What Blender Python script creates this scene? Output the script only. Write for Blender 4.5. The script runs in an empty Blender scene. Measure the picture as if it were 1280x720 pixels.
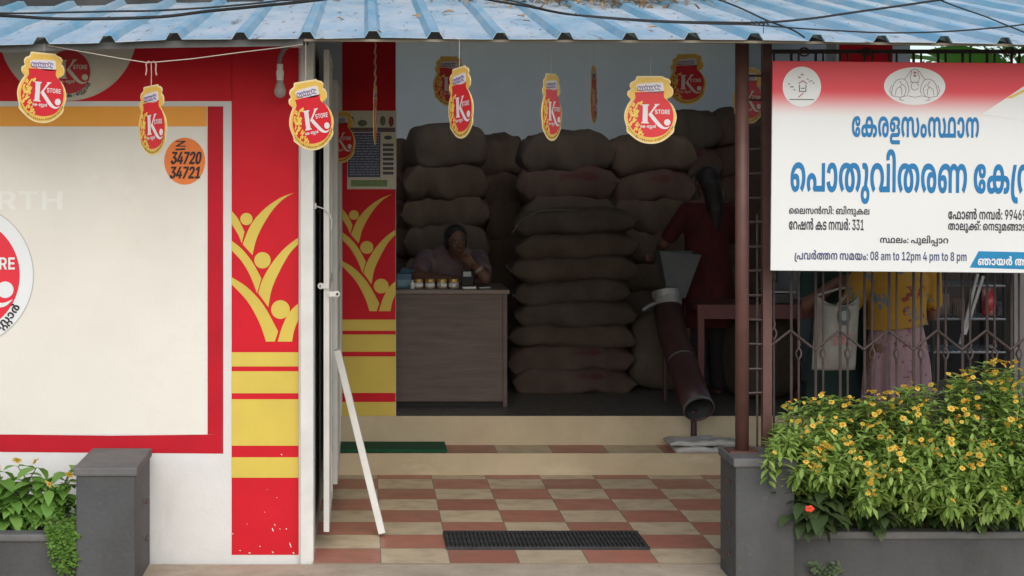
import bpy, bmesh, math, random
from mathutils import Vector, Matrix, noise
R = math.radians
random.seed(7)
C = bpy.context.scene.collection
scene = bpy.context.scene

# ------------------------------------------------------------------ camera, sky, sun, exposure
CAM_H = 1.686                 # eye height above the tiled floor (z = 0)
F = 2220.0                    # focal length in pixels of the 1280 px wide photograph
CX, CY = 456.0, 215.0         # pixel straight ahead of the camera (the photo is a crop: lens shift)
cam_d = bpy.data.cameras.new("camera")
cam = bpy.data.objects.new("camera", cam_d)
C.objects.link(cam)
cam.location = (0, 0, CAM_H)
cam.rotation_euler = (R(90), 0, 0)
cam_d.sensor_width = 36.0
cam_d.lens = F / 1280 * 36.0
cam_d.shift_x = (640 - CX) / 1280
cam_d.shift_y = -(360 - CY) / 1280
cam_d.clip_start = 0.1
cam_d.clip_end = 3000
scene.camera = cam

world = bpy.data.worlds.new("World")
scene.world = world
world.use_nodes = True
wn = world.node_tree
sky = wn.nodes.new("ShaderNodeTexSky")
sky.sky_type = 'NISHITA'
sky.sun_disc = False
SUN_EL, SUN_AZ = 37.0, 176.0           # degrees; the sun stands behind the camera, a little to the left
sky.sun_elevation = R(SUN_EL)
sky.sun_rotation = R(SUN_AZ)
sky.air_density = 1.0
sky.dust_density = 1.8
sky.ozone_density = 1.5
bg = wn.nodes["Background"]
bg.inputs["Strength"].default_value = 0.14
wn.links.new(sky.outputs["Color"], bg.inputs["Color"])

sun_d = bpy.data.lights.new("sun", 'SUN')
sun_d.energy = 0.85
sun_d.angle = R(60)
sun_d.color = (1.0, 0.985, 0.955)
sun = bpy.data.objects.new("sun", sun_d)
C.objects.link(sun)
sd = Vector((math.sin(R(SUN_AZ)) * math.cos(R(SUN_EL)), math.cos(R(SUN_AZ)) * math.cos(R(SUN_EL)), math.sin(R(SUN_EL))))
sun.rotation_euler = (-sd).to_track_quat('-Z', 'Y').to_euler()
sun.location = (0, -5, 20)

scene.view_settings.view_transform = 'Standard'
scene.view_settings.look = 'None'
scene.view_settings.gamma = 1
scene.view_settings.exposure = 0.53
scene.cycles.max_bounces = 10
scene.cycles.diffuse_bounces = 6

# ------------------------------------------------------------------ helpers
def P(px, py, Y):
    return Vector(((px - CX) * Y / F, Y, CAM_H + (CY - py) * Y / F))
def PX(px, Y): return (px - CX) * Y / F
def PZ(py, Y): return CAM_H + (CY - py) * Y / F

ORI = {}
def finish(o, parent, origin):
    C.objects.link(o)
    if parent is not None:
        o.parent = parent
        ORI[o.name] = ORI[parent.name]
    else:
        o.location = origin
        ORI[o.name] = Vector(origin)
    return o
def obj(name, geo, mat, parent=None, origin=None, smooth=False):
    """geo: bmesh or mesh in world coordinates -> one mesh object"""
    if isinstance(geo, bmesh.types.BMesh):
        me = bpy.data.meshes.new(name)
        geo.normal_update()
        geo.to_mesh(me)
        geo.free()
    else:
        me = geo
    me.name = name
    if parent is not None:
        org = ORI[parent.name]
    elif origin is not None:
        org = Vector(origin)
    else:
        lo = [min(v.co[i] for v in me.vertices) for i in range(3)]
        hi = [max(v.co[i] for v in me.vertices) for i in range(3)]
        org = Vector(((lo[0] + hi[0]) / 2, (lo[1] + hi[1]) / 2, lo[2]))
    me.transform(Matrix.Translation(-org))
    for m in (mat if isinstance(mat, (list, tuple)) else [mat]):
        me.materials.append(m)
    if smooth:
        for p in me.polygons: p.use_smooth = True
    return finish(bpy.data.objects.new(name, me), parent, org)
def tag(o, label=None, cat=None, group=None, kind=None):
    if label: o["label"] = label
    if cat: o["category"] = cat
    if group: o["group"] = group
    if kind: o["kind"] = kind
    return o
def thing(name, loc, label, cat, group=None):
    o = bpy.data.objects.new(name, None)
    o.empty_display_size = 0.1
    finish(o, None, Vector(loc))
    return tag(o, label, cat, group)
def dup(root, loc, rot=None, label=None, group=None, scale=None):
    """a copy of a thing with copies of its parts and sub-parts"""
    def rec(o, par):
        c = o.copy(); C.objects.link(c)
        if par is not None: c.parent = par
        for ch in list(o.children): rec(ch, c)
        return c
    c = rec(root, None)
    c.location = loc
    if rot is not None: c.rotation_euler = rot
    if scale is not None: c.scale = scale
    if label: c["label"] = label
    if group: c["group"] = group
    ORI[c.name] = Vector(loc)
    return c

def BM(): return bmesh.new()
def box(bm, x0, x1, y0, y1, z0, z1, mi=0):
    v = [bm.verts.new(p) for p in ((x0,y0,z0),(x1,y0,z0),(x1,y1,z0),(x0,y1,z0),(x0,y0,z1),(x1,y0,z1),(x1,y1,z1),(x0,y1,z1))]
    for f in ((3,2,1,0),(4,5,6,7),(0,1,5,4),(1,2,6,5),(2,3,7,6),(3,0,4,7)):
        fc = bm.faces.new([v[i] for i in f]); fc.material_index = mi
    return v
def bevel(bm, w, seg=2):
    bmesh.ops.bevel(bm, geom=list(bm.edges), offset=w, segments=seg, affect='EDGES', profile=0.6)
    return bm
def frame_axes(d):
    d = d.normalized()
    u = Vector((0, 0, 1)) if abs(d.z) < 0.9 else Vector((1, 0, 0))
    a = d.cross(u).normalized()
    return a, a.cross(d).normalized()
def tube(bm, pts, r, n=8, caps=True, mi=0):
    """sweep a ring along points; r is a number or a list"""
    pts = [Vector(p) for p in pts]
    rs = r if isinstance(r, (list, tuple)) else [r] * len(pts)
    rings = []
    a = None
    for i, p in enumerate(pts):
        d = (pts[min(i + 1, len(pts) - 1)] - pts[max(i - 1, 0)])
        if d.length < 1e-9: d = Vector((0, 0, 1))
        d.normalize()
        if a is None: a, b = frame_axes(d)
        else:
            a = (a - d * a.dot(d))
            a = a.normalized() if a.length > 1e-6 else frame_axes(d)[0]
            b = a.cross(d).normalized()
        rings.append([bm.verts.new(p + (a * math.cos(t) + b * math.sin(t)) * rs[i]) for t in [2 * math.pi * k / n for k in range(n)]])
    for i in range(len(rings) - 1):
        for k in range(n):
            f = bm.faces.new((rings[i][k], rings[i][(k + 1) % n], rings[i + 1][(k + 1) % n], rings[i + 1][k])); f.material_index = mi
    if caps:
        for rg in (rings[0][::-1], rings[-1]):
            f = bm.faces.new(rg); f.material_index = mi
    return rings
def prism(bm, pts, Y, t, mi=0):
    """flat outline (x, z) standing in a plane facing the street, front at Y, thickness t behind"""
    area = sum(pts[i][0] * pts[(i + 1) % len(pts)][1] - pts[(i + 1) % len(pts)][0] * pts[i][1] for i in range(len(pts)))
    if area < 0: pts = pts[::-1]
    fr = [bm.verts.new((x, Y, z)) for x, z in pts]
    bk = [bm.verts.new((x, Y + t, z)) for x, z in pts]
    n = len(pts)
    f = bm.faces.new(fr); f.material_index = mi
    f = bm.faces.new(bk[::-1]); f.material_index = mi
    for i in range(n):
        f = bm.faces.new((fr[i], bk[i], bk[(i + 1) % n], fr[(i + 1) % n])); f.material_index = mi
def rect(x0, y0, x1, y1): return [(x0, y0), (x1, y0), (x1, y1), (x0, y1)]
def circ(cx, cy, rx, ry=None, n=40, a0=0, a1=360):
    ry = rx if ry is None else ry
    m = n if abs(a1 - a0) >= 360 else n + 1
    return [(cx + rx * math.cos(R(a0 + (a1 - a0) * k / n)), cy - ry * math.sin(R(a0 + (a1 - a0) * k / n))) for k in range(m)]
def smooth_poly(pts, corners=(), n=4):
    """Catmull-Rom through a closed outline, sharp at the listed indices"""
    out = []; L = len(pts)
    for i in range(L):
        p0, p1, p2, p3 = pts[i - 1], pts[i], pts[(i + 1) % L], pts[(i + 2) % L]
        if i in corners: p0 = p1
        if (i + 1) % L in corners: p3 = p2
        for k in range(n):
            t = k / n
            out.append(tuple(0.5 * ((2 * p1[j]) + (-p0[j] + p2[j]) * t + (2 * p0[j] - 5 * p1[j] + 4 * p2[j] - p3[j]) * t * t + (-p0[j] + 3 * p1[j] - 3 * p2[j] + p3[j]) * t ** 3) for j in (0, 1)))
    return out
def decal(name, outlines, Y, off, mat, parent, t=0.0012):
    """paint or print of its own shape: photo outlines on the plane at depth Y, standing off mm proud"""
    bm = BM()
    for o in outlines:
        prism(bm, [(PX(x, Y), PZ(y, Y)) for x, y in o], Y - off, t)
    return obj(name, bm, mat, parent)

def glyph_layout(tokens, arc=None):
    x = 0; out = []
    for tk in tokens.split():
        if tk == '_': x += 260; continue
        g = GLYPHS[tk].split(';')
        for c in g[1:]:
            p = [tuple(int(v) for v in q.split()) for q in c.split(',')]
            px, py = p[0]; pts = [(px + x, py)]
            for dx, dy in p[1:]:
                px += dx; py += dy; pts.append((px + x, py))
            if pts[0] == pts[-1]: pts.pop()
            out.append((pts, x + int(g[0]) / 2))
        x += int(g[0])
    return out
from mathutils.geometry import delaunay_2d_cdt
def fill_mesh(contours, name='lettering'):
    """closed contours in (x, z), overlaps allowed -> flat filled mesh facing the street (non-zero winding keeps the counters open)"""
    V, E = [], []
    for pts in contours:
        b0 = len(V); n = len(pts)
        V += [Vector((x, z)) for x, z in pts]
        E += [(b0 + k, b0 + (k + 1) % n) for k in range(n)]
    sc = 1.0 / max(1e-6, max(v.x for v in V) - min(v.x for v in V))
    o0 = V[0].copy()
    vs, es, fs = delaunay_2d_cdt([(v - o0) * sc * 100 for v in V], E, [], 0, 1e-5)[:3]
    polys = [[((x - o0.x) * sc * 100, (z - o0.y) * sc * 100) for x, z in pts] for pts in contours]
    boxes = [(min(p[0] for p in q), max(p[0] for p in q), min(p[1] for p in q), max(p[1] for p in q)) for q in polys]
    keep = []
    for f in fs:
        cx_ = sum(vs[i].x for i in f) / len(f); cy_ = sum(vs[i].y for i in f) / len(f); w = 0
        for q, (x0, x1, y0, y1) in zip(polys, boxes):
            if not (x0 <= cx_ <= x1 and y0 <= cy_ <= y1): continue
            xa, ya = q[-1]
            for xb, yb in q:
                if (ya <= cy_) != (yb <= cy_):
                    t = (cy_ - ya) / (yb - ya)
                    if xa + t * (xb - xa) > cx_: w += 1 if yb > ya else -1
                xa, ya = xb, yb
        if w: keep.append(tuple(f))
    me = bpy.data.meshes.new(name)
    me.from_pydata([(v.x / sc / 100 + o0.x, 0.0, v.y / sc / 100 + o0.y) for v in vs], [], keep)
    bm = bmesh.new(); bm.from_mesh(me)
    bmesh.ops.delete(bm, geom=[v for v in bm.verts if not v.link_faces], context='VERTS')
    for f in bm.faces:
        f.normal_update()
        if f.normal.y > 0: f.normal_flip()
    bm.to_mesh(me); bm.free()
    return me
def text(name, tokens, bbox, Y, off, mat, parent, bold=0.0, slant=0.0):
    """a line of lettering fitted to the photo box (x0, top, x1, bottom)"""
    g = [c for c, _ in glyph_layout(tokens)]
    xs = [p[0] for c in g for p in c]; ys = [p[1] for c in g for p in c]
    X0, X1, Y0, Y1 = min(xs), max(xs), min(ys), max(ys)
    x0, yt, x1, yb = bbox
    cs = []
    for c in g:
        cs.append([(PX(x0 + (x1 - x0) * (x - X0) / (X1 - X0) + slant * (y - Y0), Y), PZ(yb + (yt - yb) * (y - Y0) / (Y1 - Y0), Y)) for x, y in c])
    me = fill_mesh(cs, name)
    me.transform(Matrix.Translation((0, Y - off, 0)))
    return obj(name, me, mat, parent)

# ------------------------------------------------------------------ materials
MATS = {}
def mat(name, col, col2=None, scale=6.0, detail=5.0, lo=0.35, hi=0.65, rough=0.7, rough2=None, bump=0.0, bscale=60.0, metal=0.0, stretch=(1, 1, 1), spec=0.4, sheen=0.0):
    """Principled with a noise-driven second tone and bump, in object space"""
    if name in MATS: return MATS[name]
    m = bpy.data.materials.new(name); m.use_nodes = True
    nt = m.node_tree; b = nt.nodes["Principled BSDF"]
    b.inputs["Roughness"].default_value = rough
    b.inputs["Metallic"].default_value = metal
    b.inputs["Specular IOR Level"].default_value = spec
    if sheen: b.inputs["Sheen Weight"].default_value = sheen
    tc = nt.nodes.new("ShaderNodeTexCoord")
    mp = nt.nodes.new("ShaderNodeMapping"); mp.inputs["Scale"].default_value = stretch
    nt.links.new(tc.outputs["Object"], mp.inputs["Vector"])
    if col2 is None: col2 = tuple(c * 0.86 for c in col)
    nz = nt.nodes.new("ShaderNodeTexNoise"); nz.inputs["Scale"].default_value = scale; nz.inputs["Detail"].default_value = detail; nz.inputs["Roughness"].default_value = 0.62
    nt.links.new(mp.outputs["Vector"], nz.inputs["Vector"])
    rp = nt.nodes.new("ShaderNodeValToRGB")
    rp.color_ramp.elements[0].position = lo; rp.color_ramp.elements[0].color = (*col, 1)
    rp.color_ramp.elements[1].position = hi; rp.color_ramp.elements[1].color = (*col2, 1)
    nt.links.new(nz.outputs["Fac"], rp.inputs["Fac"])
    nt.links.new(rp.outputs["Color"], b.inputs["Base Color"])
    if rough2 is not None:
        mr = nt.nodes.new("ShaderNodeMapRange"); mr.inputs["To Min"].default_value = rough; mr.inputs["To Max"].default_value = rough2
        nt.links.new(nz.outputs["Fac"], mr.inputs["Value"]); nt.links.new(mr.outputs["Result"], b.inputs["Roughness"])
    if bump:
        n2 = nt.nodes.new("ShaderNodeTexNoise"); n2.inputs["Scale"].default_value = bscale; n2.inputs["Detail"].default_value = 4
        nt.links.new(mp.outputs["Vector"], n2.inputs["Vector"])
        bp = nt.nodes.new("ShaderNodeBump"); bp.inputs["Strength"].default_value = bump; bp.inputs["Distance"].default_value = 0.01
        nt.links.new(n2.outputs["Fac"], bp.inputs["Height"]); nt.links.new(bp.outputs["Normal"], b.inputs["Normal"])
    MATS[name] = m
    return m
def nodes(m): return m.node_tree.nodes, m.node_tree.links, m.node_tree.nodes["Principled BSDF"]
def base_socket(m): return m.node_tree.nodes["Principled BSDF"].inputs["Base Color"].links[0].from_socket
def overlay(m, kind, scale, lo, hi, col, stretch=(1, 1, 1), loc=(0, 0, 0)):
    """spots, stains or chips of a second colour laid over a material"""
    ns, ls, b = nodes(m)
    src = base_socket(m)
    tc = ns.new("ShaderNodeTexCoord"); mp = ns.new("ShaderNodeMapping")
    mp.inputs["Scale"].default_value = stretch; mp.inputs["Location"].default_value = loc
    ls.new(tc.outputs["Object"], mp.inputs["Vector"])
    if kind == 'noise':
        t = ns.new("ShaderNodeTexNoise"); t.inputs["Detail"].default_value = 6; t.inputs["Roughness"].default_value = 0.65; out = t.outputs["Fac"]
    else:
        t = ns.new("ShaderNodeTexVoronoi"); out = t.outputs["Distance"]
        wz = ns.new("ShaderNodeTexNoise"); wz.inputs["Scale"].default_value = scale * 3.2; wz.inputs["Detail"].default_value = 2
        ls.new(tc.outputs["Object"], wz.inputs["Vector"])
        va = ns.new("ShaderNodeVectorMath"); va.operation = 'MULTIPLY_ADD'; va.inputs[1].default_value = (0.16, 0.16, 0.16)
        ls.new(wz.outputs["Color"], va.inputs[0]); ls.new(mp.outputs["Vector"], va.inputs[2])
    t.inputs["Scale"].default_value = scale
    ls.new(mp.outputs["Vector"] if kind == 'noise' else va.outputs[0], t.inputs["Vector"])
    mr = ns.new("ShaderNodeMapRange"); mr.inputs["From Min"].default_value = lo; mr.inputs["From Max"].default_value = hi
    ls.new(out, mr.inputs["Value"])
    mx = ns.new("ShaderNodeMix"); mx.data_type = 'RGBA'
    ls.new(mr.outputs["Result"], mx.inputs[0]); ls.new(src, mx.inputs[6]); mx.inputs[7].default_value = (*col, 1)
    ls.new(mx.outputs[2], b.inputs["Base Color"])
    return m

# glyph outlines (advance; contours as start point and steps, 1000 units per em)
GLYPHS = {
'േ': '671;402 -12,-51 2,-49 6,-46 9,-43 13,-39 18,-35 22,-31 26,-26 31,-21 36,-16 40,-9 45,-3 50,3 48,10 44,16 39,21 34,27 31,31 25,36 22,39 18,43 13,47 10,48 5,51 2,54 -2,45 -7,38 -11,30 -16,24 -18,18 -21,12 -23,8 -25,2 -26,-2 -29,-8 -26,-11 -22,-17 -19,-20 -15,-25 -12,-28 -9,-32 -5,-35 -2,-41 3,-35 6,-28 10,-23 14,-18 16,-12 19,-9 21,-5 22,-2 23,1 13,2 13,4 13,4 12,4 10,5 9,143 17,-11 -9,-9 -11,-8 -12,-7 -13,-3 -15,-1 -15,1 -14,3 -12,6 -10,8 -7,11 -4,15 -2,13 1,12 4,8 6,6 8,3 9,1 11,-2 15,-6 12,-10 10,-14 7,-16 4,-19 1,-11 0,-10 0,-10 0,-10 0,-10 -1,-8 -1,-35 -4,-31 -9,-28 -14,-23 -18,-20 -22,-15 -26,-11 -29,-7 -31,-2 -34,2 -34,6 -32,10 -29,14 -26,18 -23,23 -18,27 -14,31 -10,36 -5,7 0,9 -1,9 -1,10 0,11 -1,10 0,15 1,12 2,11 4,10 5,7 6,6 7,4 8,3 8,1 9,-1 11,-3 9,-6 8,-7 7,-10 3,-13 2,-15 -2,-11 -4,-10 -8,-6 -10,-4 -12,-1 -14,1 -14,3 -13,5 -13,7 -12,9 -11,11 -10,-143 20,-4 8,-3 9,-4 11,-3 12,-2 13,-1 12,2 24,6 23,8 21,13 19,18 16,23 13,29 10,35 6,41 2,35 -1,31 -5,27 -9,25 -12,20 -15,16 -20,12 -22,7 -27,3 -31,-3 -25,-8 -25,-13 -23,-18 -20,-25 -18,-30 -16,-37 -11,-43 -7',
'ക': '1179;240 -12,-62 5,-53 16,-42 25,-30 36,-19 43,-6 51,3 32,7 29,13 26,17 22,20 19,23 16,19 11,21 9,22 7,24 6,27 5,30 3,34 2,39 1,43 1,459 0,57 -1,49 -3,42 -5,36 -9,34 -12,30 -16,21 -15,18 -19,15 -21,11 -25,7 -30,2 -33,-6 -54,-20 -43,-32 -35,-43 -24,-51 -15,-58 -5,-16 0,-15 1,-16 2,-15 2,-15 3,-16 3,27 112,8 -2,8 -2,8 -1,9 -1,8 -1,9 0,19 2,16 5,13 9,9 12,6 15,2 17,-1 13,-3 11,-5 10,-6 8,-7 7,-9 6,-14 7,-15 5,-18 3,-21 1,-26 1,-31 1,-508 0,-28 -1,-24 -1,-19 -2,-15 -4,-15 -5,-12 -7,-7 -6,-7 -7,-5 -8,-4 -9,-3 -10,-1 -11,1 -13,3 -12,5 -10,6 -9,9 -7,11 -5,12 -4,15 -2,17 -1,18 1,18 4,19 5,19 8,19 11,20 15,67 -102,-22 -13,-21 -11,-21 -10,-21 -7,-21 -6,-22 -5,-24 -3,-25 -1;593 577,63 -4,55 -12,46 -21,38 -28,30 -34,23 -41,16 -46,9 -51,3 -55,-3 -60,-11 -54,-18 -48,-25 -41,-32 -33,-38 -27,-45 -19,-52 -11,-58 -4,-46 2,-43 7,-39 12,-34 17,-30 21,-26 26,-20 28,-17 31,-13 34,-10 37,-6 40,-2 42,9 85,24 72,40 58,56 43,71 26;593 461,-38 -5,-31 -15,-23 -26,-16 -35,-10 -45,-4 -53,2 -35,4 -31,8 -29,10 -25,13 -20,17 -17,19 -11,23 -7,26 -3,25 3,22 6,19 12,17 16,13 20,11 25,7 29,5 32,1 37,-1 36,-5 33,-7 28,-10 24,-14 20,-16 16,-19 11,-22 7',
'ര': '839;406 577,65 -3,59 -9,53 -15,47 -20,41 -25,36 -29,30 -33,25 -36,19 -40,13 -42,8 -43,3 -46,-3 -52,-10 -45,-17 -40,-22 -34,-29 -28,-35 -21,-40 -16,-45 -9,-51 -3,-51 3,-44 10,-37 17,-31 22,-24 27,-19 31,-13 34,-8 36,-3 38,6 57,18 50,29 41,41 31,50 19,60 6,40 -3,35 -10,33 -17,28 -22,25 -26,20 -29,16 -32,10 -33,5 -34,-64 1,-5 16,-6 16,-9 15,-10 14,-12 12,-13 10,-16 8,-17 5,-19 2,-26 -3,-21 -9,-16 -14,-11 -20,-7 -24,-3 -30,1 -20,3 -17,5 -16,7 -14,8 -11,10 -9,12 -7,13 -4,15 -1,17 2,15 5,14 7,11 12,10 15,7 18,6 22,3 26,1 29,0 10,-1 11,-1 11,-1 12,-1 11,-2 11,0 3,0 4,0 5,1 4,-1 4,-1 3,-6 23,-11 22,-16 20,-20 18,-24 16,-28 13,-33 10,-36 6,-41 2,-45 -2,-40 -7,-34 -12,-29 -17,-24 -20,-18 -25,-13 -28,-8 -32,-3 -35,2 -28,3 -26,7 -25,8 -24,11 -23,14 -22,15 -22,18 -22,20 -23,-118 -78,-28 26,-26 27,-23 28,-21 30,-18 32,-15 33,-10 37,-7 39,-2 42,2 37,7 36,11 35,16 34,21 32,27 29,32 26,38 23,44 18,51 14,57 9',
'ള': '800;415 463,-30 0,-29 -2,-27 -3,-25 -3,-23 -5,-21 -6,-19 -8,-17 -8,-15 -10,-12 -12,-10 -12,-8 -13,-3 -4,-1 -4,-1 -4,0 -3,0 -5,-1 -4,-1 -5,-1 -6,-1 -7,0 -8,-1 -8,0 -10,2 -23,6 -20,9 -16,13 -11,15 -8,18 -2,18 2,14 5,11 9,7 12,4 13,2 14,-1 11,-2 10,-4 8,-5 7,-6 7,-7 5,-9 3,-11 2,-12 1,-17 -1,-17 -3,-15 -4,-16 -6,-16 -7,-16 -8,-67 26,13 13,17 14,20 14,22 13,24 12,25 11,27 8,27 5,26 1,37 -2,32 -6,27 -11,23 -14,19 -17,14 -20,10 -23,6 -24,2 -25,-2 -28,-7 -26,-11 -24,-15 -22,-22 -19,-27 -16,-32 -12,-40 -7,-47 -2,-37 2,-34 8,-32 13,-28 17,-24 23,-19 26,-15 31,-9 35,-2 39,2 32,7 32,13 30,17 29,23 27,29 24,35 22,41 19,47 16,54 11,60 7,67 2,71 -2,62 -6,52 -11,44 -15,36 -19,27 -23,20 -27,11 -31,4 -34,-3 -28,-8 -25,-14 -22,-19 -20,-25 -17,-29 -14,-35 -12,-39 -10,-44 -7,-46 64,0 23,9 0,16 1,13 0,12 2,10 2,9 4,8 4,6 5,5 5,3 6,3 7,1 7,1 9,-2 14,-5 13,-9 11,-13 9,-18 8,-23 7,-29 4,-35 3;768 159,-2 -24,-5 -22,-7 -20,-10 -18,-13 -17,-14 -14,-14 -11,-16 -9,-17 -7,-20 -5,-22 -5,-24 -3,-29 -2,-32 -2,-37 0,-195 0,-23 0,-19 -1,-13 -1,-11 -2,-8 -2,-8 -3,-7 -4,-5 -4,-4 -5,-3 -6,-1 -6,-1 -7,0 -6,2 -6,2 -6,3 -5,4 -5,5 -4,8 -4,9 -3,12 -2,14 -2,20 -1,24 -1,440 0,0 -117,-456 0,-39 0,-36 3,-32 4,-28 6,-26 9,-23 11,-20 14,-18 16,-14 20,-10 22,-6 24,-2 27,1 27,6 24,9 22,12 19,16 17,19 15,15 9,15 7,16 6,18 5,21 5,22 3,25 2,27 1,31 1,195 0,24 0,20 1,16 2,13 3,11 4,9 5,6 5,5 5,4 7,2 7,2 8,1 8,-1 10,-2 9,-3 7,-5 7,-6 6,-7 6,-7 3,-9 3,-10 3,-12 1,-15 1,-17 0,-13 0,0 105,117 -21,51 -16,40 -20,29 -24,20 -28,12 -30',
'സ': '1364;700 577,37 -1,33 -5,31 -9,28 -11,26 -16,23 -18,16 -16,13 -17,12 -19,9 -21,8 -23,6 -25,4 -28,2 -30,1 -33,0 -37,1 -32,1 -27,3 -23,5 -20,7 -16,9 -15,8 -8,10 -8,11 -6,12 -4,15 -2,16 -1,20 2,18 5,18 9,16 13,13 17,11 22,9 27,5 33,2 38,-1 27,-3 25,-6 25,-7 24,-10 25,-12 24,-15 25,-17 26,-21 26,120 79,29 -31,26 -32,22 -31,19 -32,16 -33,12 -35,9 -37,6 -39,2 -42,-4 -53,-12 -49,-19 -44,-26 -39,-32 -32,-39 -26,-45 -20,-50 -11,-56 -4,-43 2,-39 5,-34 9,-30 12,-27 15,-23 19,-15 16,-14 18,-11 20,-9 22,-8 24,-5 27,-4 28,-3 31,-1 33,0 21,0 36,-2 30,-3 24,-4 19,-7 17,-10 14,-8 9,-9 7,-10 6,-13 4,-14 3,-15 1,-15 -1,-13 -2,-12 -4,-11 -5,-9 -6,-9 -8,-9 -13,-7 -15,-5 -17,-4 -21,-1 -25,-1 -31,0 -312,-167 0,0 315,0 30,-2 24,-2 20,-5 16,-6 14,-9 12,-8 9,-9 7,-11 6,-12 4,-13 2,-13 1,-22 -2,-20 -6,-20 -9,-18 -14,-16 -18,-12 -23,-10 -27,-6 -32,-2 -37,1 -26,3 -25,5 -24,8 -24,9 -24,13 -25,15 -25,17 -26,21 -27,-121 -78,-28 32,-26 31,-22 32,-20 32,-16 33,-12 35,-9 36,-5 39,-2 41,4 51,11 48,18 44,25 39,31 33,39 27,44 20,50 12,55 4,42 -2,37 -6,33 -10,31 -14,29 -20,29 -24,-14 -3,27 24,28 20,30 15,33 11,38 7',
'ം': '517;259 -12,-47 3,-41 8,-37 14,-32 18,-26 23,-21 27,-15 31,-9 34,-3 36,3 37,10 34,16 31,21 27,27 23,32 18,36 14,40 8,44 3,46 -3,41 -8,36 -13,32 -18,27 -23,22 -27,15 -30,10 -35,3 -38,-3 -37,-9 -34,-16 -31,-21 -27,-27 -23,-32 -18,-36 -13,-41 -8;257 264,-20 -2,-18 -7,-16 -11,-13 -16,-7 -21,-2 -26,2 -23,7 -20,13 -16,16 -12,18 -7,22 -2,21 2,18 7,16 11,13 16,7 20,3 25,-3 25,-7 21,-13 16,-16 11,-19 7',
'സ്ഥ': '2088;1578 0,-491 0,183 111,11 1,13 1,15 1,16 1,15 0,15 1,13 0,12 0,10 0,178 0;1742 577,45 -2,41 -6,39 -10,34 -14,31 -18,27 -22,23 -25,19 -29,14 -31,10 -37,6 -44,2 -50,0 -289,-581 0,0 284,1 37,3 33,4 29,7 26,8 23,11 21,12 19,14 18,17 17,27 21,30 18,35 13,37 10,41 6;1745 460,-20 -1,-18 -3,-15 -4,-15 -7,-12 -8,-12 -11,-10 -14,-9 -17,-7 -19,-5 -24,-3 -31,-1 -37,0 -168,249 0,0 162,-1 39,-2 32,-5 25,-7 21,-8 17,-10 15,-11 10,-12 8,-13 7,-16 4,-17 3;700 577,37 -1,33 -5,31 -9,28 -11,26 -16,23 -18,16 -16,13 -17,12 -19,9 -21,8 -23,6 -25,4 -28,2 -30,1 -33,0 -37,1 -32,1 -27,3 -23,5 -20,7 -16,9 -15,8 -8,10 -8,11 -6,12 -4,15 -2,16 -1,20 2,18 5,18 9,16 13,13 17,11 22,9 27,5 33,2 38,-1 27,-3 25,-6 25,-7 24,-10 25,-12 24,-15 25,-17 26,-21 26,120 79,29 -31,26 -32,22 -31,19 -32,16 -33,12 -35,9 -37,6 -39,2 -42,-4 -53,-12 -49,-19 -44,-26 -39,-32 -32,-39 -26,-45 -20,-50 -11,-56 -4,-43 2,-39 5,-34 9,-30 12,-27 15,-23 19,-15 16,-14 18,-11 20,-9 22,-8 24,-5 27,-4 28,-3 31,-1 33,0 21,0 36,-2 30,-3 24,-4 19,-7 17,-10 14,-8 9,-9 7,-10 6,-13 4,-14 3,-15 1,-15 -1,-13 -2,-12 -4,-11 -5,-9 -6,-9 -8,-9 -13,-7 -15,-5 -17,-4 -21,-1 -25,-1 -31,0 -312,-167 0,0 315,0 30,-2 24,-2 20,-5 16,-6 14,-9 12,-8 9,-9 7,-11 6,-12 4,-13 2,-13 1,-22 -2,-20 -6,-20 -9,-18 -14,-16 -18,-12 -23,-10 -27,-6 -32,-2 -37,1 -26,3 -25,5 -24,8 -24,9 -24,13 -25,15 -25,17 -26,21 -27,-121 -78,-28 32,-26 31,-22 32,-20 32,-16 33,-12 35,-9 36,-5 39,-2 41,4 51,11 48,18 44,25 39,31 33,39 27,44 20,50 12,55 4,42 -2,37 -6,33 -10,31 -14,29 -20,29 -24,-14 -3,27 24,28 20,30 15,33 11,38 7',
'ാ': '594;556 285,-1 -39,-5 -37,-7 -37,-10 -34,-15 -32,-18 -29,-24 -26,-28 -21,-33 -18,-38 -13,-45 -8,-51 -3,-45 2,-39 6,-34 10,-30 13,-25 15,-22 18,-18 20,-15 21,-11 23,-10 23,-8 23,-6 22,170 29,5 -18,6 -18,7 -17,7 -15,10 -14,11 -11,14 -9,16 -6,20 -1,22 2,20 8,16 12,14 17,10 21,8 24,6 29,3 31,2 34,-2 35,-3 31,-6 29,-8 24,-10 21,-13 17,-16 13,-19 7,-22 3,-18 -2,-16 -5,-13 -9,-12 -11,-10 -14,-8 -15,-7 -17,-6 -17,-5 -19,-171 29,9 24,10 23,11 23,14 22,16 21,20 20,22 18,25 15,30 12,33 10,39 6,42 1,49 -2,42 -8,37 -14,32 -17,27 -22,23 -26,18 -29,14 -31,10 -34,7 -35,5 -37',
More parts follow.
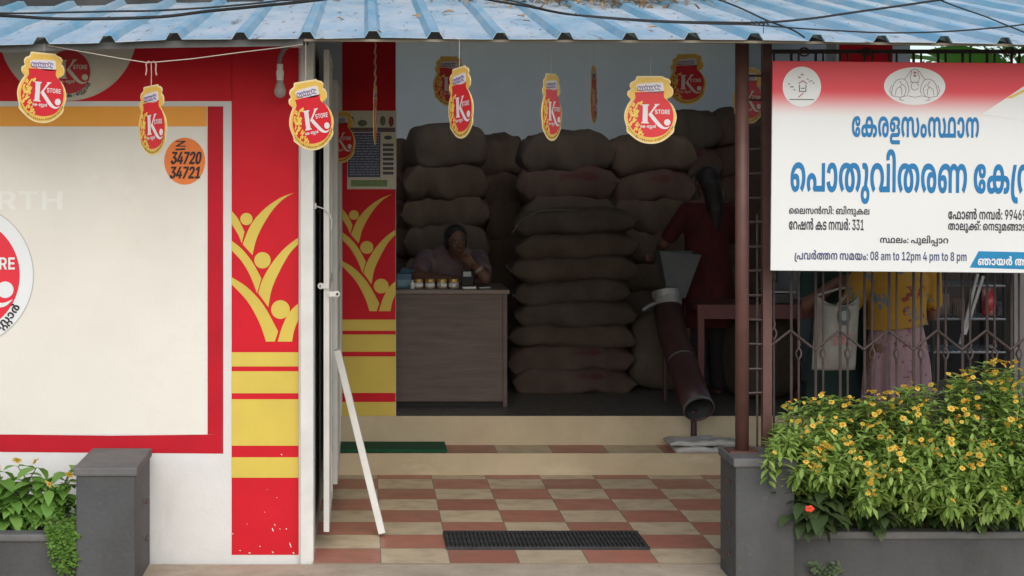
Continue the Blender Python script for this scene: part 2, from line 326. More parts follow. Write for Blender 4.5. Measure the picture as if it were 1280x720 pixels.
'ന': '1018;322 577,28 0,26 -3,24 -5,21 -6,20 -8,19 -10,18 -11,19 -14,19 -16,-15 -2,28 24,30 19,30 14,33 10,38 6,43 2,56 -4,50 -12,45 -20,38 -27,32 -33,25 -39,18 -44,11 -48,4 -51,-2 -41,-5 -39,-9 -36,-13 -35,-15 -33,-19 -32,-23 -32,-25 -31,-29 -32,-121 78,20 27,18 26,15 25,12 25,10 24,8 24,5 24,3 25,1 26,-2 37,-6 33,-10 27,-13 23,-16 18,-18 13,-21 10,-21 5,-22 2,-16 -1,-13 -2,-12 -5,-10 -6,-9 -7,-8 -7,-7 -12,-7 -14,-4 -16,-4 -18,-1 -22,-1 -26,0 -324,-167 0,0 322,0 26,-2 22,-2 19,-4 16,-7 14,-8 13,-7 7,-8 7,-11 6,-12 5,-14 2,-17 1,-20 -2,-21 -5,-19 -10,-19 -13,-16 -18,-14 -21,-11 -27,-6 -32,-2 -36,1 -27,3 -25,5 -25,8 -25,9 -24,13 -25,15 -25,18 -26,21 -28,-122 -78,-29 32,-26 31,-22 31,-19 32,-16 33,-12 35,-9 36,-5 38,-2 40,4 51,11 48,18 44,25 40,33 33,39 28,45 21,52 12',
'െ': '813;273 -12,-42 3,-40 9,-37 14,-34 21,-28 28,-24 34,-19 41,-10 49,-4 57,3 47,9 45,15 42,20 39,26 35,31 32,36 27,42 23,46 19,51 14,56 8,60 2,59 -2,53 -8,47 -14,41 -18,36 -22,30 -25,26 -29,20 -32,15 -34,11 -36,7 -37,2 -38,-2 -43,-7 -39,-10 -37,-15 -33,-18 -32,-21 -30,-24 -27,-26 -27,-29 -26,-116 78,19 22,17 21,16 22,13 22,11 22,9 24,7 25,4 27,1 29,-2 35,-7 31,-12 29,-16 25,-21 21,-26 16,-31 13,-35 7,-41 3,-44 -3,-40 -10,-36 -16,-32 -21,-27 -26,-21 -30,-16 -34,-9 -38,-3 -41,1 -34,4 -29,6 -23,8 -19,10 -15,11 -10,13 -8,13 -4,14 -1,12 1,11 2,9 5,8 6,7 8,5 9,4 12,2 13,1 15,-2 22,-5 18,-9 15,-13 11,-16 6,-20 3,-23 -3,-22 -6,-21 -12,-21 -15,-23 -21,-24 -25,-16 109,24 21,26 18,30 18,33 14,37 8,41 3,39 -3,34 -7,29 -12,25 -17,21 -21,16 -24,12 -28,7 -31,2 -34,-3 -37,-8 -33,-13 -30,-19 -26,-24 -22,-29 -17,-35 -13,-39 -7',
'പ': '994;275 367,53 -3,46 -10,40 -16,32 -22,26 -24,20 -28,14 -30,9 -31,2 -31,0 -18,-3 -17,-4 -18,-5 -17,-6 -15,-6 -15,-3 44,278 0,0 449,167 0,0 -565,-553 0,-57 64,7 12,8 14,7 15,6 17,3 19,1 21,-2 23,-6 21,-11 19,-16 15,-20 9,-26 3,-17 -2,-16 -4,-13 -6,-12 -9,-9 -11,-7 -12,-5 -15,-3 -15,-1 -17,1 -23,5 -21,7 -19,9 -18,10 -18,11 -18,-129 -56,-23 26,-19 28,-16 29,-12 31,-7 33,-2 35,4 38,10 35,17 32,24 27,29 23,34 18,39 13,43 8',
'ത': '1159;577 -12,-50 3,-45 9,-40 16,-34 21,-28 27,-22 34,-16 38,-10 44,-3 50,2 40,8 38,13 35,17 33,22 31,26 29,29 27,33 24,36 21,35 23,32 14,34 11,36 9,37 7,41 4,44 1,62 -2,55 -9,49 -14,41 -19,36 -22,30 -27,25 -29,19 -32,15 -34,9 -35,6 -36,2 -36,-2 -43,-6 -40,-11 -36,-14 -34,-18 -32,-21 -29,-24 -27,-26 -27,-29 -26,-115 78,19 22,17 21,16 21,13 22,11 23,9 24,7 25,4 27,1 29,-2 36,-7 33,-12 29,-17 26,-21 21,-26 17,-31 13,-35 7,-40 3,-20 -1,-18 -1,-17 -1,-15 -2,-15 -3,-14 -4,-24 -6,-29 -14,-25 -17,-23 -20,-20 -23,-17 -25,-13 -28,-9 -28,-6 -30,-2 -30,1 -31,4 -25,6 -21,9 -17,10 -13,11 -10,13 -6,13 -4,13 -1,14 1,13 4,13 6,11 9,10 13,9 17,6 20,4 25,1 30,-2 32,-5 31,-9 29,-13 27,-15 25,-18 22,-21 20,-24 17,-25 13,-28 9,-13 3,-13 3,-13 2,-13 1,-14 1,-14 1,-47 -3,-41 -8,-34 -13,-28 -17,-23 -22,-17 -26,-12 -29,-8 -31,-2 -35,1 -28,4 -26,6 -25,9 -23,11 -23,13 -22,15 -22,18 -23,21 -23,-117 -78,-28 26,-26 27,-24 27,-21 30,-17 32,-15 33,-10 37,-7 40,-2 42,2 35,6 35,11 35,14 33,21 32,25 30,31 27,38 23,43 19,51 15,57 9,66 2,41 -1,38 -3,36 -6,34 -9,33 -11,32 -14,31 -22,51 -32,43 -38,36 -43,27 -50,16 -57,5 -63,-3 -51,-10 -45,-15 -38,-22 -33,-28 -27,-34 -20,-39 -14,-46 -9',
'ു': '395;185 -238,-64 6,-53 17,-44 29,-32 38,-19 44,-6 51,3 35,9 32,15 29,20 26,25 22,30 17,35 13,38 8,42 2,42 -2,39 -8,34 -12,31 -18,25 -21,21 -26,15 -29,9 -33,3 -36,-3 -35,-9 -33,-15 -29,-20 -26,-25 -21,-30 -17,-35 -13,-38 -7;185 -130,20 2,18 7,15 11,12 15,7 19,2 23,-2 23,-7 19,-11 16,-15 11,-19 6,-21 3,-20 -3,-17 -6,-15 -11,-12 -15,-7 -20,-2 -23,2 -22,7 -19,12 -15,15 -12,18 -6;150 577,42 -2,36 -8,30 -14,25 -18,19 -21,15 -25,10 -27,6 -28,2 -31,-3 -51,-6 -50,-10 -47,-13 -49,-15 -51,-18 -54,-154 15,15 48,12 47,10 44,7 41,5 39,1 37,-1 23,-5 20,-7 18,-11 15,-17 8,-23 3,-9 0,-9 0,-8 -1,-9 -1,-8 -2,-10 -2,-23 111,18 3,18 4,19 2,20 3,23 1',
'വ': '1078;381 577,59 -2,53 -9,46 -14,41 -18,35 -22,29 -27,25 -29,19 -31,15 -33,11 -35,6 -35,2 -35,-2 -38,-5 -34,-9 -31,-12 -28,-15 -26,-17 -25,-20 -25,-23 -25,-24 -27,37 88,220 0,0 449,166 0,0 -565,-499 0,-55 77,17 18,15 19,14 20,12 21,11 21,9 24,6 24,4 27,1 29,-2 35,-7 31,-12 29,-16 25,-20 21,-24 16,-27 13,-30 7,-33 3,-33 -3,-31 -7,-27 -12,-24 -16,-21 -21,-16 -24,-13 -29,-7 -32,-2 -35,1 -28,4 -26,6 -25,8 -24,11 -23,14 -22,15 -22,18 -22,20 -23,-119 -78,-28 26,-26 27,-23 28,-21 30,-18 32,-15 33,-10 37,-7 39,-2 42,2 35,6 35,11 35,15 33,20 32,24 30,30 27,36 23,41 19,47 15,53 9',
'ി': '285;-21 852,30 -1,28 -3,25 -5,24 -7,21 -10,20 -11,22 -16,20 -19,16 -21,13 -24,10 -28,8 -32,6 -36,3 -41,1 -47,0 -551,-167 0,0 531,0 34,-1 29,-1 25,-2 22,-3 18,-3 16,-4 14,-6 11,-6 10,-7 8,-8 6,-8 5,-9 4,-11 2,-13 1,-10 -1,-11 -2,-9 -4,-9 -5,-8 -7,-6 -9,-5 -10,-3 -12,-1 -13,1 -5,0 -6,1 -6,1 -6,1 -5,1 -5,-162 -19,-3 8,-2 8,-1 9,-2 10,0 9,-1 11,4 37,9 32,17 29,22 23,27 20,32 15,36 11,40 7',
'ണ': '1520;410 577,58 -2,52 -8,45 -14,41 -19,39 -26,35 -32,-42 22,25 24,27 20,30 15,34 12,37 6,40 2,39 -2,35 -6,32 -10,28 -16,28 -20,26 -26,-14 4,29 24,30 20,31 14,33 10,37 6,41 2,56 -4,50 -12,44 -20,38 -27,32 -33,25 -39,18 -44,11 -48,4 -51,-2 -41,-6 -39,-9 -37,-13 -35,-15 -33,-19 -32,-23 -32,-25 -31,-28 -31,-122 78,21 27,18 26,15 25,12 25,10 24,7 24,5 24,4 25,1 26,-2 37,-6 32,-10 27,-13 23,-15 18,-18 14,-20 9,-21 6,-22 2,-13 -1,-12 -2,-12 -4,-11 -6,-9 -7,-9 -9,-8 -12,-7 -14,-4 -17,-3 -19,-2 -25,0 -29,0 -315,-167 0,0 312,-1 30,-2 25,-3 21,-5 18,-8 15,-9 13,-8 8,-10 6,-11 5,-13 4,-14 2,-16 1,-15 -1,-13 -2,-13 -4,-11 -6,-10 -7,-9 -8,-9 -13,-8 -16,-5 -18,-4 -22,-2 -27,-1 -33,0 -303,-166 0,0 270,-1 44,-4 35,-6 27,-9 21,-11 17,-14 15,-13 9,-16 8,-16 6,-20 5,-22 3,-26 1,-40 -3,-37 -8,-34 -14,-31 -19,-27 -25,-22 -30,-16 -35,-10 -40,-3 -45,0 -4,1 -33,4 -28,6 -23,8 -19,10 -14,11 -11,13 -7,13 -4,14 -1,12 1,11 2,9 5,8 6,7 8,5 9,4 12,2 14,1 15,-2 22,-5 18,-9 14,-13 11,-16 6,-20 3,-23 -3,-22 -6,-21 -12,-21 -15,-23 -21,-24 -25,-16 109,24 21,27 18,30 18,34 14,37 8,40 3,38 -3,34 -7,30 -12,25 -17,20 -21,16 -24,12 -28,7 -31,2 -34,-3 -37,-8 -33,-13 -30,-19 -26,-24 -22,-30 -17,-34 -13,-39 -7,-45 -3,-41 3,-40 9,-37 14,-34 21,-28 28,-24 34,-19 41,-10 49,-4 56,6 69,16 61,28 53,37 46,45 37,53 30,59 21,63 13',
'്ര': '320;326 565,-30 -67,-25 -64,-21 -60,-16 -57,-13 -54,-8 -50,-6 -48,-4 -45,-1 -43,2 -40,5 -33,8 -26,11 -20,13 -15,16 -10,17 -6,19 -4,20 -1,10 0,10 0,9 1,9 1,9 1,9 1,14 -117,-12 -3,-13 -2,-14 -1,-15 -2,-15 0,-14 0,-59 3,-51 11,-42 18,-36 25,-28 31,-21 37,-15 44,-9 49,-3 55,1 55,5 52,6 51,10 51,13 52,16 53,19 55,22 59,26 63',
'ന്ദ': '1073;322 577,31 -1,29 -3,26 -5,24 -8,22 -9,22 -12,21 -14,21 -17,21 -19,53 -253,0 -236,-167 0,0 322,0 26,-2 22,-2 19,-4 16,-7 14,-8 13,-7 7,-8 7,-11 6,-12 5,-14 2,-17 1,-20 -2,-21 -5,-19 -10,-19 -13,-16 -18,-14 -21,-11 -27,-6 -32,-2 -36,1 -27,3 -25,5 -25,8 -25,9 -24,13 -25,15 -25,18 -26,21 -28,-122 -78,-29 32,-26 31,-22 31,-19 32,-16 33,-12 35,-9 36,-5 38,-2 40,4 51,11 48,18 44,25 40,33 33,39 28,45 21,52 12;784 577,53 -2,46 -7,39 -12,33 -16,27 -19,21 -23,14 -25,9 -27,3 -29,-1 -19,-3 -19,-5 -17,-7 -17,-9 -15,-13 -14,-15 -12,-18 -13,-22 -11,-1 5,33 -15,26 -18,21 -22,14 -25,8 -28,3 -31,-6 -46,-18 -38,-30 -32,-42 -23,-53 -14,-64 -5,-24 0,-23 2,-21 2,-19 3,-18 3,-15 3,20 113,12 -2,11 -3,11 -2,12 -1,12 -1,14 -1,24 2,19 4,14 7,10 10,6 15,2 18,0 9,-2 8,-4 8,-4 7,-6 7,-8 6,-9 5,-11 4,-12 4,-15 2,-18 1,-22 1,-38 0,0 114,34 0,20 1,18 1,15 3,13 4,12 6,9 7,5 5,4 6,4 6,2 7,2 8,0 9,-2 18,-8 15,-13 13,-17 9,-23 5,-27 2,-30 -2,-27 -5,-24 -8,-21 -12,-18 -15,-17 -18,-10 -15,-9 -17,-8 -19,-6 -20,-4 -22,-3 -23,-2 -27,-2 -28,0 -32,0 -126,-156 0,0 170,12 107,17 45,22 42,28 36,32 31,38 26,43 21,47 15,53 9',
'ൈ': '1626;273 -12,-42 3,-40 9,-37 14,-34 21,-28 28,-24 34,-19 41,-10 49,-4 57,3 47,9 45,15 42,20 39,26 35,31 32,36 27,42 23,46 19,51 14,56 8,60 2,59 -2,53 -8,47 -14,41 -18,36 -22,30 -25,26 -29,20 -32,15 -34,11 -36,7 -37,2 -38,-2 -43,-7 -39,-10 -37,-15 -33,-18 -32,-21 -30,-24 -27,-26 -27,-29 -26,-116 78,19 22,17 21,16 22,13 22,11 22,9 24,7 25,4 27,1 29,-2 35,-7 31,-12 29,-16 25,-21 21,-26 16,-31 13,-35 7,-41 3,-44 -3,-40 -10,-36 -16,-32 -21,-27 -26,-21 -30,-16 -34,-9 -38,-3 -41,1 -34,4 -29,6 -23,8 -19,10 -15,11 -10,13 -8,13 -4,14 -1,12 1,11 2,9 5,8 6,7 8,5 9,4 12,2 13,1 15,-2 22,-5 18,-9 15,-13 11,-16 6,-20 3,-23 -3,-22 -6,-21 -12,-21 -15,-23 -21,-24 -25,-16 109,24 21,26 18,30 18,33 14,37 8,41 3,39 -3,34 -7,29 -12,25 -17,21 -21,16 -24,12 -28,7 -31,2 -34,-3 -37,-8 -33,-13 -30,-19 -26,-24 -22,-29 -17,-35 -13,-39 -7;1086 -12,-42 3,-40 9,-37 14,-34 21,-29 28,-24 34,-18 41,-10 49,-4 57,3 47,9 45,14 42,21 39,26 35,31 32,36 27,42 23,46 19,51 14,56 8,60 2,59 -2,53 -8,47 -14,41 -18,36 -22,30 -25,25 -29,21 -32,15 -34,11 -36,7 -37,2 -38,-2 -43,-7 -39,-11 -37,-14 -33,-18 -32,-21 -30,-24 -27,-26 -27,-29 -26,-116 78,19 22,17 21,15 22,14 22,11 22,9 24,7 25,4 27,1 29,-2 35,-7 31,-12 29,-16 25,-21 21,-26 16,-31 13,-36 7,-40 3,-44 -3,-40 -10,-36 -16,-32 -21,-27 -26,-21 -30,-16 -34,-9 -38,-4 -41,2 -34,3 -29,7 -23,8 -19,9 -15,12 -10,12 -8,14 -4,14 -1,12 1,11 2,9 5,8 6,7 8,5 9,4 12,2 13,1 15,-2 22,-5 18,-10 15,-12 11,-17 6,-19 3,-23 -3,-22 -6,-21 -12,-21 -15,-23 -21,-24 -25,-16 109,24 21,26 18,30 18,33 14,37 8,41 3,38 -3,34 -7,30 -12,25 -17,21 -21,16 -24,12 -28,7 -31,2 -34,-3 -37,-8 -33,-14 -30,-18 -26,-24 -22,-29 -17,-35 -13,-39 -7',
'ല': '957;897 565,0 -565,-842 0,0 300,2 51,7 43,12 36,15 30,19 27,22 24,25 20,29 16,33 13,36 10,40 6,42 1,44 -2,40 -5,36 -10,32 -13,28 -17,25 -20,24 -25,19 -29,14 -32,10 -36,7 -42,2 -47,0 -88,-397 0,0 -95,510 0,0 449;336 461,-37 -4,-29 -12,-22 -20,-15 -27,-9 -31,-3 -36,0 -5,231 0,0 4,-4 38,-9 32,-16 26,-23 19,-28 12',
'ൻ': '1208;322 577,29 0,26 -3,23 -5,22 -6,21 -8,20 -10,19 -12,19 -14,20 -17,71 -286,0 -216,-167 0,0 322,0 26,-2 22,-2 19,-4 16,-7 14,-8 13,-7 7,-8 7,-11 6,-12 5,-14 2,-17 1,-20 -2,-21 -5,-19 -10,-19 -13,-16 -18,-14 -21,-11 -27,-6 -32,-2 -36,1 -27,3 -25,5 -25,8 -25,9 -24,13 -25,15 -25,18 -26,21 -28,-122 -78,-29 32,-26 31,-22 31,-19 32,-16 33,-12 35,-9 36,-5 38,-2 40,4 51,11 48,18 44,25 40,33 33,39 28,45 21,52 12;927 -12,-50 3,-44 10,-39 15,-33 22,-27 27,-21 33,-15 38,-9 42,-3 48,2 31,5 30,9 30,12 29,17 29,21 30,25 29,31 30,35 31,24 33,22 19,18 18,15 16,12 17,6 18,3 21,-2 14,-5 12,-8 10,-11 7,-15 4,-19 2,-14 -1,-12 -1,-12 -1,-11 -2,-9 -2,-8 -2,-28 105,19 5,22 5,25 4,26 3,27 2,26 0,43 -2,36 -7,29 -12,22 -15,17 -18,12 -20,8 -21,5 -22,1 -22,-3 -36,-10 -33,-16 -31,-23 -30,-29 -30,-35 -32,-21 -23,-24 -20,-21 -23,-19 -23,-16 -25,-14 -26,-10 -27,-8 -27,-5 -28,-1 -27,0 -22,3 -19,4 -19,5 -16,8 -14,10 -12,13 -8,16 -5,18 -2,23 3,19 10,15 15,11 23,6 30,2 39,-1 27,-4 27,-6 28,-9 26,-12 25,-14 24,-17 21,-20 19,-23 15,-16 8,-17 7,-18 6,-21 4,-25 2,-29 1,-27 -1,-24 -2,-22 -5,-19 -6,-17 -8,-16 -11,-11 -10,-10 -13,-9 -13,-8 -16,-7 -19,-5 -22,-3 -25,-2 -29,-1 -34,0 -189,-152 0,0 198,42 210,21 20,22 19,23 17,26 15,30 13,34 10,38 8,44 5,50 1,35 0,33 -3,30 -4,30 -6,27 -8,27 -10,5 -1,5 -2,5 -3,5 -2,5 -2,5 -2,38 -22,35 -25,30 -29,26 -32,22 -34,18 -37,13 -40,7 -40,3 -42,-7 -72,-20 -60,-33 -49,-47 -35,-62 -22',
':': '269;135 -9,-23 2,-20 8,-17 14,-14 17,-8 20,-3 23,3 22,8 20,14 18,17 13,20 8,23 3,23 -3,20 -8,18 -13,13 -18,8 -20,3 -22,-3 -23,-8 -20,-13 -17,-18 -14,-20 -8;135 352,-23 3,-20 8,-17 14,-14 17,-8 20,-3 23,3 22,8 20,14 18,17 13,20 8,23 3,23 -3,20 -8,18 -13,13 -18,8 -20,3 -22,-3 -23,-8 -20,-13 -17,-18 -14,-20 -8',
'ബ': '1479;410 577,58 -2,52 -8,45 -14,41 -19,39 -26,35 -32,29 -74,22 -120,0 -282,-166 0,0 271,-1 43,-4 35,-6 27,-9 21,-11 17,-14 15,-13 9,-16 8,-16 6,-20 5,-22 3,-26 1,-40 -3,-37 -8,-34 -14,-31 -19,-27 -25,-22 -30,-16 -35,-10 -40,-3 -45,0 -4,1 -33,4 -28,6 -23,8 -19,10 -14,11 -11,13 -7,13 -4,14 -1,12 1,11 2,9 5,8 6,7 8,5 9,4 12,2 14,1 15,-2 22,-5 18,-9 14,-13 11,-16 6,-20 3,-23 -3,-22 -6,-21 -12,-21 -15,-23 -21,-24 -25,-16 109,24 21,27 18,30 18,34 14,37 8,40 3,38 -3,34 -7,30 -12,25 -17,20 -21,16 -24,12 -28,7 -30,2 -34,-3 -37,-8 -34,-13 -30,-19 -26,-24 -22,-30 -17,-34 -13,-39 -7,-45 -3,-41 3,-40 9,-37 14,-34 21,-28 28,-24 34,-19 41,-10 49,-4 56,6 68,16 61,28 54,37 45,45 38,53 30,59 21,63 13;1420 565,0 -565,-511 0,-46 63,20 29,17 27,14 26,12 24,9 24,7 24,5 24,3 25,1 26,-2 37,-6 33,-10 27,-13 23,-15 18,-18 13,-20 10,-21 5,-23 2,-15 -1,-14 -2,-12 -5,-10 -6,-9 -7,-7 -7,-8 -12,-7 -14,-4 -16,-3 -18,-2 -22,-1 -26,0 -319,-156 0,0 232,50 186,12 76,28 25,29 20,32 15,34 10,39 6,42 2,56 -4,51 -12,44 -20,38 -27,32 -33,25 -40,18 -43,11 -48,4 -51,-1 -26,-2 -25,-4 -24,-5 -23,-7 -22,-8 -21,-11 -21,-12 -21,-14 -20,-37 20,234 0,0 449',
'റ': '761;381 577,60 -2,53 -9,47 -14,41 -19,36 -22,29 -27,25 -29,19 -32,15 -34,10 -35,6 -36,3 -36,-3 -42,-6 -40,-10 -36,-15 -34,-18 -31,-21 -30,-24 -28,-26 -27,-29 -26,-118 78,19 22,18 21,15 22,14 22,11 22,9 24,7 25,4 27,1 29,-2 35,-7 31,-12 29,-16 25,-20 20,-24 17,-27 12,-30 8,-33 2,-33 -2,-31 -7,-27 -12,-24 -16,-21 -21,-16 -24,-13 -29,-7 -31,-2 -36,1 -28,4 -26,6 -25,8 -24,11 -23,14 -22,15 -22,18 -22,20 -23,-119 -78,-28 26,-26 27,-23 28,-21 30,-18 32,-15 33,-10 37,-7 39,-2 42,2 35,6 35,11 35,15 33,20 32,24 30,30 27,36 23,41 19,47 15,53 9',
'ഷ': '1314;275 367,53 -3,46 -10,40 -16,32 -22,26 -24,20 -28,14 -30,9 -31,2 -31,0 -18,-3 -17,-4 -18,-5 -17,-6 -15,-6 -15,-3 44,271 0,31 -116,-410 0,-57 64,7 12,8 14,7 15,6 17,3 19,1 21,-2 23,-6 21,-11 19,-16 15,-20 9,-26 3,-17 -2,-16 -4,-13 -6,-12 -9,-9 -11,-7 -12,-5 -15,-3 -15,-1 -17,1 -23,5 -21,7 -19,9 -18,10 -18,11 -18,-129 -56,-23 26,-19 28,-16 29,-12 31,-7 33,-2 35,4 38,10 35,17 32,24 27,29 23,34 18,39 13,43 8;735 0,0 386,0 15,-1 12,-1 11,-2 8,-3 8,-4 6,-3 5,-4 4,-5 3,-6 2,-6 2,-8 0,-13 -1,-11 -5,-10 -7,-7 -11,-5 -13,-1 -17,1 -12,2 -11,4 -11,7 -10,10 -9,13 -8,17 -6,21 -3,26 -1,61 0,36 2,34 7,31 12,28 16,26 19,24 21,21 24,20 24,18 27,16 26,16 26,14 24,164 0,0 -565;692 577,30 -1,28 -3,25 -6,22 -8,21 -10,18 -13,19 -18,15 -21,12 -24,9 -29,5 -34,2 -40,0 -254,193 0,0 163,0 15,1 14,0 15,1 14,1 13,1 13,2 11,1 10,1 7,2 -14,-23 -33,-26 -29,-28 -25,-31 -21,-32 -16,-33 -12,-33 -9,-32 -5,-32 -2,-76 0,-62 3,-53 9,-43 14,-35 19,-28 23,-20 26,-14 29,-8 31,-2 32,2 29,8 27,13 26,18 23,23 21,27 17,33 13,37 8',
'ട': '631;304 577,64 -2,59 -7,55 -12,48 -15,43 -16,37 -17,-66 -104,-36 16,-36 14,-35 11,-38 8,-40 5,-45 1,-26 -1,-23 -2,-18 -5,-16 -5,-12 -7,-10 -8,-6 -10,-4 -10,-1 -11,0 -8,2 -7,2 -6,4 -6,4 -5,4 -5,11 -6,13 -5,15 -3,18 -2,22 -1,25 0,23 0,54 -2,46 -5,37 -8,31 -12,27 -15,22 -19,14 -15,11 -16,8 -19,6 -20,4 -22,1 -24,-3 -34,-10 -31,-17 -29,-24 -25,-30 -22,-38 -17,-45 -13,-53 -7,-61 -3,-60 2,-57 6,-52 11,-48 14,-46 17,-44 20,64 108,27 -13,25 -12,24 -9,24 -8,25 -7,24 -4,26 -4,27 -2,28 -1,28 1,24 3,20 4,17 6,13 8,10 9,7 10,4 12,1 12,0 8,-2 7,-2 7,-4 6,-4 5,-6 5,-9 6,-11 5,-13 3,-16 2,-21 2,-27 0,-21 0,-50 2,-45 4,-40 7,-35 11,-30 15,-25 20,-13 14,-10 16,-9 17,-6 20,-4 21,-1 24,3 33,10 31,17 28,23 25,31 21,37 18,45 13,51 8',
'മ്പ': '1337;322 577,28 0,26 -3,24 -5,21 -6,20 -8,19 -10,18 -11,19 -14,19 -16,-15 -2,28 24,30 19,30 14,33 10,38 6,43 2,56 -4,50 -12,45 -20,38 -27,32 -33,25 -39,18 -44,11 -48,4 -51,-1 -26,-2 -25,-4 -24,-5 -23,-7 -22,-9 -21,-10 -21,-12 -21,-15 -20,-56 -96,-91 0,-46 63,20 29,17 27,15 26,12 24,9 24,7 24,5 24,3 25,1 26,-2 37,-6 33,-10 27,-13 23,-16 18,-18 13,-21 10,-21 5,-22 2,-16 -1,-13 -2,-12 -5,-10 -6,-9 -7,-8 -7,-7 -12,-7 -14,-4 -16,-4 -18,-1 -22,-1 -26,0 -324,-167 0,0 322,0 26,-2 22,-2 19,-4 16,-7 14,-8 13,-7 7,-8 7,-11 6,-12 5,-14 2,-17 1,-20 -2,-21 -5,-19 -10,-19 -13,-16 -18,-14 -21,-11 -27,-6 -32,-2 -36,1 -27,3 -25,5 -25,8 -25,9 -24,13 -25,15 -25,18 -26,21 -28,-122 -78,-29 32,-26 31,-22 31,-19 32,-16 33,-12 35,-9 36,-5 38,-2 40,4 51,11 48,18 44,25 40,33 33,39 28,45 21,52 12;1278 565,0 -565,-462 0,68 116,227 0,0 449',
'ർ': '840;560 -12,-50 3,-45 10,-39 15,-33 22,-27 27,-21 33,-15 38,-9 42,-3 48,2 31,5 30,9 30,12 29,17 29,21 30,25 29,31 30,35 31,25 33,21 19,19 18,15 16,11 17,7 18,2 21,-2 14,-4 12,-8 10,-12 7,-15 4,-19 2,-13 -1,-13 -1,-12 -1,-10 -2,-10 -2,-8 -2,-28 105,19 5,22 5,25 4,26 3,27 2,27 0,43 -2,35 -7,29 -12,22 -15,17 -18,12 -20,8 -21,5 -22,1 -22,-3 -36,-10 -33,-16 -31,-23 -30,-29 -30,-35 -32,-21 -23,-23 -20,-22 -23,-19 -23,-16 -25,-13 -26,-11 -27,-8 -27,-5 -28,-1 -27,1 -22,2 -19,4 -19,5 -16,8 -14,11 -12,13 -8,15 -5,19 -2,23 3,19 10,14 15,11 23,6 30,2 39,0 20,-3 20,-3 21,-5 20,-7 20,-7 20,-10 18,-11 17,-12 17,-14 15,-16 13,-18 11,-15 8,-17 7,-17 5,-20 4,-22 3,-25 1,-43 -3,-37 -7,-33 -12,-29 -16,-24 -21,-18 -25,-14 -29,-8 -33,-3 -37,2 -28,3 -26,7 -25,8 -24,11 -23,14 -22,15 -22,18 -22,20 -23,-118 -78,-28 26,-26 27,-24 27,-21 30,-17 32,-15 33,-10 37,-7 40,-2 42,2 38,7 36,11 36,16 34,22 31,27 29,32 26,38 22,44 19,51 13,57 9,64 2,32 0,32 -3,30 -4,29 -6,28 -8,26 -10,5 -1,6 -2,5 -3,5 -2,4 -2,5 -2,39 -22,34 -25,30 -29,27 -32,21 -35,18 -37,13 -39,7 -41,3 -42,-7 -71,-20 -60,-33 -49,-47 -35,-62 -22',
'3': '646;315 -10,-50 3,-47 9,-43 15,-38 20,-32 25,-27 30,-20 34,-12 37,-6 42,152 0,3 -18,7 -16,9 -15,12 -12,15 -10,17 -9,19 -6,20 -3,22 -2,23 2,21 4,19 7,17 10,14 12,12 15,8 17,6 20,1 22,-1 20,-6 19,-8 18,-12 16,-16 13,-19 12,-22 9,-26 5,-29 2,-79 0,0 100,164 162,0 5,-306 0,0 124,487 0,0 -109,-241 -232,0 32,52 4,47 -5,43 -13,38 -20,31 -25,26 -31,19 -35,11 -39,4 -41,-4 -43,-12 -40,-21 -35,-27 -31,-33 -26,-39 -21,-44 -15,-47 -10',
'1': '646;86 0,0 122,492 0,0 -122;427 728,0 -728,-149 0,0 595,-5 0,-167 -117,0 137,161 113',
'ഫ': '1267;275 367,53 -3,46 -10,40 -16,32 -22,26 -24,20 -28,14 -30,9 -31,2 -31,0 -18,-3 -17,-4 -18,-5 -17,-6 -15,-6 -15,-6 44,276 0,0 -116,-381 0,-57 64,7 12,8 14,7 15,6 17,3 19,1 21,-2 23,-6 21,-11 19,-16 15,-20 9,-26 3,-17 -2,-16 -4,-13 -6,-12 -9,-9 -11,-7 -12,-5 -15,-3 -15,-1 -17,1 -23,5 -21,7 -19,9 -18,10 -18,11 -18,-129 -56,-23 26,-19 28,-16 29,-12 31,-7 33,-2 35,4 38,10 35,17 32,24 27,29 23,34 18,39 13,43 8;921 577,45 -2,41 -6,38 -10,35 -14,31 -18,26 -22,24 -25,19 -29,14 -31,10 -37,6 -44,2 -50,0 -289,-581 0,0 284,1 37,3 33,4 29,7 26,8 23,11 21,12 19,14 18,16 17,27 21,31 18,34 13,38 10,41 6;924 460,-20 -1,-18 -3,-16 -4,-14 -7,-13 -8,-11 -11,-10 -14,-9 -17,-7 -19,-5 -24,-3 -31,-1 -37,0 -168,249 0,0 162,-1 39,-3 32,-4 25,-7 21,-8 17,-11 15,-10 10,-12 8,-13 7,-16 4,-17 3',
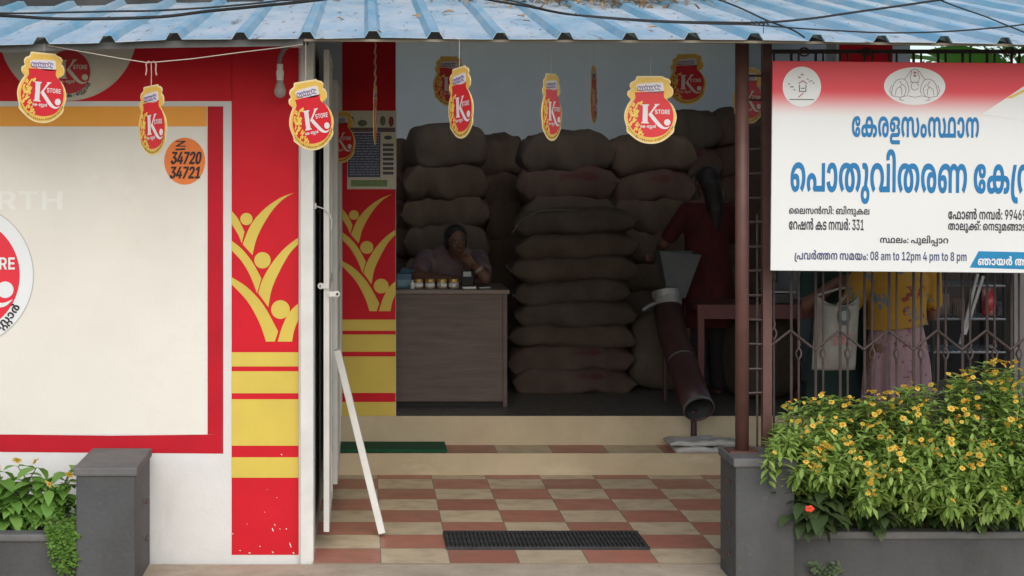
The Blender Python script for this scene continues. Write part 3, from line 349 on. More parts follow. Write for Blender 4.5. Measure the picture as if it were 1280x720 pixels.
'ൺ': '1715;410 577,58 -2,52 -8,45 -14,41 -19,39 -26,35 -32,-42 22,25 24,27 20,30 15,34 12,37 6,40 2,42 -2,37 -7,32 -11,29 -16,28 -19,28 -24,6 -67,65 -175,0 -256,-167 0,0 312,-1 30,-2 25,-3 21,-5 18,-8 15,-9 13,-8 8,-10 6,-11 5,-13 4,-14 2,-16 1,-15 -1,-13 -2,-13 -4,-11 -6,-10 -7,-9 -8,-9 -13,-8 -16,-5 -18,-4 -22,-2 -27,-1 -33,0 -303,-166 0,0 270,-1 44,-4 35,-6 27,-9 21,-11 17,-14 15,-13 9,-16 8,-16 6,-20 5,-22 3,-26 1,-40 -3,-37 -8,-34 -14,-31 -19,-27 -25,-22 -30,-16 -35,-10 -40,-3 -45,0 -4,1 -33,4 -28,6 -23,8 -19,10 -14,11 -11,13 -7,13 -4,14 -1,12 1,11 2,9 5,8 6,7 8,5 9,4 12,2 14,1 15,-2 22,-5 18,-9 14,-13 11,-16 6,-20 3,-23 -3,-22 -6,-21 -12,-21 -15,-23 -21,-24 -25,-16 109,24 21,27 18,30 18,34 14,37 8,40 3,38 -3,34 -7,30 -12,25 -17,20 -21,16 -24,12 -28,7 -31,2 -34,-3 -37,-8 -33,-13 -30,-19 -26,-24 -22,-30 -17,-34 -13,-39 -7,-45 -3,-41 3,-40 9,-37 14,-34 21,-28 28,-24 34,-19 41,-10 49,-4 56,6 69,16 61,28 53,37 46,45 37,53 30,59 21,63 13;1433 -12,-50 3,-45 10,-38 15,-33 22,-27 27,-21 33,-15 38,-9 42,-3 48,2 31,5 30,8 30,13 29,16 29,21 30,26 29,30 30,36 31,24 33,22 19,18 18,15 16,11 17,7 18,2 21,-1 14,-5 12,-8 10,-11 7,-16 4,-19 2,-13 -1,-12 -1,-12 -1,-11 -2,-9 -2,-8 -2,-28 105,19 5,22 5,25 4,26 3,26 2,27 0,43 -2,36 -7,29 -12,22 -15,17 -18,12 -20,8 -21,4 -22,2 -22,-3 -36,-10 -33,-17 -31,-22 -30,-29 -30,-35 -32,-21 -23,-24 -20,-21 -23,-19 -23,-16 -25,-14 -26,-11 -27,-7 -27,-5 -28,-2 -27,1 -22,2 -19,4 -19,6 -16,8 -14,10 -12,13 -8,15 -5,19 -2,23 3,19 10,15 15,10 23,7 30,2 39,-1 27,-4 27,-7 28,-9 26,-11 25,-14 24,-17 21,-20 19,-23 15,-16 8,-17 7,-18 6,-21 4,-25 2,-30 1,-26 -1,-25 -2,-21 -5,-19 -6,-18 -8,-15 -11,-12 -10,-10 -13,-9 -13,-7 -16,-7 -19,-5 -22,-3 -25,-3 -29,0 -34,0 -189,-152 0,0 198,42 210,21 20,22 19,23 17,26 15,30 13,33 10,39 8,44 5,49 1,35 0,33 -3,31 -4,29 -6,28 -8,27 -10,5 -1,5 -2,5 -3,5 -2,5 -2,5 -2,38 -22,34 -25,31 -29,26 -32,22 -34,18 -37,12 -40,8 -40,2 -42,-6 -72,-20 -60,-33 -49,-47 -35,-63 -22',
'9': '646;321 737,47 -3,44 -10,41 -16,37 -22,32 -28,27 -34,20 -39,12 -44,4 -50,-3 -38,-7 -38,-13 -38,-18 -39,-23 -43,-29 -46,-169 -249,-151 0,228 334,41 0,-8 -11,-11 -11,-13 -11,-16 -10,-18 -9,-20 -7,-21 -6,-23 -3,-25 -2,-42 3,-39 9,-36 15,-31 21,-27 26,-21 31,-16 36,-10 40,-3 44,4 48,11 43,19 39,25 35,31 29,36 23,41 17,45 11;322 619,-22 -2,-21 -5,-19 -9,-17 -12,-14 -15,-12 -18,-8 -20,-5 -21,-2 -24,2 -23,5 -22,8 -20,12 -18,14 -15,17 -12,19 -9,21 -5,22 -2,22 2,21 5,19 9,16 12,15 15,11 18,9 19,5 22,2 23,-2 24,-5 22,-9 20,-11 18,-14 15,-17 12,-19 9,-21 5',
'4': '646;31 129,0 118,273 481,145 0,-267 -472,0 -6,433 0,0 -121;380 0,0 164,4 54,0 236,137 0,0 -454',
'6': '646;325 -10,-47 3,-44 10,-41 16,-37 23,-32 28,-27 34,-20 39,-12 44,-4 49,3 38,7 38,13 38,18 40,23 43,29 45,169 250,151 0,-228 -335,-41 0,8 12,11 11,14 11,15 10,18 9,20 7,21 6,23 3,25 1,43 -3,39 -9,35 -15,32 -21,26 -25,21 -31,16 -36,10 -40,3 -45,-4 -47,-11 -44,-19 -39,-25 -34,-31 -29,-36 -24,-41 -17,-44 -10;324 108,23 2,21 6,18 9,17 12,14 15,12 18,8 19,6 22,1 23,-1 24,-6 22,-8 20,-12 17,-14 15,-17 12,-18 9,-21 6,-23 2,-22 -2,-21 -6,-18 -9,-17 -12,-15 -14,-11 -18,-9 -20,-5 -21,-2 -24,2 -23,5 -22,9 -20,11 -18,15 -15,17 -12,18 -9,21 -6',
'ൂ': '395;185 -238,-64 6,-53 17,-44 29,-32 38,-19 44,-6 51,3 35,9 32,15 29,20 26,25 22,30 17,35 13,38 8,42 2,42 -2,39 -8,35 -12,30 -18,25 -21,21 -25,15 -30,9 -33,3 -36,-3 -36,-9 -32,-15 -29,-20 -26,-25 -21,-30 -17,-35 -13,-38 -7;184 37,-26 -3,-24 -7,-21 -13,-16 -18,-10 -22,-4 -27,4 -28,9 -23,17 -17,21 -13,24 -7,27 -3,27 3,24 7,21 13,17 17,9 23,4 28,-3 27,-10 23,-16 17,-22 13,-24 7;186 -101,-35 3,-28 11,-22 18,-16 24,-10 29,-3 33,2 12,3 13,6 14,9 14,10 15,13 16,48 -23,-10 -5,-9 -7,-6 -8,-5 -9,-2 -8,-1 -9,0 -10,3 -9,3 -7,6 -7,6 -6,8 -4,9 -3,11 -2,12 -1,11 1,10 2,9 3,7 5,7 6,5 6,4 8,3 9,0 9,-1 7,-2 7,-5 8,-6 7,-8 6,-10 5,48 29,14 -16,10 -14,8 -14,5 -13,3 -14,1 -14,-1 -20,-4 -18,-6 -18,-9 -17,-12 -15,-15 -12,-18 -10,-23 -6;150 577,42 -2,36 -8,30 -14,25 -18,19 -21,15 -24,10 -28,6 -28,2 -31,-3 -51,-6 -50,-10 -47,-13 -49,-15 -51,-18 -54,-154 15,15 48,12 47,10 44,7 41,5 39,1 37,-1 23,-5 20,-7 18,-11 15,-17 8,-23 3,-9 0,-9 0,-8 -1,-9 -1,-8 -2,-10 -2,-23 111,18 3,18 4,19 2,20 3,23 1',
'ക്ക': '1714;593 577,63 -4,55 -12,46 -21,38 -28,30 -34,23 -41,16 -46,9 -51,3 -55,-3 -60,-11 -54,-18 -48,-25 -41,-32 -33,-38 -27,-45 -19,-52 -11,-58 -4,-46 2,-43 7,-39 12,-34 17,-30 21,-26 26,-20 28,-17 31,-13 34,-10 37,-6 40,-2 42,9 85,24 72,40 58,56 43,71 26;593 461,-38 -5,-31 -15,-23 -26,-16 -35,-10 -45,-4 -53,2 -35,4 -31,8 -29,10 -25,13 -20,17 -17,19 -11,23 -7,26 -3,25 3,22 6,19 12,17 16,13 20,11 25,7 29,5 32,1 37,-1 36,-5 33,-7 28,-10 24,-14 20,-16 16,-19 11,-22 7;240 -12,-62 5,-53 16,-42 25,-30 36,-19 43,-6 51,3 32,7 29,13 26,17 22,20 19,23 16,19 11,21 9,22 7,24 6,27 5,30 3,34 2,39 1,43 1,751 0,32 -1,28 -1,25 -2,21 -3,20 -3,17 -5,17 -6,15 -7,16 -8,22 -16,19 -19,15 -23,11 -25,7 -29,2 -33,-6 -55,-19 -46,-31 -36,-42 -26,-52 -16,-60 -5,-48 3,-43 9,-39 14,-33 20,-27 26,-22 31,-16 37,-9 42,-4 48,1 14,0 13,1 13,1 13,1 12,2 12,2 6,0 5,1 5,0 5,1 6,1 5,13 38,16 35,20 32,23 30,27 26,31 23,34 20,37 16,40 13,42 10,45 6,47 1,62 -2,55 -9,49 -14,43 -19,36 -22,31 -27,25 -29,20 -32,15 -34,11 -35,6 -36,2 -36,-2 -43,-6 -39,-11 -37,-15 -33,-17 -32,-21 -30,-24 -27,-27 -27,-28 -26,-118 78,19 22,17 21,16 22,13 22,12 22,9 24,6 25,4 27,2 29,-3 35,-7 31,-13 29,-17 25,-22 21,-26 16,-30 13,-35 7,-38 3,-34 -2,-33 -6,-30 -10,-28 -13,-26 -17,-23 -20,-19 -24,-16 -28,-12 -31,-2 -5,-1 -5,0 -6,-1 -6,0 -5,-1 -6,-1 -9,-2 -9,0 -9,-1 -10,0 -10,0 -12,1 -27,4 -24,6 -19,9 -15,10 -12,12 -8,13 -6,13 -3,15 -1,17 1,15 6,11 9,9 12,5 14,1 17,0 12,-2 10,-3 10,-5 8,-6 8,-7 7,-10 7,-11 5,-14 4,-17 3,-23 1,-29 1,-774 0,-28 -1,-24 -1,-19 -2,-15 -4,-15 -5,-12 -7,-7 -6,-7 -7,-5 -8,-4 -9,-3 -10,-1 -11,1 -13,3 -12,5 -10,6 -9,9 -7,11 -5,12 -4,15 -2,17 -1,18 1,18 4,19 5,19 8,19 11,20 15,67 -102,-22 -13,-21 -11,-21 -10,-21 -7,-21 -6,-22 -5,-24 -3,-25 -1',
'്': '0;-125 597,-48 3,-42 7,-35 11,-30 16,-23 20,-18 23,-13 27,-7 29,-3 32,1 13,1 13,2 13,3 12,3 10,4 9,144 -25,-1 -5,-2 -7,-1 -7,-1 -6,0 -7,-1 -7,1 -15,3 -13,5 -11,7 -8,8 -7,10 -5,11 -3,12 -2,12 -1,13 1,13 2,11 3,10 5,8 6,7 9,6 11,3 13,1 15,0 7,-1 7,-1 6,-1 7,-1 7,-1 5,139 25,4 -9,2 -10,3 -12,2 -13,1 -13,0 -13,-2 -32,-7 -29,-13 -27,-17 -23,-24 -20,-29 -16,-36 -11,-42 -7',
'മ': '833;405 577,59 -2,54 -6,49 -11,44 -14,38 -19,34 -22,20 -18,18 -20,16 -22,13 -23,11 -27,8 -30,6 -33,4 -38,1 -42,0 -250,-726 0,0 250,1 41,3 37,7 33,8 30,11 28,13 24,16 23,18 20,20 18,32 22,36 18,39 15,44 10,49 6;327 458,-16 -1,-16 -5,-14 -7,-12 -10,-11 -12,-10 -14,-9 -17,-7 -19,-5 -21,-4 -26,-3 -31,0 -35,0 -192,-47 1,37 33,35 34,32 35,30 35,25 35,21 36,15 37,10 38,3 38,0 12,-2 11,-3 11,-4 10,-5 8,-7 7,-9 5,-11 3;545 367,-2 -31,-6 -31,-10 -29,-13 -29,-16 -29,-20 -28,-22 -28,-24 -28,-27 -27,-21 4,15 2,17 1,16 1,16 0,14 1,14 0,138 0,0 131,-1 41,-4 36,-6 30,-9 26,-12 23,-14 20,-18 17,-22 14,-25 13,2 8,11 -13,9 -15,8 -16,7 -19,4 -21',
'ങ്ങ': '1773;552 461,-77 -3,-68 -9,-58 -16,-50 -21,-41 -26,-32 -31,-23 -35,-13 -40,-5 -43,1 -33,4 -28,6 -23,7 -18,10 -14,11 -11,12 -7,14 -4,14 -1,13 1,11 2,10 5,8 6,7 8,5 10,4 11,2 14,1 14,-2 22,-6 18,-9 15,-13 11,-16 6,-20 3,-23 -3,-22 -6,-21 -12,-21 -15,-22 -21,-24 -25,-16 108,24 21,27 19,30 17,33 15,37 8,41 3,38 -3,34 -7,29 -12,25 -17,20 -21,17 -24,11 -28,7 -31,3 -34,-3 -37,-8 -33,-14 -30,-19 -26,-24 -22,-29 -17,-34 -13,-39 -7,-45 -3,-43 3,-40 9,-38 14,-33 21,-29 27,-23 33,-18 41,-10 47,-4 54,4 57,12 51,21 45,27 41,35 35,42 30,48 26,55 20,60 16,67 11,71 6,77 2,53 -1,48 -2,44 -5,42 -6,42 -9,40 -11,8 -2,6 -4,6 -5,6 -5,6 -5,7 -2,31 -10,29 -11,25 -13,23 -15,19 -17,15 -18,12 -19,7 -21,2 -23,-1 -16,-3 -16,-5 -15,-7 -14,-9 -12,-12 -12,-15 -12,-18 -11,-20 -10,-2 13,30 -14,25 -16,21 -20,15 -22,9 -27,3 -31,-2 -25,-7 -24,-12 -24,-18 -21,-23 -19,-31 -16,-37 -11,-46 -8,-55 -2,-60 4,-53 11,-44 19,-37 24,-30 31,-22 35,-15 39,-9 43,-3 45,2 40,7 37,11 35,15 33,20 31,24 28,28 27,32 24,36 22,6 3,6 4,6 5,7 5,6 3,6 3,31 12,32 9,35 8,36 5,36 3,37 1,44 -1,40 -4,34 -7,31 -10,29 -11,25 -14,24 -16,22 -18,22 -20,72 -282,0 -194,-167 0,0 242,-1 45,-4 39,-6 33,-10 29,-16 24,-21 21,-14 11,-17 8,-18 7,-21 4,-23 3,-25 1,-18 0,-18 -2,-16 -2,-16 -2,-15 -3,-14 -3,-26 -8,-23 -10,-22 -13,-20 -14,-17 -17,-16 -18,-13 -20,-11 -21,-8 -22,-6 -23,-4 -23,-1 -24,3 -45,10 -36,17 -27,23 -18,28 -11,32 -3,23 1,19 4,15 7,11 9,6 13,2 15,-2 14,-7 12,-10 10,-16 7,-20 5,-25 1,-32 0,0 115,20 0,27 2,21 5,15 8,10 12,6 14,2 15,-3 21,-10 16,-16 14,-23 11,-31 8,-38 5,-18 3,-18 3,-18 2,-20 2,-21 2,-22 1,-23 1,-24 1;1484 577,53 -2,46 -7,39 -12,33 -16,27 -19,21 -23,14 -25,9 -27,3 -29,-1 -19,-3 -19,-4 -17,-8 -17,-9 -15,-13 -14,-15 -12,-18 -13,-22 -11,-1 5,33 -15,26 -18,21 -22,14 -25,8 -28,3 -31,-6 -46,-18 -38,-30 -32,-42 -23,-53 -14,-64 -5,-24 0,-23 2,-21 2,-19 3,-18 3,-15 3,20 113,12 -2,11 -3,11 -2,12 -1,12 -1,14 -1,24 2,19 4,14 7,10 10,6 15,2 18,0 9,-2 8,-4 8,-4 7,-6 7,-8 6,-9 5,-11 4,-12 4,-15 2,-18 1,-22 1,-38 0,0 114,34 0,20 1,18 1,15 3,13 4,12 6,9 7,5 5,4 6,4 6,2 7,2 8,0 9,-2 18,-8 15,-13 13,-17 9,-23 5,-27 2,-30 -2,-27 -5,-24 -8,-20 -12,-19 -15,-17 -18,-10 -15,-9 -17,-8 -19,-6 -20,-4 -22,-3 -23,-2 -27,-2 -28,0 -32,0 -126,-156 0,0 170,12 107,17 45,22 42,28 36,32 31,38 26,43 21,47 15,53 9',
'പ്പ': '994;378 -47,43 -2,38 -7,32 -11,26 -15,22 -17,16 -20,12 -21,7 -22,2 -23,-1 -16,-2 -13,-3 -12,-5 -11,-4 -9,-6 -9,-13 40,227 0,0 283,166 0,0 -391,-460 0,-51 61,5 7,3 8,3 9,2 9,1 9,1 11,-2 16,-5 15,-8 12,-11 10,-15 6,-18 2,-18 -2,-15 -6,-12 -10,-8 -13,-5 -14,-1 -16,1 -16,2 -14,5 -13,5 -12,6 -11,7 -10,-109 -44,-15 19,-14 21,-12 21,-9 23,-6 26,-1 27,2 28,9 26,14 22,18 20,24 17,27 14,31 10,35 6;275 367,53 -3,46 -10,40 -16,32 -22,26 -24,20 -28,14 -30,9 -31,2 -31,0 -18,-3 -17,-4 -18,-5 -17,-6 -15,-6 -15,-3 44,278 0,0 449,167 0,0 -565,-553 0,-57 64,7 12,8 14,7 15,6 17,3 19,1 21,-2 23,-6 21,-11 19,-16 15,-20 9,-26 3,-17 -2,-16 -4,-13 -6,-12 -9,-9 -11,-7 -12,-5 -15,-3 -15,-1 -17,1 -23,5 -21,7 -19,9 -18,10 -18,11 -18,-129 -56,-23 26,-19 28,-16 29,-12 31,-7 33,-2 35,4 38,10 35,17 32,24 27,29 23,34 18,39 13,43 8',
'ത്ത': '2015;402 577,41 -1,38 -3,35 -7,34 -8,33 -12,32 -13,31 -22,51 -32,43 -38,36 -43,27 -50,16 -57,5 -63,-3 -51,-10 -45,-16 -38,-21 -33,-28 -27,-34 -20,-40 -14,-45 -9,-50 -3,-50 3,-45 9,-39 16,-34 21,-28 27,-23 34,-16 38,-10 44,-3 50,2 40,8 38,12 35,18 33,21 31,26 29,30 27,33 24,36 21,28 23,34 14,34 12,35 9,35 6,37 4,39 1,46 -1,40 -5,35 -8,31 -10,29 -13,25 -15,24 -17,22 -19,20 -19,20 -40,38 -189,0 -241,-166 0,0 252,-2 46,-4 38,-6 31,-10 25,-14 22,-18 18,-12 9,-15 7,-18 7,-20 6,-23 3,-27 1,-15 0,-16 -1,-15 -2,-15 -2,-14 -3,-14 -4,-24 -6,-27 -13,-25 -17,-23 -20,-20 -23,-17 -25,-13 -27,-10 -29,-6 -30,-2 -31,1 -31,4 -25,6 -21,9 -17,10 -13,11 -10,13 -6,13 -4,13 -1,14 1,13 4,13 6,11 9,10 13,9 17,6 20,4 25,1 30,-2 32,-5 31,-9 29,-13 27,-15 25,-18 22,-21 20,-23 17,-26 13,-28 9,-13 3,-13 3,-13 2,-14 1,-13 1,-14 1,-47 -3,-41 -8,-34 -13,-28 -17,-23 -22,-17 -26,-12 -29,-8 -31,-2 -35,1 -28,4 -26,6 -25,9 -23,11 -23,13 -22,15 -22,18 -23,21 -23,-117 -78,-28 26,-26 27,-24 27,-21 30,-17 32,-15 33,-10 37,-7 40,-2 42,2 35,6 35,11 35,14 33,21 32,25 30,32 27,37 23,44 19,51 15,58 9;1267 577,38 -1,36 -3,34 -6,33 -8,32 -12,32 -13,30 -23,51 -32,43 -38,36 -43,26 -50,16 -57,6 -63,-4 -51,-9 -45,-16 -38,-22 -33,-27 -27,-34 -20,-40 -14,-45 -9,-51 -3,-50 3,-45 9,-40 16,-34 21,-28 27,-22 34,-16 38,-9 44,-4 50,3 40,8 38,12 35,18 33,21 31,26 29,30 27,33 24,36 21,34 23,33 14,34 11,36 9,38 7,40 4,43 1,63 -2,55 -9,48 -14,42 -19,36 -22,30 -27,24 -29,20 -32,14 -34,10 -35,6 -36,2 -36,-2 -43,-7 -40,-10 -36,-14 -34,-18 -32,-21 -29,-24 -27,-27 -27,-29 -26,-114 78,19 22,17 21,15 21,14 22,11 23,9 24,7 25,4 27,1 29,-3 36,-7 33,-12 29,-16 26,-22 21,-25 17,-31 13,-36 7,-40 3,-19 -1,-19 0,-16 -2,-16 -2,-15 -3,-14 -4,-24 -6,-28 -14,-26 -17,-23 -21,-20 -23,-16 -25,-13 -27,-10 -28,-6 -30,-2 -30,2 -31,4 -25,6 -21,8 -17,10 -13,11 -10,13 -6,13 -4,14 -1,14 1,13 4,13 6,11 9,10 13,8 17,7 20,3 25,2 30,-2 32,-6 31,-9 29,-12 27,-15 25,-19 22,-21 20,-23 17,-26 13,-27 9,-9 2,-10 3,-10 1,-11 2,-11 1,-10 1,-11 0,-10 1,-10 0,-28 -1,-25 -4,-20 -6,-18 -7,-15 -8,-13 -9,-18 -18,-14 -22,-11 -26,-6 -31,-4 -39,-2 -47,0 -227,-151 0,0 239,44 211,20 18,23 18,24 17,26 15,31 13,33 11,38 9,44 5',
'യ': '1168;746 -12,-36 1,-34 3,-33 5,-32 8,-32 10,-33 14,-5 2,-6 3,-7 4,-7 3,-6 4,-6 3,-36 23,-32 26,-28 28,-23 30,-20 33,-15 34,-10 37,-7 37,-2 39,1 26,3 23,5 22,7 20,8 20,9 17,14 15,16 23,18 19,20 17,22 13,24 10,26 8,27 5,27 3,28 1,73 -6,62 -21,51 -34,37 -48,23 -60,7 -75,-5 -60,-16 -55,-25 -49,-34 -43,-40 -38,-46 -32,-7 -4,-5 -4,-6 -3,-6 -4,-6 -3,-7 -4,-34 -14,-34 -11,-36 -9,-37 -7,-39 -4,-39 -1,-62 3,-56 8,-51 14,-46 19,-41 23,-35 28,-30 33,-24 36,-19 40,-14 44,-8 47,-2 50,3 46,10 42,16 38,23 34,29 29,36 24,42 17,49 11,55 3,44 -2,42 -9,39 -14,35 -21,31 -29,26 -36,-128 -63,-13 18,-14 15,-14 11,-15 8,-16 5,-18 1,-19 -2,-17 -5,-15 -8,-13 -12,-11 -15,-9 -17,-6 -20,-4 -23,-1 -26,3 -43,9 -40,15 -37,20 -32,26 -28,32 -23,36 -16,42 -10,45 -4,16 1,16 1,15 1,14 2,13 3,13 3,7 2,7 1,7 1,7 2,6 1,6 3,21 12,21 16,19 19,17 22,14 24,12 27,9 30,6 31,2 33,-2 29,-4 25,-7 20,-9 17,-10 13,-13 10,-13 7,-14 4,-14 1,-16 -1,-15 -5,-14 -7,-13 -10,-10 -14,-9 -17,-6 -21,-4 -24,-1 -28,2 -32,5 -30,8 -29,11 -27,14 -25,16 -22,19 -20,21 -17,23 -14,7 -2,6 -2,6 0,6 0,7 -1,7 -2,12 -3,13 -2,14 -3,15 -1,15 -1,16 -1,41 3,38 8,34 14,29 20,25 24,21 30,14 35,9 40,3 44,-1 29,-4 30,-7 30,-11 31,-16 32,-21 33,129 73,32 -41,26 -43,19 -43,14 -43,8 -45,2 -45,-2 -40,-6 -40,-10 -39,-16 -38,-21 -35,-26 -33,-32 -29,-40 -25,-46 -21,-53 -16,-62 -9',
'0': '646;323 -10,-58 5,-51 15,-45 24,-38 34,-31 43,-24 51,-17 59,-11 68,-3 74,3 75,11 67,17 60,24 51,32 43,37 34,45 25,51 14,58 5,58 -5,51 -15,45 -24,38 -34,31 -43,24 -51,18 -60,10 -67,4 -75,-4 -74,-10 -68,-17 -59,-25 -51,-31 -43,-37 -34,-45 -24,-52 -15;323 115,28 3,24 9,21 15,17 21,15 28,11 34,8 40,5 46,1 52,-1 53,-5 47,-8 40,-11 34,-15 27,-17 22,-21 15,-24 9,-28 4,-27 -4,-24 -9,-21 -15,-18 -22,-14 -27,-12 -34,-8 -40,-4 -47,-2 -53,2 -52,4 -46,8 -40,12 -34,14 -28,18 -21,21 -15,24 -9',
'8': '646;323 -10,-53 3,-48 9,-44 15,-39 20,-33 24,-27 29,-20 33,-12 35,-4 38,2 29,7 28,12 26,15 24,19 21,22 19,24 15,27 11,29 7,0 4,-37 12,-31 19,-27 27,-20 31,-12 35,-4 38,4 36,11 34,18 30,25 28,30 23,35 19,40 14,44 8,47 3,47 -3,43 -8,40 -14,36 -19,30 -23,25 -28,18 -31,11 -33,3 -36,-4 -38,-12 -35,-20 -32,-27 -26,-31 -19,-36 -12,0 -4,29 -7,26 -11,25 -15,22 -19,19 -21,15 -24,12 -26,7 -28,2 -29,-4 -38,-12 -35,-20 -33,-27 -29,-33 -24,-39 -20,-45 -15,-48 -9;323 101,23 2,22 4,20 8,17 10,14 12,12 15,9 17,5 18,2 20,-2 21,-6 19,-8 17,-13 15,-14 13,-18 11,-19 8,-21 4,-23 2,-23 -2,-22 -4,-19 -8,-17 -11,-15 -13,-12 -15,-9 -17,-5 -19,-2 -21,2 -20,5 -18,8 -17,12 -15,14 -12,18 -10,19 -8,22 -4;323 427,20 1,18 5,17 7,15 9,12 12,11 14,7 15,5 17,2 19,-2 18,-4 17,-8 16,-10 13,-13 11,-15 10,-17 6,-18 4,-20 2,-20 -2,-19 -4,-17 -6,-15 -10,-12 -11,-11 -13,-7 -16,-5 -17,-1 -18,1 -19,5 -17,8 -15,10 -14,12 -12,15 -9,17 -7,19 -5',
'a': '581;215 -11,-34 2,-31 7,-29 10,-25 14,-22 18,-17 22,-13 26,-8 31,-3 34,2 28,6 26,9 22,12 19,16 17,18 13,20 12,22 9,23 8,25 6,26 4,27 3,29 4,26 3,21 2,18 4,14 4,11 6,7 7,5 8,1 11,0 3,-1 14,-3 13,-6 12,-7 10,-10 8,-11 6,-14 5,-16 3,-17 1,-18 -1,-16 -3,-15 -5,-13 -6,-11 -7,-10 -9,-8 -10,-6 -11,-5 -11,-135 22,11 30,16 27,19 24,24 21,27 17,31 13,34 10,36 6,39 2,30 -1,28 -4,28 -6,27 -8,25 -11,23 -13,21 -17,17 -19,14 -22,11 -25,7 -28,2 -31,0 -368,-140 0,0 76,-5 0,-10 -16,-12 -15,-13 -14,-16 -12,-17 -10,-20 -9,-22 -6,-23 -3;256 93,22 1,20 5,19 7,16 10,13 13,12 14,8 16,5 18,1 18,0 59,-5 -3,-6 -3,-8 -3,-9 -2,-10 -2,-10 -3,-11 -1,-10 -2,-11 -2,-10 -1,-9 -2,-8 -1,-18 -3,-15 -4,-15 -5,-12 -7,-11 -7,-8 -10,-7 -10,-3 -12,-2 -14,2 -13,3 -12,6 -10,8 -9,10 -7,11 -6,13 -4,14 -3',
'm': '913;62 0,0 546,137 0,7 -136,-10 0,9 32,13 27,15 23,17 20,20 15,21 12,23 8,23 5,24 2,36 -4,32 -13,27 -20,22 -30,18 -38,13 -48,-17 0,10 33,13 29,17 25,20 20,21 17,24 13,26 9,26 5,28 2,32 -2,30 -8,27 -12,25 -17,20 -21,17 -25,13 -30,7 -33,3 -38,0 -368,-148 0,0 340,-2 28,-9 23,-13 17,-18 13,-21 7,-23 3,-17 -1,-16 -4,-14 -7,-13 -9,-10 -11,-8 -13,-6 -15,-4 -17,-1 -19,0 -335,-143 0,0 344,-2 25,-8 21,-13 17,-18 13,-20 8,-23 3,-17 -1,-15 -4,-15 -7,-13 -9,-10 -11,-9 -14,-7 -16,-4 -19,-1 -20,0 -330',
't': '367;334 546,0 -112,-324 0,0 112;85 676,147 0,0 -516,2 -16,3 -12,7 -10,9 -7,13 -4,16 -1,6 0,8 1,9 1,10 1,7 2,6 1,21 -111,-16 -4,-16 -3,-17 -3,-15 -1,-16 -1,-15 -1,-51 5,-41 13,-34 22,-24 31,-14 38,-5 46',
'o': '614;307 -11,-53 4,-47 12,-43 20,-36 26,-31 33,-25 39,-18 45,-11 49,-3 54,3 54,11 49,18 45,25 39,31 33,36 26,43 20,47 12,53 4,52 -4,48 -12,42 -20,37 -26,31 -33,25 -39,18 -45,10 -49,4 -54,-4 -54,-10 -49,-18 -45,-25 -39,-31 -33,-37 -26,-42 -20,-48 -12;307 105,24 3,22 7,19 12,16 16,13 20,10 23,7 26,5 29,1 30,-1 31,-5 28,-7 27,-10 23,-13 19,-16 16,-19 12,-22 7,-24 3,-25 -3,-21 -7,-19 -12,-16 -16,-13 -19,-10 -23,-7 -26,-5 -29,-1 -31,1 -30,5 -29,7 -26,10 -23,13 -20,16 -16,19 -12,21 -7',
'2': '646;69 0,0 108,258 242,21 20,18 20,17 17,14 18,11 17,10 16,6 18,4 18,2 19,-2 20,-5 19,-8 17,-11 14,-13 12,-16 10,-18 7,-19 4,-21 1,-22 -1,-19 -5,-18 -7,-15 -11,-13 -13,-11 -15,-7 -18,-5 -20,-2 -23,-143 0,4 45,11 42,18 37,24 32,30 27,36 22,40 16,45 9,48 3,49 -3,45 -9,41 -15,36 -21,30 -25,24 -30,18 -34,10 -37,4 -41,-2 -27,-5 -27,-9 -26,-13 -27,-19 -30,-25 -32,-31 -34,-38 -40,-46 -43,-110 -108,0 -5,308 0,0 -123',
'p': '631;62 -204,0 750,145 0,0 -92,7 0,8 15,10 15,11 15,14 14,17 13,19 11,22 9,26 5,29 2,39 -4,37 -10,35 -17,31 -25,26 -31,23 -38,17 -45,10 -52,3 -59,-3 -57,-10 -52,-16 -45,-22 -38,-27 -32,-31 -25,-35 -18,-37 -10,-41 -4,-28 2,-25 5,-22 8,-19 11,-17 12,-14 14,-12 15,-10 15,-8 14,-4 0,0 -291;323 109,24 2,22 7,18 12,16 16,13 19,10 23,8 26,4 28,2 30,-2 31,-4 28,-8 26,-10 22,-13 19,-16 16,-18 11,-22 7,-24 3,-23 -3,-22 -6,-18 -11,-16 -16,-13 -18,-11 -23,-7 -25,-5 -29,-2 -32,2 -31,5 -28,7 -26,11 -23,13 -19,16 -15,19 -12,21 -7',
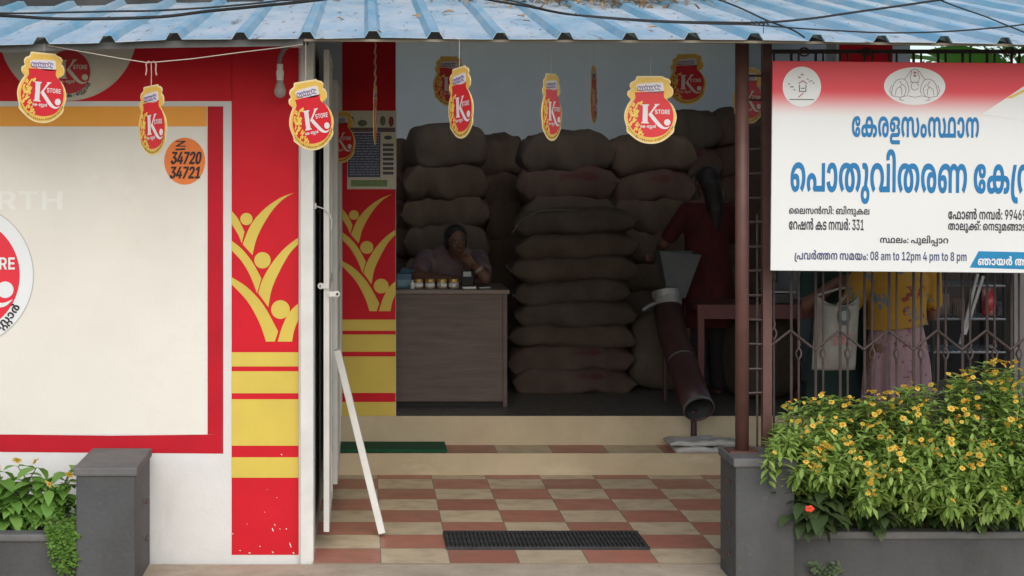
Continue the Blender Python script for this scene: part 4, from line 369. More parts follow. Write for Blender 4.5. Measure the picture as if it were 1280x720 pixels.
'ഞ': '1659;410 577,58 -2,52 -8,45 -14,41 -19,39 -26,35 -32,4 -45,47 -207,0 -224,-166 0,0 271,-1 43,-4 35,-6 27,-9 21,-11 17,-14 15,-13 9,-16 8,-16 6,-20 5,-22 3,-26 1,-40 -3,-37 -8,-34 -14,-31 -19,-27 -25,-22 -30,-16 -35,-10 -40,-3 -45,0 -4,1 -33,4 -28,6 -24,8 -18,10 -15,11 -10,13 -7,13 -4,14 -1,12 1,11 2,9 5,8 6,7 8,5 9,4 12,2 14,1 15,-2 22,-5 18,-9 14,-13 11,-16 6,-20 3,-23 -3,-22 -6,-21 -12,-21 -15,-23 -21,-24 -25,-16 109,24 21,27 18,30 18,34 14,37 8,40 3,38 -3,34 -7,30 -12,25 -17,20 -21,16 -24,12 -28,7 -30,2 -34,-3 -37,-8 -34,-13 -30,-19 -26,-24 -22,-30 -17,-34 -13,-39 -7,-45 -3,-41 3,-40 9,-37 14,-34 21,-28 28,-24 34,-19 41,-10 49,-4 56,6 68,16 61,28 54,37 45,45 38,53 30,59 21,63 13;911 577,38 -1,36 -3,34 -6,33 -8,32 -12,32 -13,30 -23,51 -32,43 -38,36 -43,26 -50,16 -57,6 -63,-4 -51,-9 -45,-16 -38,-21 -33,-28 -27,-34 -20,-40 -14,-45 -9,-51 -3,-50 3,-45 9,-40 16,-34 21,-28 27,-22 34,-16 38,-9 44,-3 50,2 40,8 38,12 35,18 33,21 31,26 29,30 27,33 24,36 21,34 23,33 14,34 11,36 9,38 7,40 4,43 1,63 -2,55 -9,48 -14,42 -19,36 -22,30 -27,24 -29,20 -32,14 -34,10 -35,6 -36,2 -36,-2 -43,-7 -40,-10 -36,-14 -34,-18 -32,-21 -29,-24 -27,-27 -27,-29 -26,-114 78,19 22,17 21,15 21,14 22,11 23,9 24,7 25,4 27,1 29,-2 36,-8 33,-12 29,-16 26,-22 21,-25 17,-31 13,-35 7,-41 3,-19 -1,-18 0,-17 -2,-16 -2,-15 -3,-14 -4,-24 -6,-28 -14,-26 -17,-23 -21,-20 -23,-16 -25,-13 -27,-10 -28,-6 -30,-1 -30,1 -31,4 -25,6 -21,8 -17,10 -13,11 -10,13 -6,13 -4,14 -1,14 1,13 4,13 6,11 9,10 13,8 17,7 20,3 25,2 30,-2 32,-6 31,-9 29,-12 27,-15 25,-19 22,-21 20,-23 17,-26 13,-27 9,-9 2,-10 3,-10 1,-11 2,-11 1,-10 1,-11 0,-10 1,-10 0,-28 -1,-24 -4,-21 -6,-18 -7,-15 -8,-13 -9,-18 -18,-14 -22,-10 -26,-7 -31,-4 -39,-2 -47,0 -227,-151 0,0 239,44 211,20 18,23 18,24 17,27 15,30 13,33 11,38 9,44 5',
'അ': '1695;416 577,39 0,38 -3,38 -5,37 -6,37 -10,38 -12,8 -4,7 -4,6 -5,6 -6,6 -5,8 -4,24 -9,23 -10,22 -12,20 -14,17 -16,15 -17,11 -19,6 -20,2 -23,-1 -16,-3 -16,-4 -15,-7 -14,-10 -12,-12 -12,-15 -12,-18 -11,-20 -10,-2 13,30 -14,26 -16,20 -20,15 -22,9 -27,3 -31,-2 -25,-7 -24,-12 -24,-17 -21,-24 -19,-31 -16,-37 -11,-46 -8,-55 -2,-61 4,-52 11,-44 19,-37 24,-29 31,-22 35,-16 39,-9 43,-3 45,2 40,7 37,11 35,15 33,20 31,24 28,28 27,32 24,37 22,6 3,5 4,6 5,6 5,7 3,6 3,31 12,32 9,35 8,35 5,37 3,37 1,44 -1,39 -4,35 -7,31 -10,28 -11,26 -14,23 -16,23 -18,22 -20,72 -270,0 -206,-167 0,0 242,-1 45,-4 39,-6 33,-10 29,-16 24,-20 21,-15 11,-17 8,-18 7,-20 4,-23 3,-25 1,-18 0,-17 -2,-17 -2,-16 -2,-15 -3,-15 -3,-25 -8,-24 -10,-22 -13,-20 -14,-17 -17,-16 -18,-13 -20,-11 -21,-8 -22,-6 -23,-4 -23,-1 -24,3 -45,11 -36,16 -27,23 -18,28 -11,32 -3,23 1,19 4,15 7,11 9,6 13,2 15,-2 14,-6 12,-11 10,-16 7,-20 5,-25 1,-32 0,0 115,21 0,26 2,21 5,15 8,10 12,6 14,2 15,-3 19,-9 17,-14 15,-22 12,-31 10,-39 7,-19 4,-19 4,-20 3,-20 2,-22 1,-23 1,-49 -3,-42 -8,-35 -13,-29 -18,-23 -22,-18 -25,-12 -29,-8 -32,-2 -35,1 -28,4 -26,6 -25,9 -23,11 -23,13 -22,15 -22,18 -23,21 -23,-117 -78,-28 26,-26 27,-24 27,-21 30,-17 32,-15 33,-10 37,-7 40,-2 42,2 35,6 35,11 35,15 33,21 32,26 30,32 27,39 23,45 19,53 15,61 9;1409 -12,-51 3,-44 10,-37 17,-31 22,-24 27,-19 31,-13 34,-8 36,-3 38,6 57,18 50,29 41,40 31,51 19,60 6,39 -3,36 -10,32 -17,29 -22,24 -26,21 -29,15 -32,11 -33,5 -34,-64 1,-5 16,-6 16,-9 15,-10 14,-12 12,-14 10,-15 8,-17 5,-19 2,-26 -3,-21 -9,-16 -14,-11 -20,-7 -24,-2 -30,0 -20,3 -17,5 -16,6 -14,8 -11,11 -9,11 -7,14 -4,15 -1,17 2,15 5,14 7,11 12,10 15,7 18,6 22,3 26,1 29,0 10,-1 11,-1 11,-1 12,-1 11,-2 11,0 3,0 4,1 4,1 4,0 4,-1 3,-6 23,-10 22,-16 20,-20 19,-24 15,-28 14,-33 10,-37 6,-41 2,-28 -1,-25 -3,-21 -4,-19 -7,-17 -9,-16 -10,-14 -12,-11 -14,-10 -16,-8 -17,-6 -20,-4 -22,-3 -25,-2 -27,-1 -31,0 -58,-109 278,21 20,23 19,25 18,28 17,31 14,35 12,40 9,44 6,49 1,60 -3,55 -9,50 -15,45 -20,40 -25,35 -29,29 -33,24 -36,19 -39,13 -42,8 -44,3 -45,-3 -52,-10 -46,-17 -40,-23 -34,-28 -28,-35 -21,-40 -16,-46 -9',
'ധ': '1018;696 -12,-28 1,-26 3,-23 4,-22 6,-20 8,-19 10,-18 12,-19 14,-19 16,15 2,-29 -24,-29 -19,-30 -15,-34 -10,-37 -6,-43 -2,-56 4,-50 12,-44 20,-39 28,-32 33,-25 39,-18 44,-11 47,-4 51,2 42,5 38,9 37,12 34,16 34,20 32,22 32,26 31,28 31,121 -78,-21 -27,-17 -25,-15 -25,-13 -25,-9 -24,-8 -24,-5 -24,-3 -26,-1 -26,2 -37,6 -32,10 -27,13 -23,16 -18,19 -14,20 -9,21 -6,22 -2,15 1,14 3,12 5,10 6,9 6,7 8,9 12,6 14,5 15,3 19,1 22,1 25,0 324,166 0,0 -321,1 -26,2 -22,2 -19,4 -17,6 -14,8 -12,8 -8,9 -7,10 -6,12 -4,14 -3,17 -1,20 2,21 6,19 9,19 13,16 18,14 22,10 27,7 31,2 36,-1 27,-3 26,-5 25,-8 24,-10 25,-12 25,-15 25,-18 26,-21 27,122 78,30 -31,25 -32,23 -31,18 -32,16 -33,12 -34,9 -36,5 -38,2 -41,-4 -51,-11 -48,-18 -44,-26 -39,-32 -34,-39 -28,-46 -20,-52 -13',
'-': '646;488 358,0 -118,-331 0,0 118',
'സ്റ്റ': '1364;700 577,37 -1,33 -5,31 -9,28 -11,26 -16,23 -18,16 -16,13 -17,12 -19,9 -21,8 -23,6 -25,4 -28,2 -30,1 -33,0 -37,1 -32,1 -27,3 -23,5 -20,7 -16,9 -15,8 -8,10 -8,11 -6,12 -4,15 -2,16 -1,20 2,18 5,18 9,16 13,13 17,11 22,9 27,5 33,2 38,-1 27,-3 25,-6 25,-7 24,-10 25,-12 24,-15 25,-17 26,-21 26,120 79,29 -31,26 -32,22 -31,19 -32,16 -34,12 -34,9 -37,6 -39,2 -42,-9 -79,-25 -66,-42 -53,-57 -38,-70 -23,-82 -8,-43 2,-38 4,-36 8,-31 12,-29 16,-25 20,-14 16,-12 18,-10 19,-8 21,-7 22,-5 25,-3 27,-2 29,-1 31,0 21,0 36,-2 30,-3 24,-4 19,-7 17,-10 14,-8 9,-9 7,-10 6,-13 4,-14 3,-15 1,-15 -1,-13 -2,-12 -4,-11 -5,-9 -6,-9 -8,-9 -13,-7 -15,-5 -17,-4 -21,-1 -25,-1 -31,0 -312,-167 0,0 315,0 30,-2 24,-2 20,-5 16,-6 14,-9 12,-8 9,-9 7,-11 6,-12 4,-13 2,-13 1,-22 -2,-20 -6,-20 -9,-18 -14,-16 -18,-12 -23,-10 -27,-6 -32,-2 -37,1 -26,3 -25,5 -24,8 -24,9 -24,13 -25,15 -25,17 -26,21 -27,-121 -78,-28 32,-26 31,-22 31,-19 32,-16 34,-13 34,-9 36,-5 39,-2 42,4 51,11 48,18 44,25 39,31 33,39 27,44 20,50 12,55 4,42 -2,37 -6,33 -10,31 -14,29 -20,29 -24,-14 -3,27 24,28 20,30 15,33 11,38 7;505 92,52 -4,47 -10,40 -17,35 -23,29 -26,22 -31,16 -33,10 -35,3 -36,-3 -46,-9 -41,-16 -36,-21 -33,-26 -30,-29 -28,-92 70,16 19,14 20,12 20,9 22,5 26,2 31,-2 25,-5 22,-8 19,-11 17,-14 13,-16 11,-19 8,-20 4,-22 2,-33 -3,-28 -11,-23 -17,-18 -24,-11 -31,-3 -37,1 -27,5 -25,9 -22,11 -21,14 -20,18 -21,-93 -70,-28 28,-25 31,-22 32,-16 36,-10 41,-4 46,4 36,9 35,17 34,23 30,28 27,36 22,41 17,46 10;1048 83,52 -3,46 -9,41 -16,35 -21,29 -26,22 -29,16 -32,10 -34,3 -36,-3 -46,-10 -41,-16 -36,-21 -33,-25 -30,-29 -28,-92 70,16 19,14 20,12 20,8 22,6 26,2 31,-4 36,-11 30,-18 24,-24 17,-28 11,-33 3,-32 -3,-28 -11,-23 -17,-18 -24,-11 -31,-4 -37,2 -27,5 -25,8 -22,12 -21,14 -20,17 -21,-92 -70,-28 28,-25 31,-22 32,-17 36,-10 41,-3 46,3 36,10 34,17 33,22 29,29 25,35 21,41 16,47 9',
'S': '655;333 -11,-56 3,-51 9,-45 15,-40 21,-34 27,-27 32,-21 38,-13 43,-5 49,146 0,4 -23,7 -20,11 -18,14 -15,17 -12,19 -10,23 -7,23 -4,26 -1,26 1,23 4,20 7,19 8,15 11,12 13,9 15,6 16,2 17,-2 16,-5 14,-8 12,-11 10,-14 10,-18 8,-19 8,-23 7,-25 7,-80 20,-57 18,-49 23,-39 29,-29 36,-18 42,-6 50,4 42,12 38,20 35,27 31,32 25,39 21,43 15,47 9,51 3,51 -3,47 -9,43 -15,37 -21,31 -26,25 -30,19 -34,12 -38,4 -41,-145 0,-6 27,-12 22,-19 18,-25 14,-29 8,-35 2,-24 -1,-21 -4,-19 -6,-16 -8,-14 -10,-11 -11,-7 -14,-5 -14,-2 -16,2 -16,6 -15,9 -13,12 -11,14 -9,16 -8,19 -7,19 -6,20 -6,65 -16,30 -7,29 -10,27 -11,25 -13,23 -14,21 -16,19 -18,15 -21,13 -22,9 -24,5 -27,2 -30,-4 -42,-11 -38,-18 -35,-26 -30,-32 -25,-39 -21,-44 -15,-51 -9',
'T': '668;37 603,0 125,594 0,0 -125,-222 0,0 -603,-150 0,0 603',
'O': '771;385 -10,-62 5,-57 15,-54 24,-48 34,-40 42,-34 52,-25 59,-14 67,-5 75,5 76,14 67,25 60,34 51,40 43,48 33,54 25,57 14,62 5,63 -5,57 -14,54 -25,47 -33,41 -43,33 -51,25 -60,15 -67,5 -76,-5 -75,-15 -67,-25 -60,-33 -51,-41 -42,-47 -34,-54 -24,-57 -15;385 123,36 4,33 9,30 15,26 21,22 27,17 33,13 39,8 43,3 49,-3 50,-8 44,-13 38,-17 33,-22 27,-26 22,-30 15,-33 9,-36 3,-35 -3,-33 -9,-30 -16,-26 -21,-22 -27,-18 -33,-13 -39,-7 -43,-3 -50,3 -49,7 -43,13 -39,18 -32,22 -28,26 -21,30 -15,33 -9',
'R': '657;65 0,0 728,285 0,52 -4,47 -9,42 -17,35 -22,30 -28,24 -32,17 -38,10 -42,3 -45,-3 -46,-11 -42,-17 -37,-24 -32,-30 -26,-36 -21,-42 -16,-48 -9,-53 -3,-192 0,0 122,168 0,29 1,25 4,21 7,18 10,15 12,11 15,8 17,5 21,1 23,-1 23,-5 20,-8 18,-11 16,-15 13,-18 10,-22 7,-25 4,-28 2,-106 0,0 -604;470 0,-177 331,163 0,180 -331',
'E': '608;65 0,0 728,488 0,0 -125,-337 0,0 -174,311 0,0 -123,-311 0,0 -182,338 0,0 -124',
'H': '747;65 0,0 728,151 0,0 -294,315 0,0 294,151 0,0 -728,-151 0,0 310,-315 0,0 -310',
'Z': '665;56 0,0 90,295 415,18 26,20 25,22 26,22 25,22 26,22 25,11 -49,-32 -2,-33 -2,-33 -1,-33 -1,-32 0,-33 0,-237 0,0 125,554 0,0 -90,-289 -409,-20 -26,-21 -27,-22 -27,-23 -26,-23 -27,-23 -26,-11 48,34 3,34 2,34 1,34 0,34 0,34 0,229 0,0 -124',
'7': '646;119 0,302 599,0 5,-352 0,0 124,508 0,0 -126,-303 -602',
'K': '720;176 164,0 136,15 27,15 25,14 23,15 23,16 23,16 23,18 23,20 25,22 27,177 209,183 0,-307 -356,-12 4;65 0,0 728,151 0,0 -198,-3 -186,3 -74,0 -270;518 0,-215 327,95 112,297 -439',
'N': '762;65 0,0 728,168 0,228 -367,12 -20,12 -20,12 -22,12 -23,13 -24,12 -26,13 -29,12 -30,13 -33,-16 0,-2 28,-2 28,-2 30,-2 31,-1 29,-2 29,-1 26,0 24,-1 21,0 348,154 0,0 -728,-168 0,-207 332,-15 25,-15 25,-13 24,-14 24,-13 26,-14 28,-15 30,-17 35,-18 37,18 0,3 -34,2 -34,2 -33,1 -31,2 -29,1 -28,1 -24,1 -22,0 -18,0 -333',
}

# ------------------------------------------------------------------ colours of the place
M_white = overlay(overlay(mat("white_wall_paint", (0.72, 0.71, 0.67), (0.64, 0.625, 0.58), scale=2.2, rough=0.75, bump=0.12, bscale=90), 'noise', 3.0, 0.62, 0.8, (0.5, 0.48, 0.43), (1, 1, 0.35)), 'noise', 40, 0.70, 0.76, (0.4, 0.37, 0.32))
overlay(M_white, 'noise', 7, 0.60, 0.80, (0.60, 0.575, 0.52), (2.2, 1, 0.25))
M_cream = overlay(mat("cream_panel_paint", (0.78, 0.74, 0.645), (0.73, 0.69, 0.595), scale=1.6, rough=0.7, bump=0.08, bscale=70), 'noise', 5.0, 0.58, 0.85, (0.66, 0.62, 0.53), (0.6, 1, 0.6))
overlay(M_cream, 'noise', 9, 0.60, 0.78, (0.69, 0.655, 0.57), (0.25, 1, 2.4)); overlay(M_cream, 'noise', 60, 0.70, 0.74, (0.58, 0.54, 0.45))
M_red = overlay(mat("red_wall_paint", (0.62, 0.011, 0.022), (0.53, 0.010, 0.020), scale=3.0, rough=0.6, spec=0.2, bump=0.06, bscale=80), 'noise', 55, 0.735, 0.75, (0.75, 0.7, 0.66))
M_frame = mat("deep_red_frame_paint", (0.50, 0.008, 0.02), (0.43, 0.008, 0.018), scale=4.0, rough=0.6, spec=0.2, bump=0.06, bscale=80)
M_yellow = mat("yellow_wall_paint", (0.66, 0.50, 0.075), (0.60, 0.45, 0.07), scale=3.5, rough=0.5, bump=0.05, bscale=80)
M_orange = mat("orange_wall_paint", (0.88, 0.37, 0.04), (0.82, 0.33, 0.04), scale=3.0, rough=0.55)
M_grey = overlay(overlay(mat("grey_planter_paint", (0.078, 0.079, 0.078), (0.062, 0.063, 0.062), scale=4.0, rough=0.62, bump=0.25, bscale=45), 'noise', 22, 0.64, 0.72, (0.125, 0.123, 0.118)), 'noise', 3.5, 0.5, 0.75, (0.05, 0.048, 0.045), (1, 1, .4))
overlay(M_grey, 'noise', 3.2, 0.60, 0.74, (0.062, 0.068, 0.045), (1.4, 1.4, .8), (3, 1, 2)); overlay(M_grey, 'noise', 90, 0.70, 0.73, (0.2, 0.19, 0.18)); overlay(M_grey, 'noise', 16, 0.62, 0.7, (0.058, 0.06, 0.05), (2, 2, .3))
M_inner = mat("pale_blue_grey_plaster", (0.64, 0.71, 0.74), (0.56, 0.63, 0.66), scale=1.4, rough=0.8, bump=0.08)
M_white_metal = overlay(mat("white_metal_paint", (0.70, 0.685, 0.63), (0.6, 0.585, 0.53), scale=6.0, rough=0.5, bump=0.06), 'noise', 28, 0.69, 0.72, (0.35, 0.25, 0.16), (1, 1, 0.5))
M_steel = mat("galvanised_steel", (0.34, 0.35, 0.35), (0.25, 0.26, 0.26), scale=14, rough=0.45, metal=0.7)
M_brown = overlay(mat("brown_iron_paint", (0.125, 0.055, 0.043), (0.095, 0.042, 0.034), scale=12, rough=0.5, bump=0.1), 'noise', 40, 0.66, 0.72, (0.21, 0.11, 0.075))
M_grille = mat("dark_brown_grille_paint", (0.075, 0.05, 0.043), (0.05, 0.034, 0.029), scale=18, rough=0.55)
M_dark = mat("dark_void", (0.03, 0.028, 0.026), rough=0.9)
M_concrete = overlay(mat("sandy_concrete", (0.52, 0.43, 0.32), (0.38, 0.31, 0.225), scale=5, rough=0.9, bump=0.5, bscale=120), 'noise', 30, 0.62, 0.72, (0.24, 0.19, 0.14))
M_soil = mat("planter_soil", (0.06, 0.042, 0.03), (0.03, 0.022, 0.016), scale=20, rough=0.95, bump=0.8, bscale=70)
M_black = mat("black_print", (0.022, 0.02, 0.02), rough=0.6)
M_offwhite = mat("white_print", (0.78, 0.77, 0.74), (0.72, 0.71, 0.68), rough=0.5)
M_thread = mat("red_white_thread", (0.55, 0.33, 0.27), (0.45, 0.24, 0.2), scale=80, rough=0.9)
M_thread_pale = mat("pale_thread", (0.62, 0.55, 0.46), rough=0.9)

# ------------------------------------------------------------------ ground
def ground_mat():
    m = mat("dusty_ground", (0.33, 0.285, 0.23), (0.25, 0.215, 0.17), scale=2.5, rough=0.95, bump=0.6, bscale=90)
    overlay(m, 'noise', 40, 0.64, 0.74, (0.14, 0.11, 0.08))
    return m
bm = BM(); box(bm, -900, 900, -900, 900, -1.0, -0.03)
tag(obj("ground", bm, ground_mat()), kind="structure")
bm = BM(); box(bm, -400, 400, -6.5, 2.2, -0.028, -0.024)
tag(obj("road", bm, overlay(mat("asphalt", (0.10, 0.10, 0.10), (0.08, 0.08, 0.08), scale=8, rough=0.9, bump=0.6, bscale=150), 'noise', 2, 0.55, 0.8, (0.1, 0.085, 0.065))), kind="structure")
# worn concrete apron in front of the floor, with a broken edge
bm = BM()
n = 60; xs = [-4 + 9.5 * i / n for i in range(n + 1)]
front = [6.6 + 0.12 * noise.noise((x * 1.3, 2, 0)) for x in xs]
va = [bm.verts.new((x, y, -0.006)) for x, y in zip(xs, front)]
vb = [bm.verts.new((x, 7.66, -0.006 + 0.002 * noise.noise((x * 3, 1, 1)))) for x in xs]
vc = [bm.verts.new((x, y - 0.05, -0.03)) for x, y in zip(xs, front)]
for i in range(n):
    bm.faces.new((va[i], va[i + 1], vb[i + 1], vb[i])); bm.faces.new((vc[i], vc[i + 1], va[i + 1], va[i]))
tag(obj("apron", bm, M_concrete), kind="structure")

# ------------------------------------------------------------------ tiled floor, steps, shop floor
def checker_mat(name, x0, y0, pitch, flip):
    m = bpy.data.materials.new(name); m.use_nodes = True
    ns, ls, b = nodes(m)
    geo = ns.new("ShaderNodeNewGeometry"); sp = ns.new("ShaderNodeSeparateXYZ"); ls.new(geo.outputs["Position"], sp.inputs[0])
    def math_(op, a, bb, v=None):
        n_ = ns.new("ShaderNodeMath"); n_.operation = op
        ls.new(a, n_.inputs[0])
        if bb is not None: ls.new(bb, n_.inputs[1])
        elif v is not None: n_.inputs[1].default_value = v
        return n_.outputs[0]
    u = math_('DIVIDE', math_('SUBTRACT', sp.outputs["X"], None, x0), None, pitch)
    v = math_('DIVIDE', math_('SUBTRACT', sp.outputs["Y"], None, y0), None, pitch)
    fu, fv = math_('FLOOR', u, None), math_('FLOOR', v, None)
    par = math_('FLOORED_MODULO', math_('ADD', math_('ADD', fu, fv), None, flip), None, 2.0)
    par.node.inputs[1].default_value = 2.0
    ru, rv = math_('FRACT', u, None), math_('FRACT', v, None)
    def edge(r): return math_('MINIMUM', r, math_('SUBTRACT', math_('MULTIPLY', r, None, 1.0), None, 0.0))
    du = math_('ABSOLUTE', math_('SUBTRACT', ru, None, 0.5), None); dv = math_('ABSOLUTE', math_('SUBTRACT', rv, None, 0.5), None)
    g = math_('GREATER_THAN', math_('MAXIMUM', du, dv), None, 0.4915)
    cv = ns.new("ShaderNodeCombineXYZ"); ls.new(fu, cv.inputs[0]); ls.new(fv, cv.inputs[1])
    wn_ = ns.new("ShaderNodeTexWhiteNoise"); wn_.noise_dimensions = '2D'; ls.new(cv.outputs[0], wn_.inputs["Vector"])
    nz = ns.new("ShaderNodeTexNoise"); nz.inputs["Scale"].default_value = 9; nz.inputs["Detail"].default_value = 6
    ls.new(geo.outputs["Position"], nz.inputs["Vector"])
    def mix(fac, a, c):
        mx = ns.new("ShaderNodeMix"); mx.data_type = 'RGBA'
        if isinstance(fac, float): mx.inputs[0].default_value = fac
        else: ls.new(fac, mx.inputs[0])
        for s, val in ((6, a), (7, c)):
            if isinstance(val, tuple): mx.inputs[s].default_value = (*val, 1)
            else: ls.new(val, mx.inputs[s])
        return mx.outputs[2]
    redc = mix(wn_.outputs["Value"], (0.48, 0.19, 0.13), (0.38, 0.145, 0.10))
    crc = mix(wn_.outputs["Value"], (0.68, 0.55, 0.36), (0.58, 0.47, 0.31))
    col = mix(par, crc, redc)
    mr = ns.new("ShaderNodeMapRange"); mr.inputs["From Min"].default_value = 0.45; mr.inputs["From Max"].default_value = 0.75; mr.inputs["To Max"].default_value = 0.45
    ls.new(nz.outputs["Fac"], mr.inputs["Value"])
    n3 = ns.new("ShaderNodeTexNoise"); n3.inputs["Scale"].default_value = 2.3; n3.inputs["Detail"].default_value = 8; n3.inputs["Roughness"].default_value = 0.7
    ls.new(geo.outputs["Position"], n3.inputs["Vector"])
    m3 = ns.new("ShaderNodeMapRange"); m3.inputs["From Min"].default_value = 0.5; m3.inputs["From Max"].default_value = 0.75; m3.inputs["To Max"].default_value = 0.4
    ls.new(n3.outputs["Fac"], m3.inputs["Value"])
    col = mix(m3.outputs["Result"], col, (0.36, 0.29, 0.21))
    col = mix(mr.outputs["Result"], col, (0.27, 0.185, 0.12))
    col = mix(g, col, (0.23, 0.18, 0.13))
    ls.new(col, b.inputs["Base Color"])
    r2 = ns.new("ShaderNodeMapRange"); r2.inputs["To Min"].default_value = 0.28; r2.inputs["To Max"].default_value = 0.6
    ls.new(nz.outputs["Fac"], r2.inputs["Value"]); ls.new(r2.outputs["Result"], b.inputs["Roughness"])
    b.inputs["Specular IOR Level"].default_value = 0.35
    bp = ns.new("ShaderNodeBump"); bp.invert = True; bp.inputs["Strength"].default_value = 0.4; bp.inputs["Distance"].default_value = 0.003
    ls.new(g, bp.inputs["Height"]); ls.new(bp.outputs["Normal"], b.inputs["Normal"])
    return m
M_tile = checker_mat("checker_floor_tiles", 0.369, 7.655, 0.2992, 1.0)
M_tread = checker_mat("checker_step_tiles", 0.43, 9.885, 0.31, 1.0)
M_riser = overlay(mat("beige_riser_tile", (0.56, 0.46, 0.30), (0.45, 0.365, 0.23), scale=2.5, rough=0.4, bump=0.03), 'noise', 3, 0.6, 0.75, (0.62, 0.53, 0.37), (0.5, 1, 1.6))
M_terrazzo = mat("dark_polished_floor", (0.135, 0.13, 0.115), (0.08, 0.078, 0.07), scale=30, rough=0.3, rough2=0.5)
XR = 5.2      # right end of the porch
XK = -0.223   # right-hand face of the projecting room
bm = BM(); box(bm, XK, XR, 7.655, 9.885, -0.5, 0.0)
tag(obj("floor", bm, M_tile), kind="structure")
bm = BM(); box(bm, XK, XR, 9.885, 10.19, -0.5, 0.12)
bm.faces.ensure_lookup_table()
for f in bm.faces: f.material_index = 0 if f.normal.z > 0.5 or f.calc_center_median().z > 0.11 else 1
tag(obj("lower_step", bm, [M_tread, M_riser]), kind="structure")
bm = BM(); box(bm, XK, XR, 10.19, 14.2, -0.5, 0.286)
for f in bm.faces: f.material_index = 0 if f.calc_center_median().z > 0.28 else 1
tag(obj("shop_floor", bm, [M_terrazzo, M_riser]), kind="structure")

# ------------------------------------------------------------------ the shop building
YF = 7.75     # street face of the projecting room
YI = 10.2     # inner shop front
shop = thing("shop_building", (0.5, 10, 0), "red white and yellow painted ration shop building with blue sheet roof and open front", "building")

def eave_z(x):
    px = x * F / 7.05 + CX
    ks = [(-700, 62), (0, 55.5), (130, 51), (300, 48.5), (380, 47.5), (620, 48.5), (940, 49.5), (1280, 54), (2200, 60)]
    for (a, ya), (b_, yb) in zip(ks, ks[1:]):
        if px <= b_: break
    y = ya + (yb - ya) * (px - a) / (b_ - a)
    return PZ(y, 7.05)
SL = 0.16
def roof_z(x, y): return eave_z(x) + SL * (y - 7.05)

front = BM()
# the wall meets the sloping sheet just below its underside
zt = 2.235
box(front, -4.2, PX(375.5, YF), YF, YF + 0.2, -0.3, zt)
box(front, -4.2, -4.0, YF + 0.2, 14.2, -0.3, 2.7)
front_wall = obj("front_wall", front, M_white, shop)
# painted fields (outlines in photograph pixels on the wall plane)
decal("red_field", [rect(-700, 58, 290, 126.5), rect(289.5, 58, 373.3, 127), rect(289.5, 127, 373.3, 693.5)], YF, 0.0012, M_red, front_wall)
decal("red_frame", [rect(259.5, 133, 279, 543), [(-700, 541), (0, 543), (140, 544.5), (279, 543), (279, 567), (140, 566), (0, 565), (-700, 564)]], YF, 0.0012, M_frame, front_wall)
decal("orange_stripe", [rect(-700, 133, 258.5, 158)], YF, 0.0012, M_orange, front_wall)
decal("cream_panel", [rect(-700, 158.3, 258.5, 543)], YF, 0.0010, M_cream, front_wall)
W_POLY = [
    smooth_poly([(33,115),(62,152),(88,205),(76,254),(60,215),(33,172)], (0, 2, 3, 5)),
    circ(96, 150, 26),
    smooth_poly([(300,38),(240,60),(170,110),(115,175),(80,258),(122,305),(138,240),(165,180),(210,110),(258,62)], (0, 4, 5)),
    smooth_poly([(33,243),(80,282),(125,340),(160,405),(142,468),(112,392),(75,330),(33,285)], (0, 3, 4, 7)),
    circ(165, 327, 35),
    smooth_poly([(318,230),(260,275),(205,340),(165,410),(147,468),(190,528),(205,450),(240,370),(280,300),(318,258)], (0, 4, 5, 9)),
    smooth_poly([(33,400),(100,443),(170,520),(232,632),(218,675),(180,675),(150,590),(100,502),(33,430)], (0, 3, 4, 5, 8)),
    circ(242, 538, 40),
    smooth_poly([(318,512),(280,550),(250,610),(230,675),(292,675),(300,630),(318,582)], (0, 3, 4, 6)),
]
W_PX = [[(280 + x * .2917, 230 + y * .2917) for x, y in p] for p in W_POLY]
BANDS = [(440.3, 458), (464, 491.5), (499, 557), (571.5, 597)]
decal("wheat_motif", W_PX, YF, 0.0026, M_yellow, front_wall)
decal("yellow_bands", [rect(289.6, a, 373.3, b_) for a, b_ in BANDS], YF, 0.0026, M_yellow, front_wall)
rn = random.Random(4); chips = []
for x, y, w, h in [(341, 662, 2.2, 7), (343.5, 656, 1.6, 4), (350, 661, 1.5, 2.5), (358, 661, 2.0, 3), (363, 681, 2.2, 9), (325, 683, 2, 3), (331, 640, 1, 1.6), (346, 622, 1.4, 1.2), (352, 568, 2.2, 3), (291, 667, 1.6, 3.5), (341, 690, 2.6, 3.5), (312, 691, 4, 2.5), (367, 691, 4, 3), (334, 612, 1, 1), (309, 655, 1, 1.2), (300, 688, 3, 2)]:
    w, h = w * .65, h * .65
    chips.append([(x + w * .5 * rn.uniform(.7, 1.2) * math.cos(a_) + h * .18 * math.sin(a_), y + h * .5 * rn.uniform(.75, 1.2) * math.sin(a_)) for a_ in [2 * math.pi * k / 9 for k in range(9)]])
decal("paint_chips", chips, YF, 0.0030, M_white, front_wall)
# half-round emblem under the eave
decal("emblem_field", [circ(85, 40, 86, 86, 40, 180, 360)], YF, 0.0028, mat("emblem_cream_paint", (0.60, 0.56, 0.45), (0.52, 0.48, 0.39), scale=4, rough=0.6), front_wall)

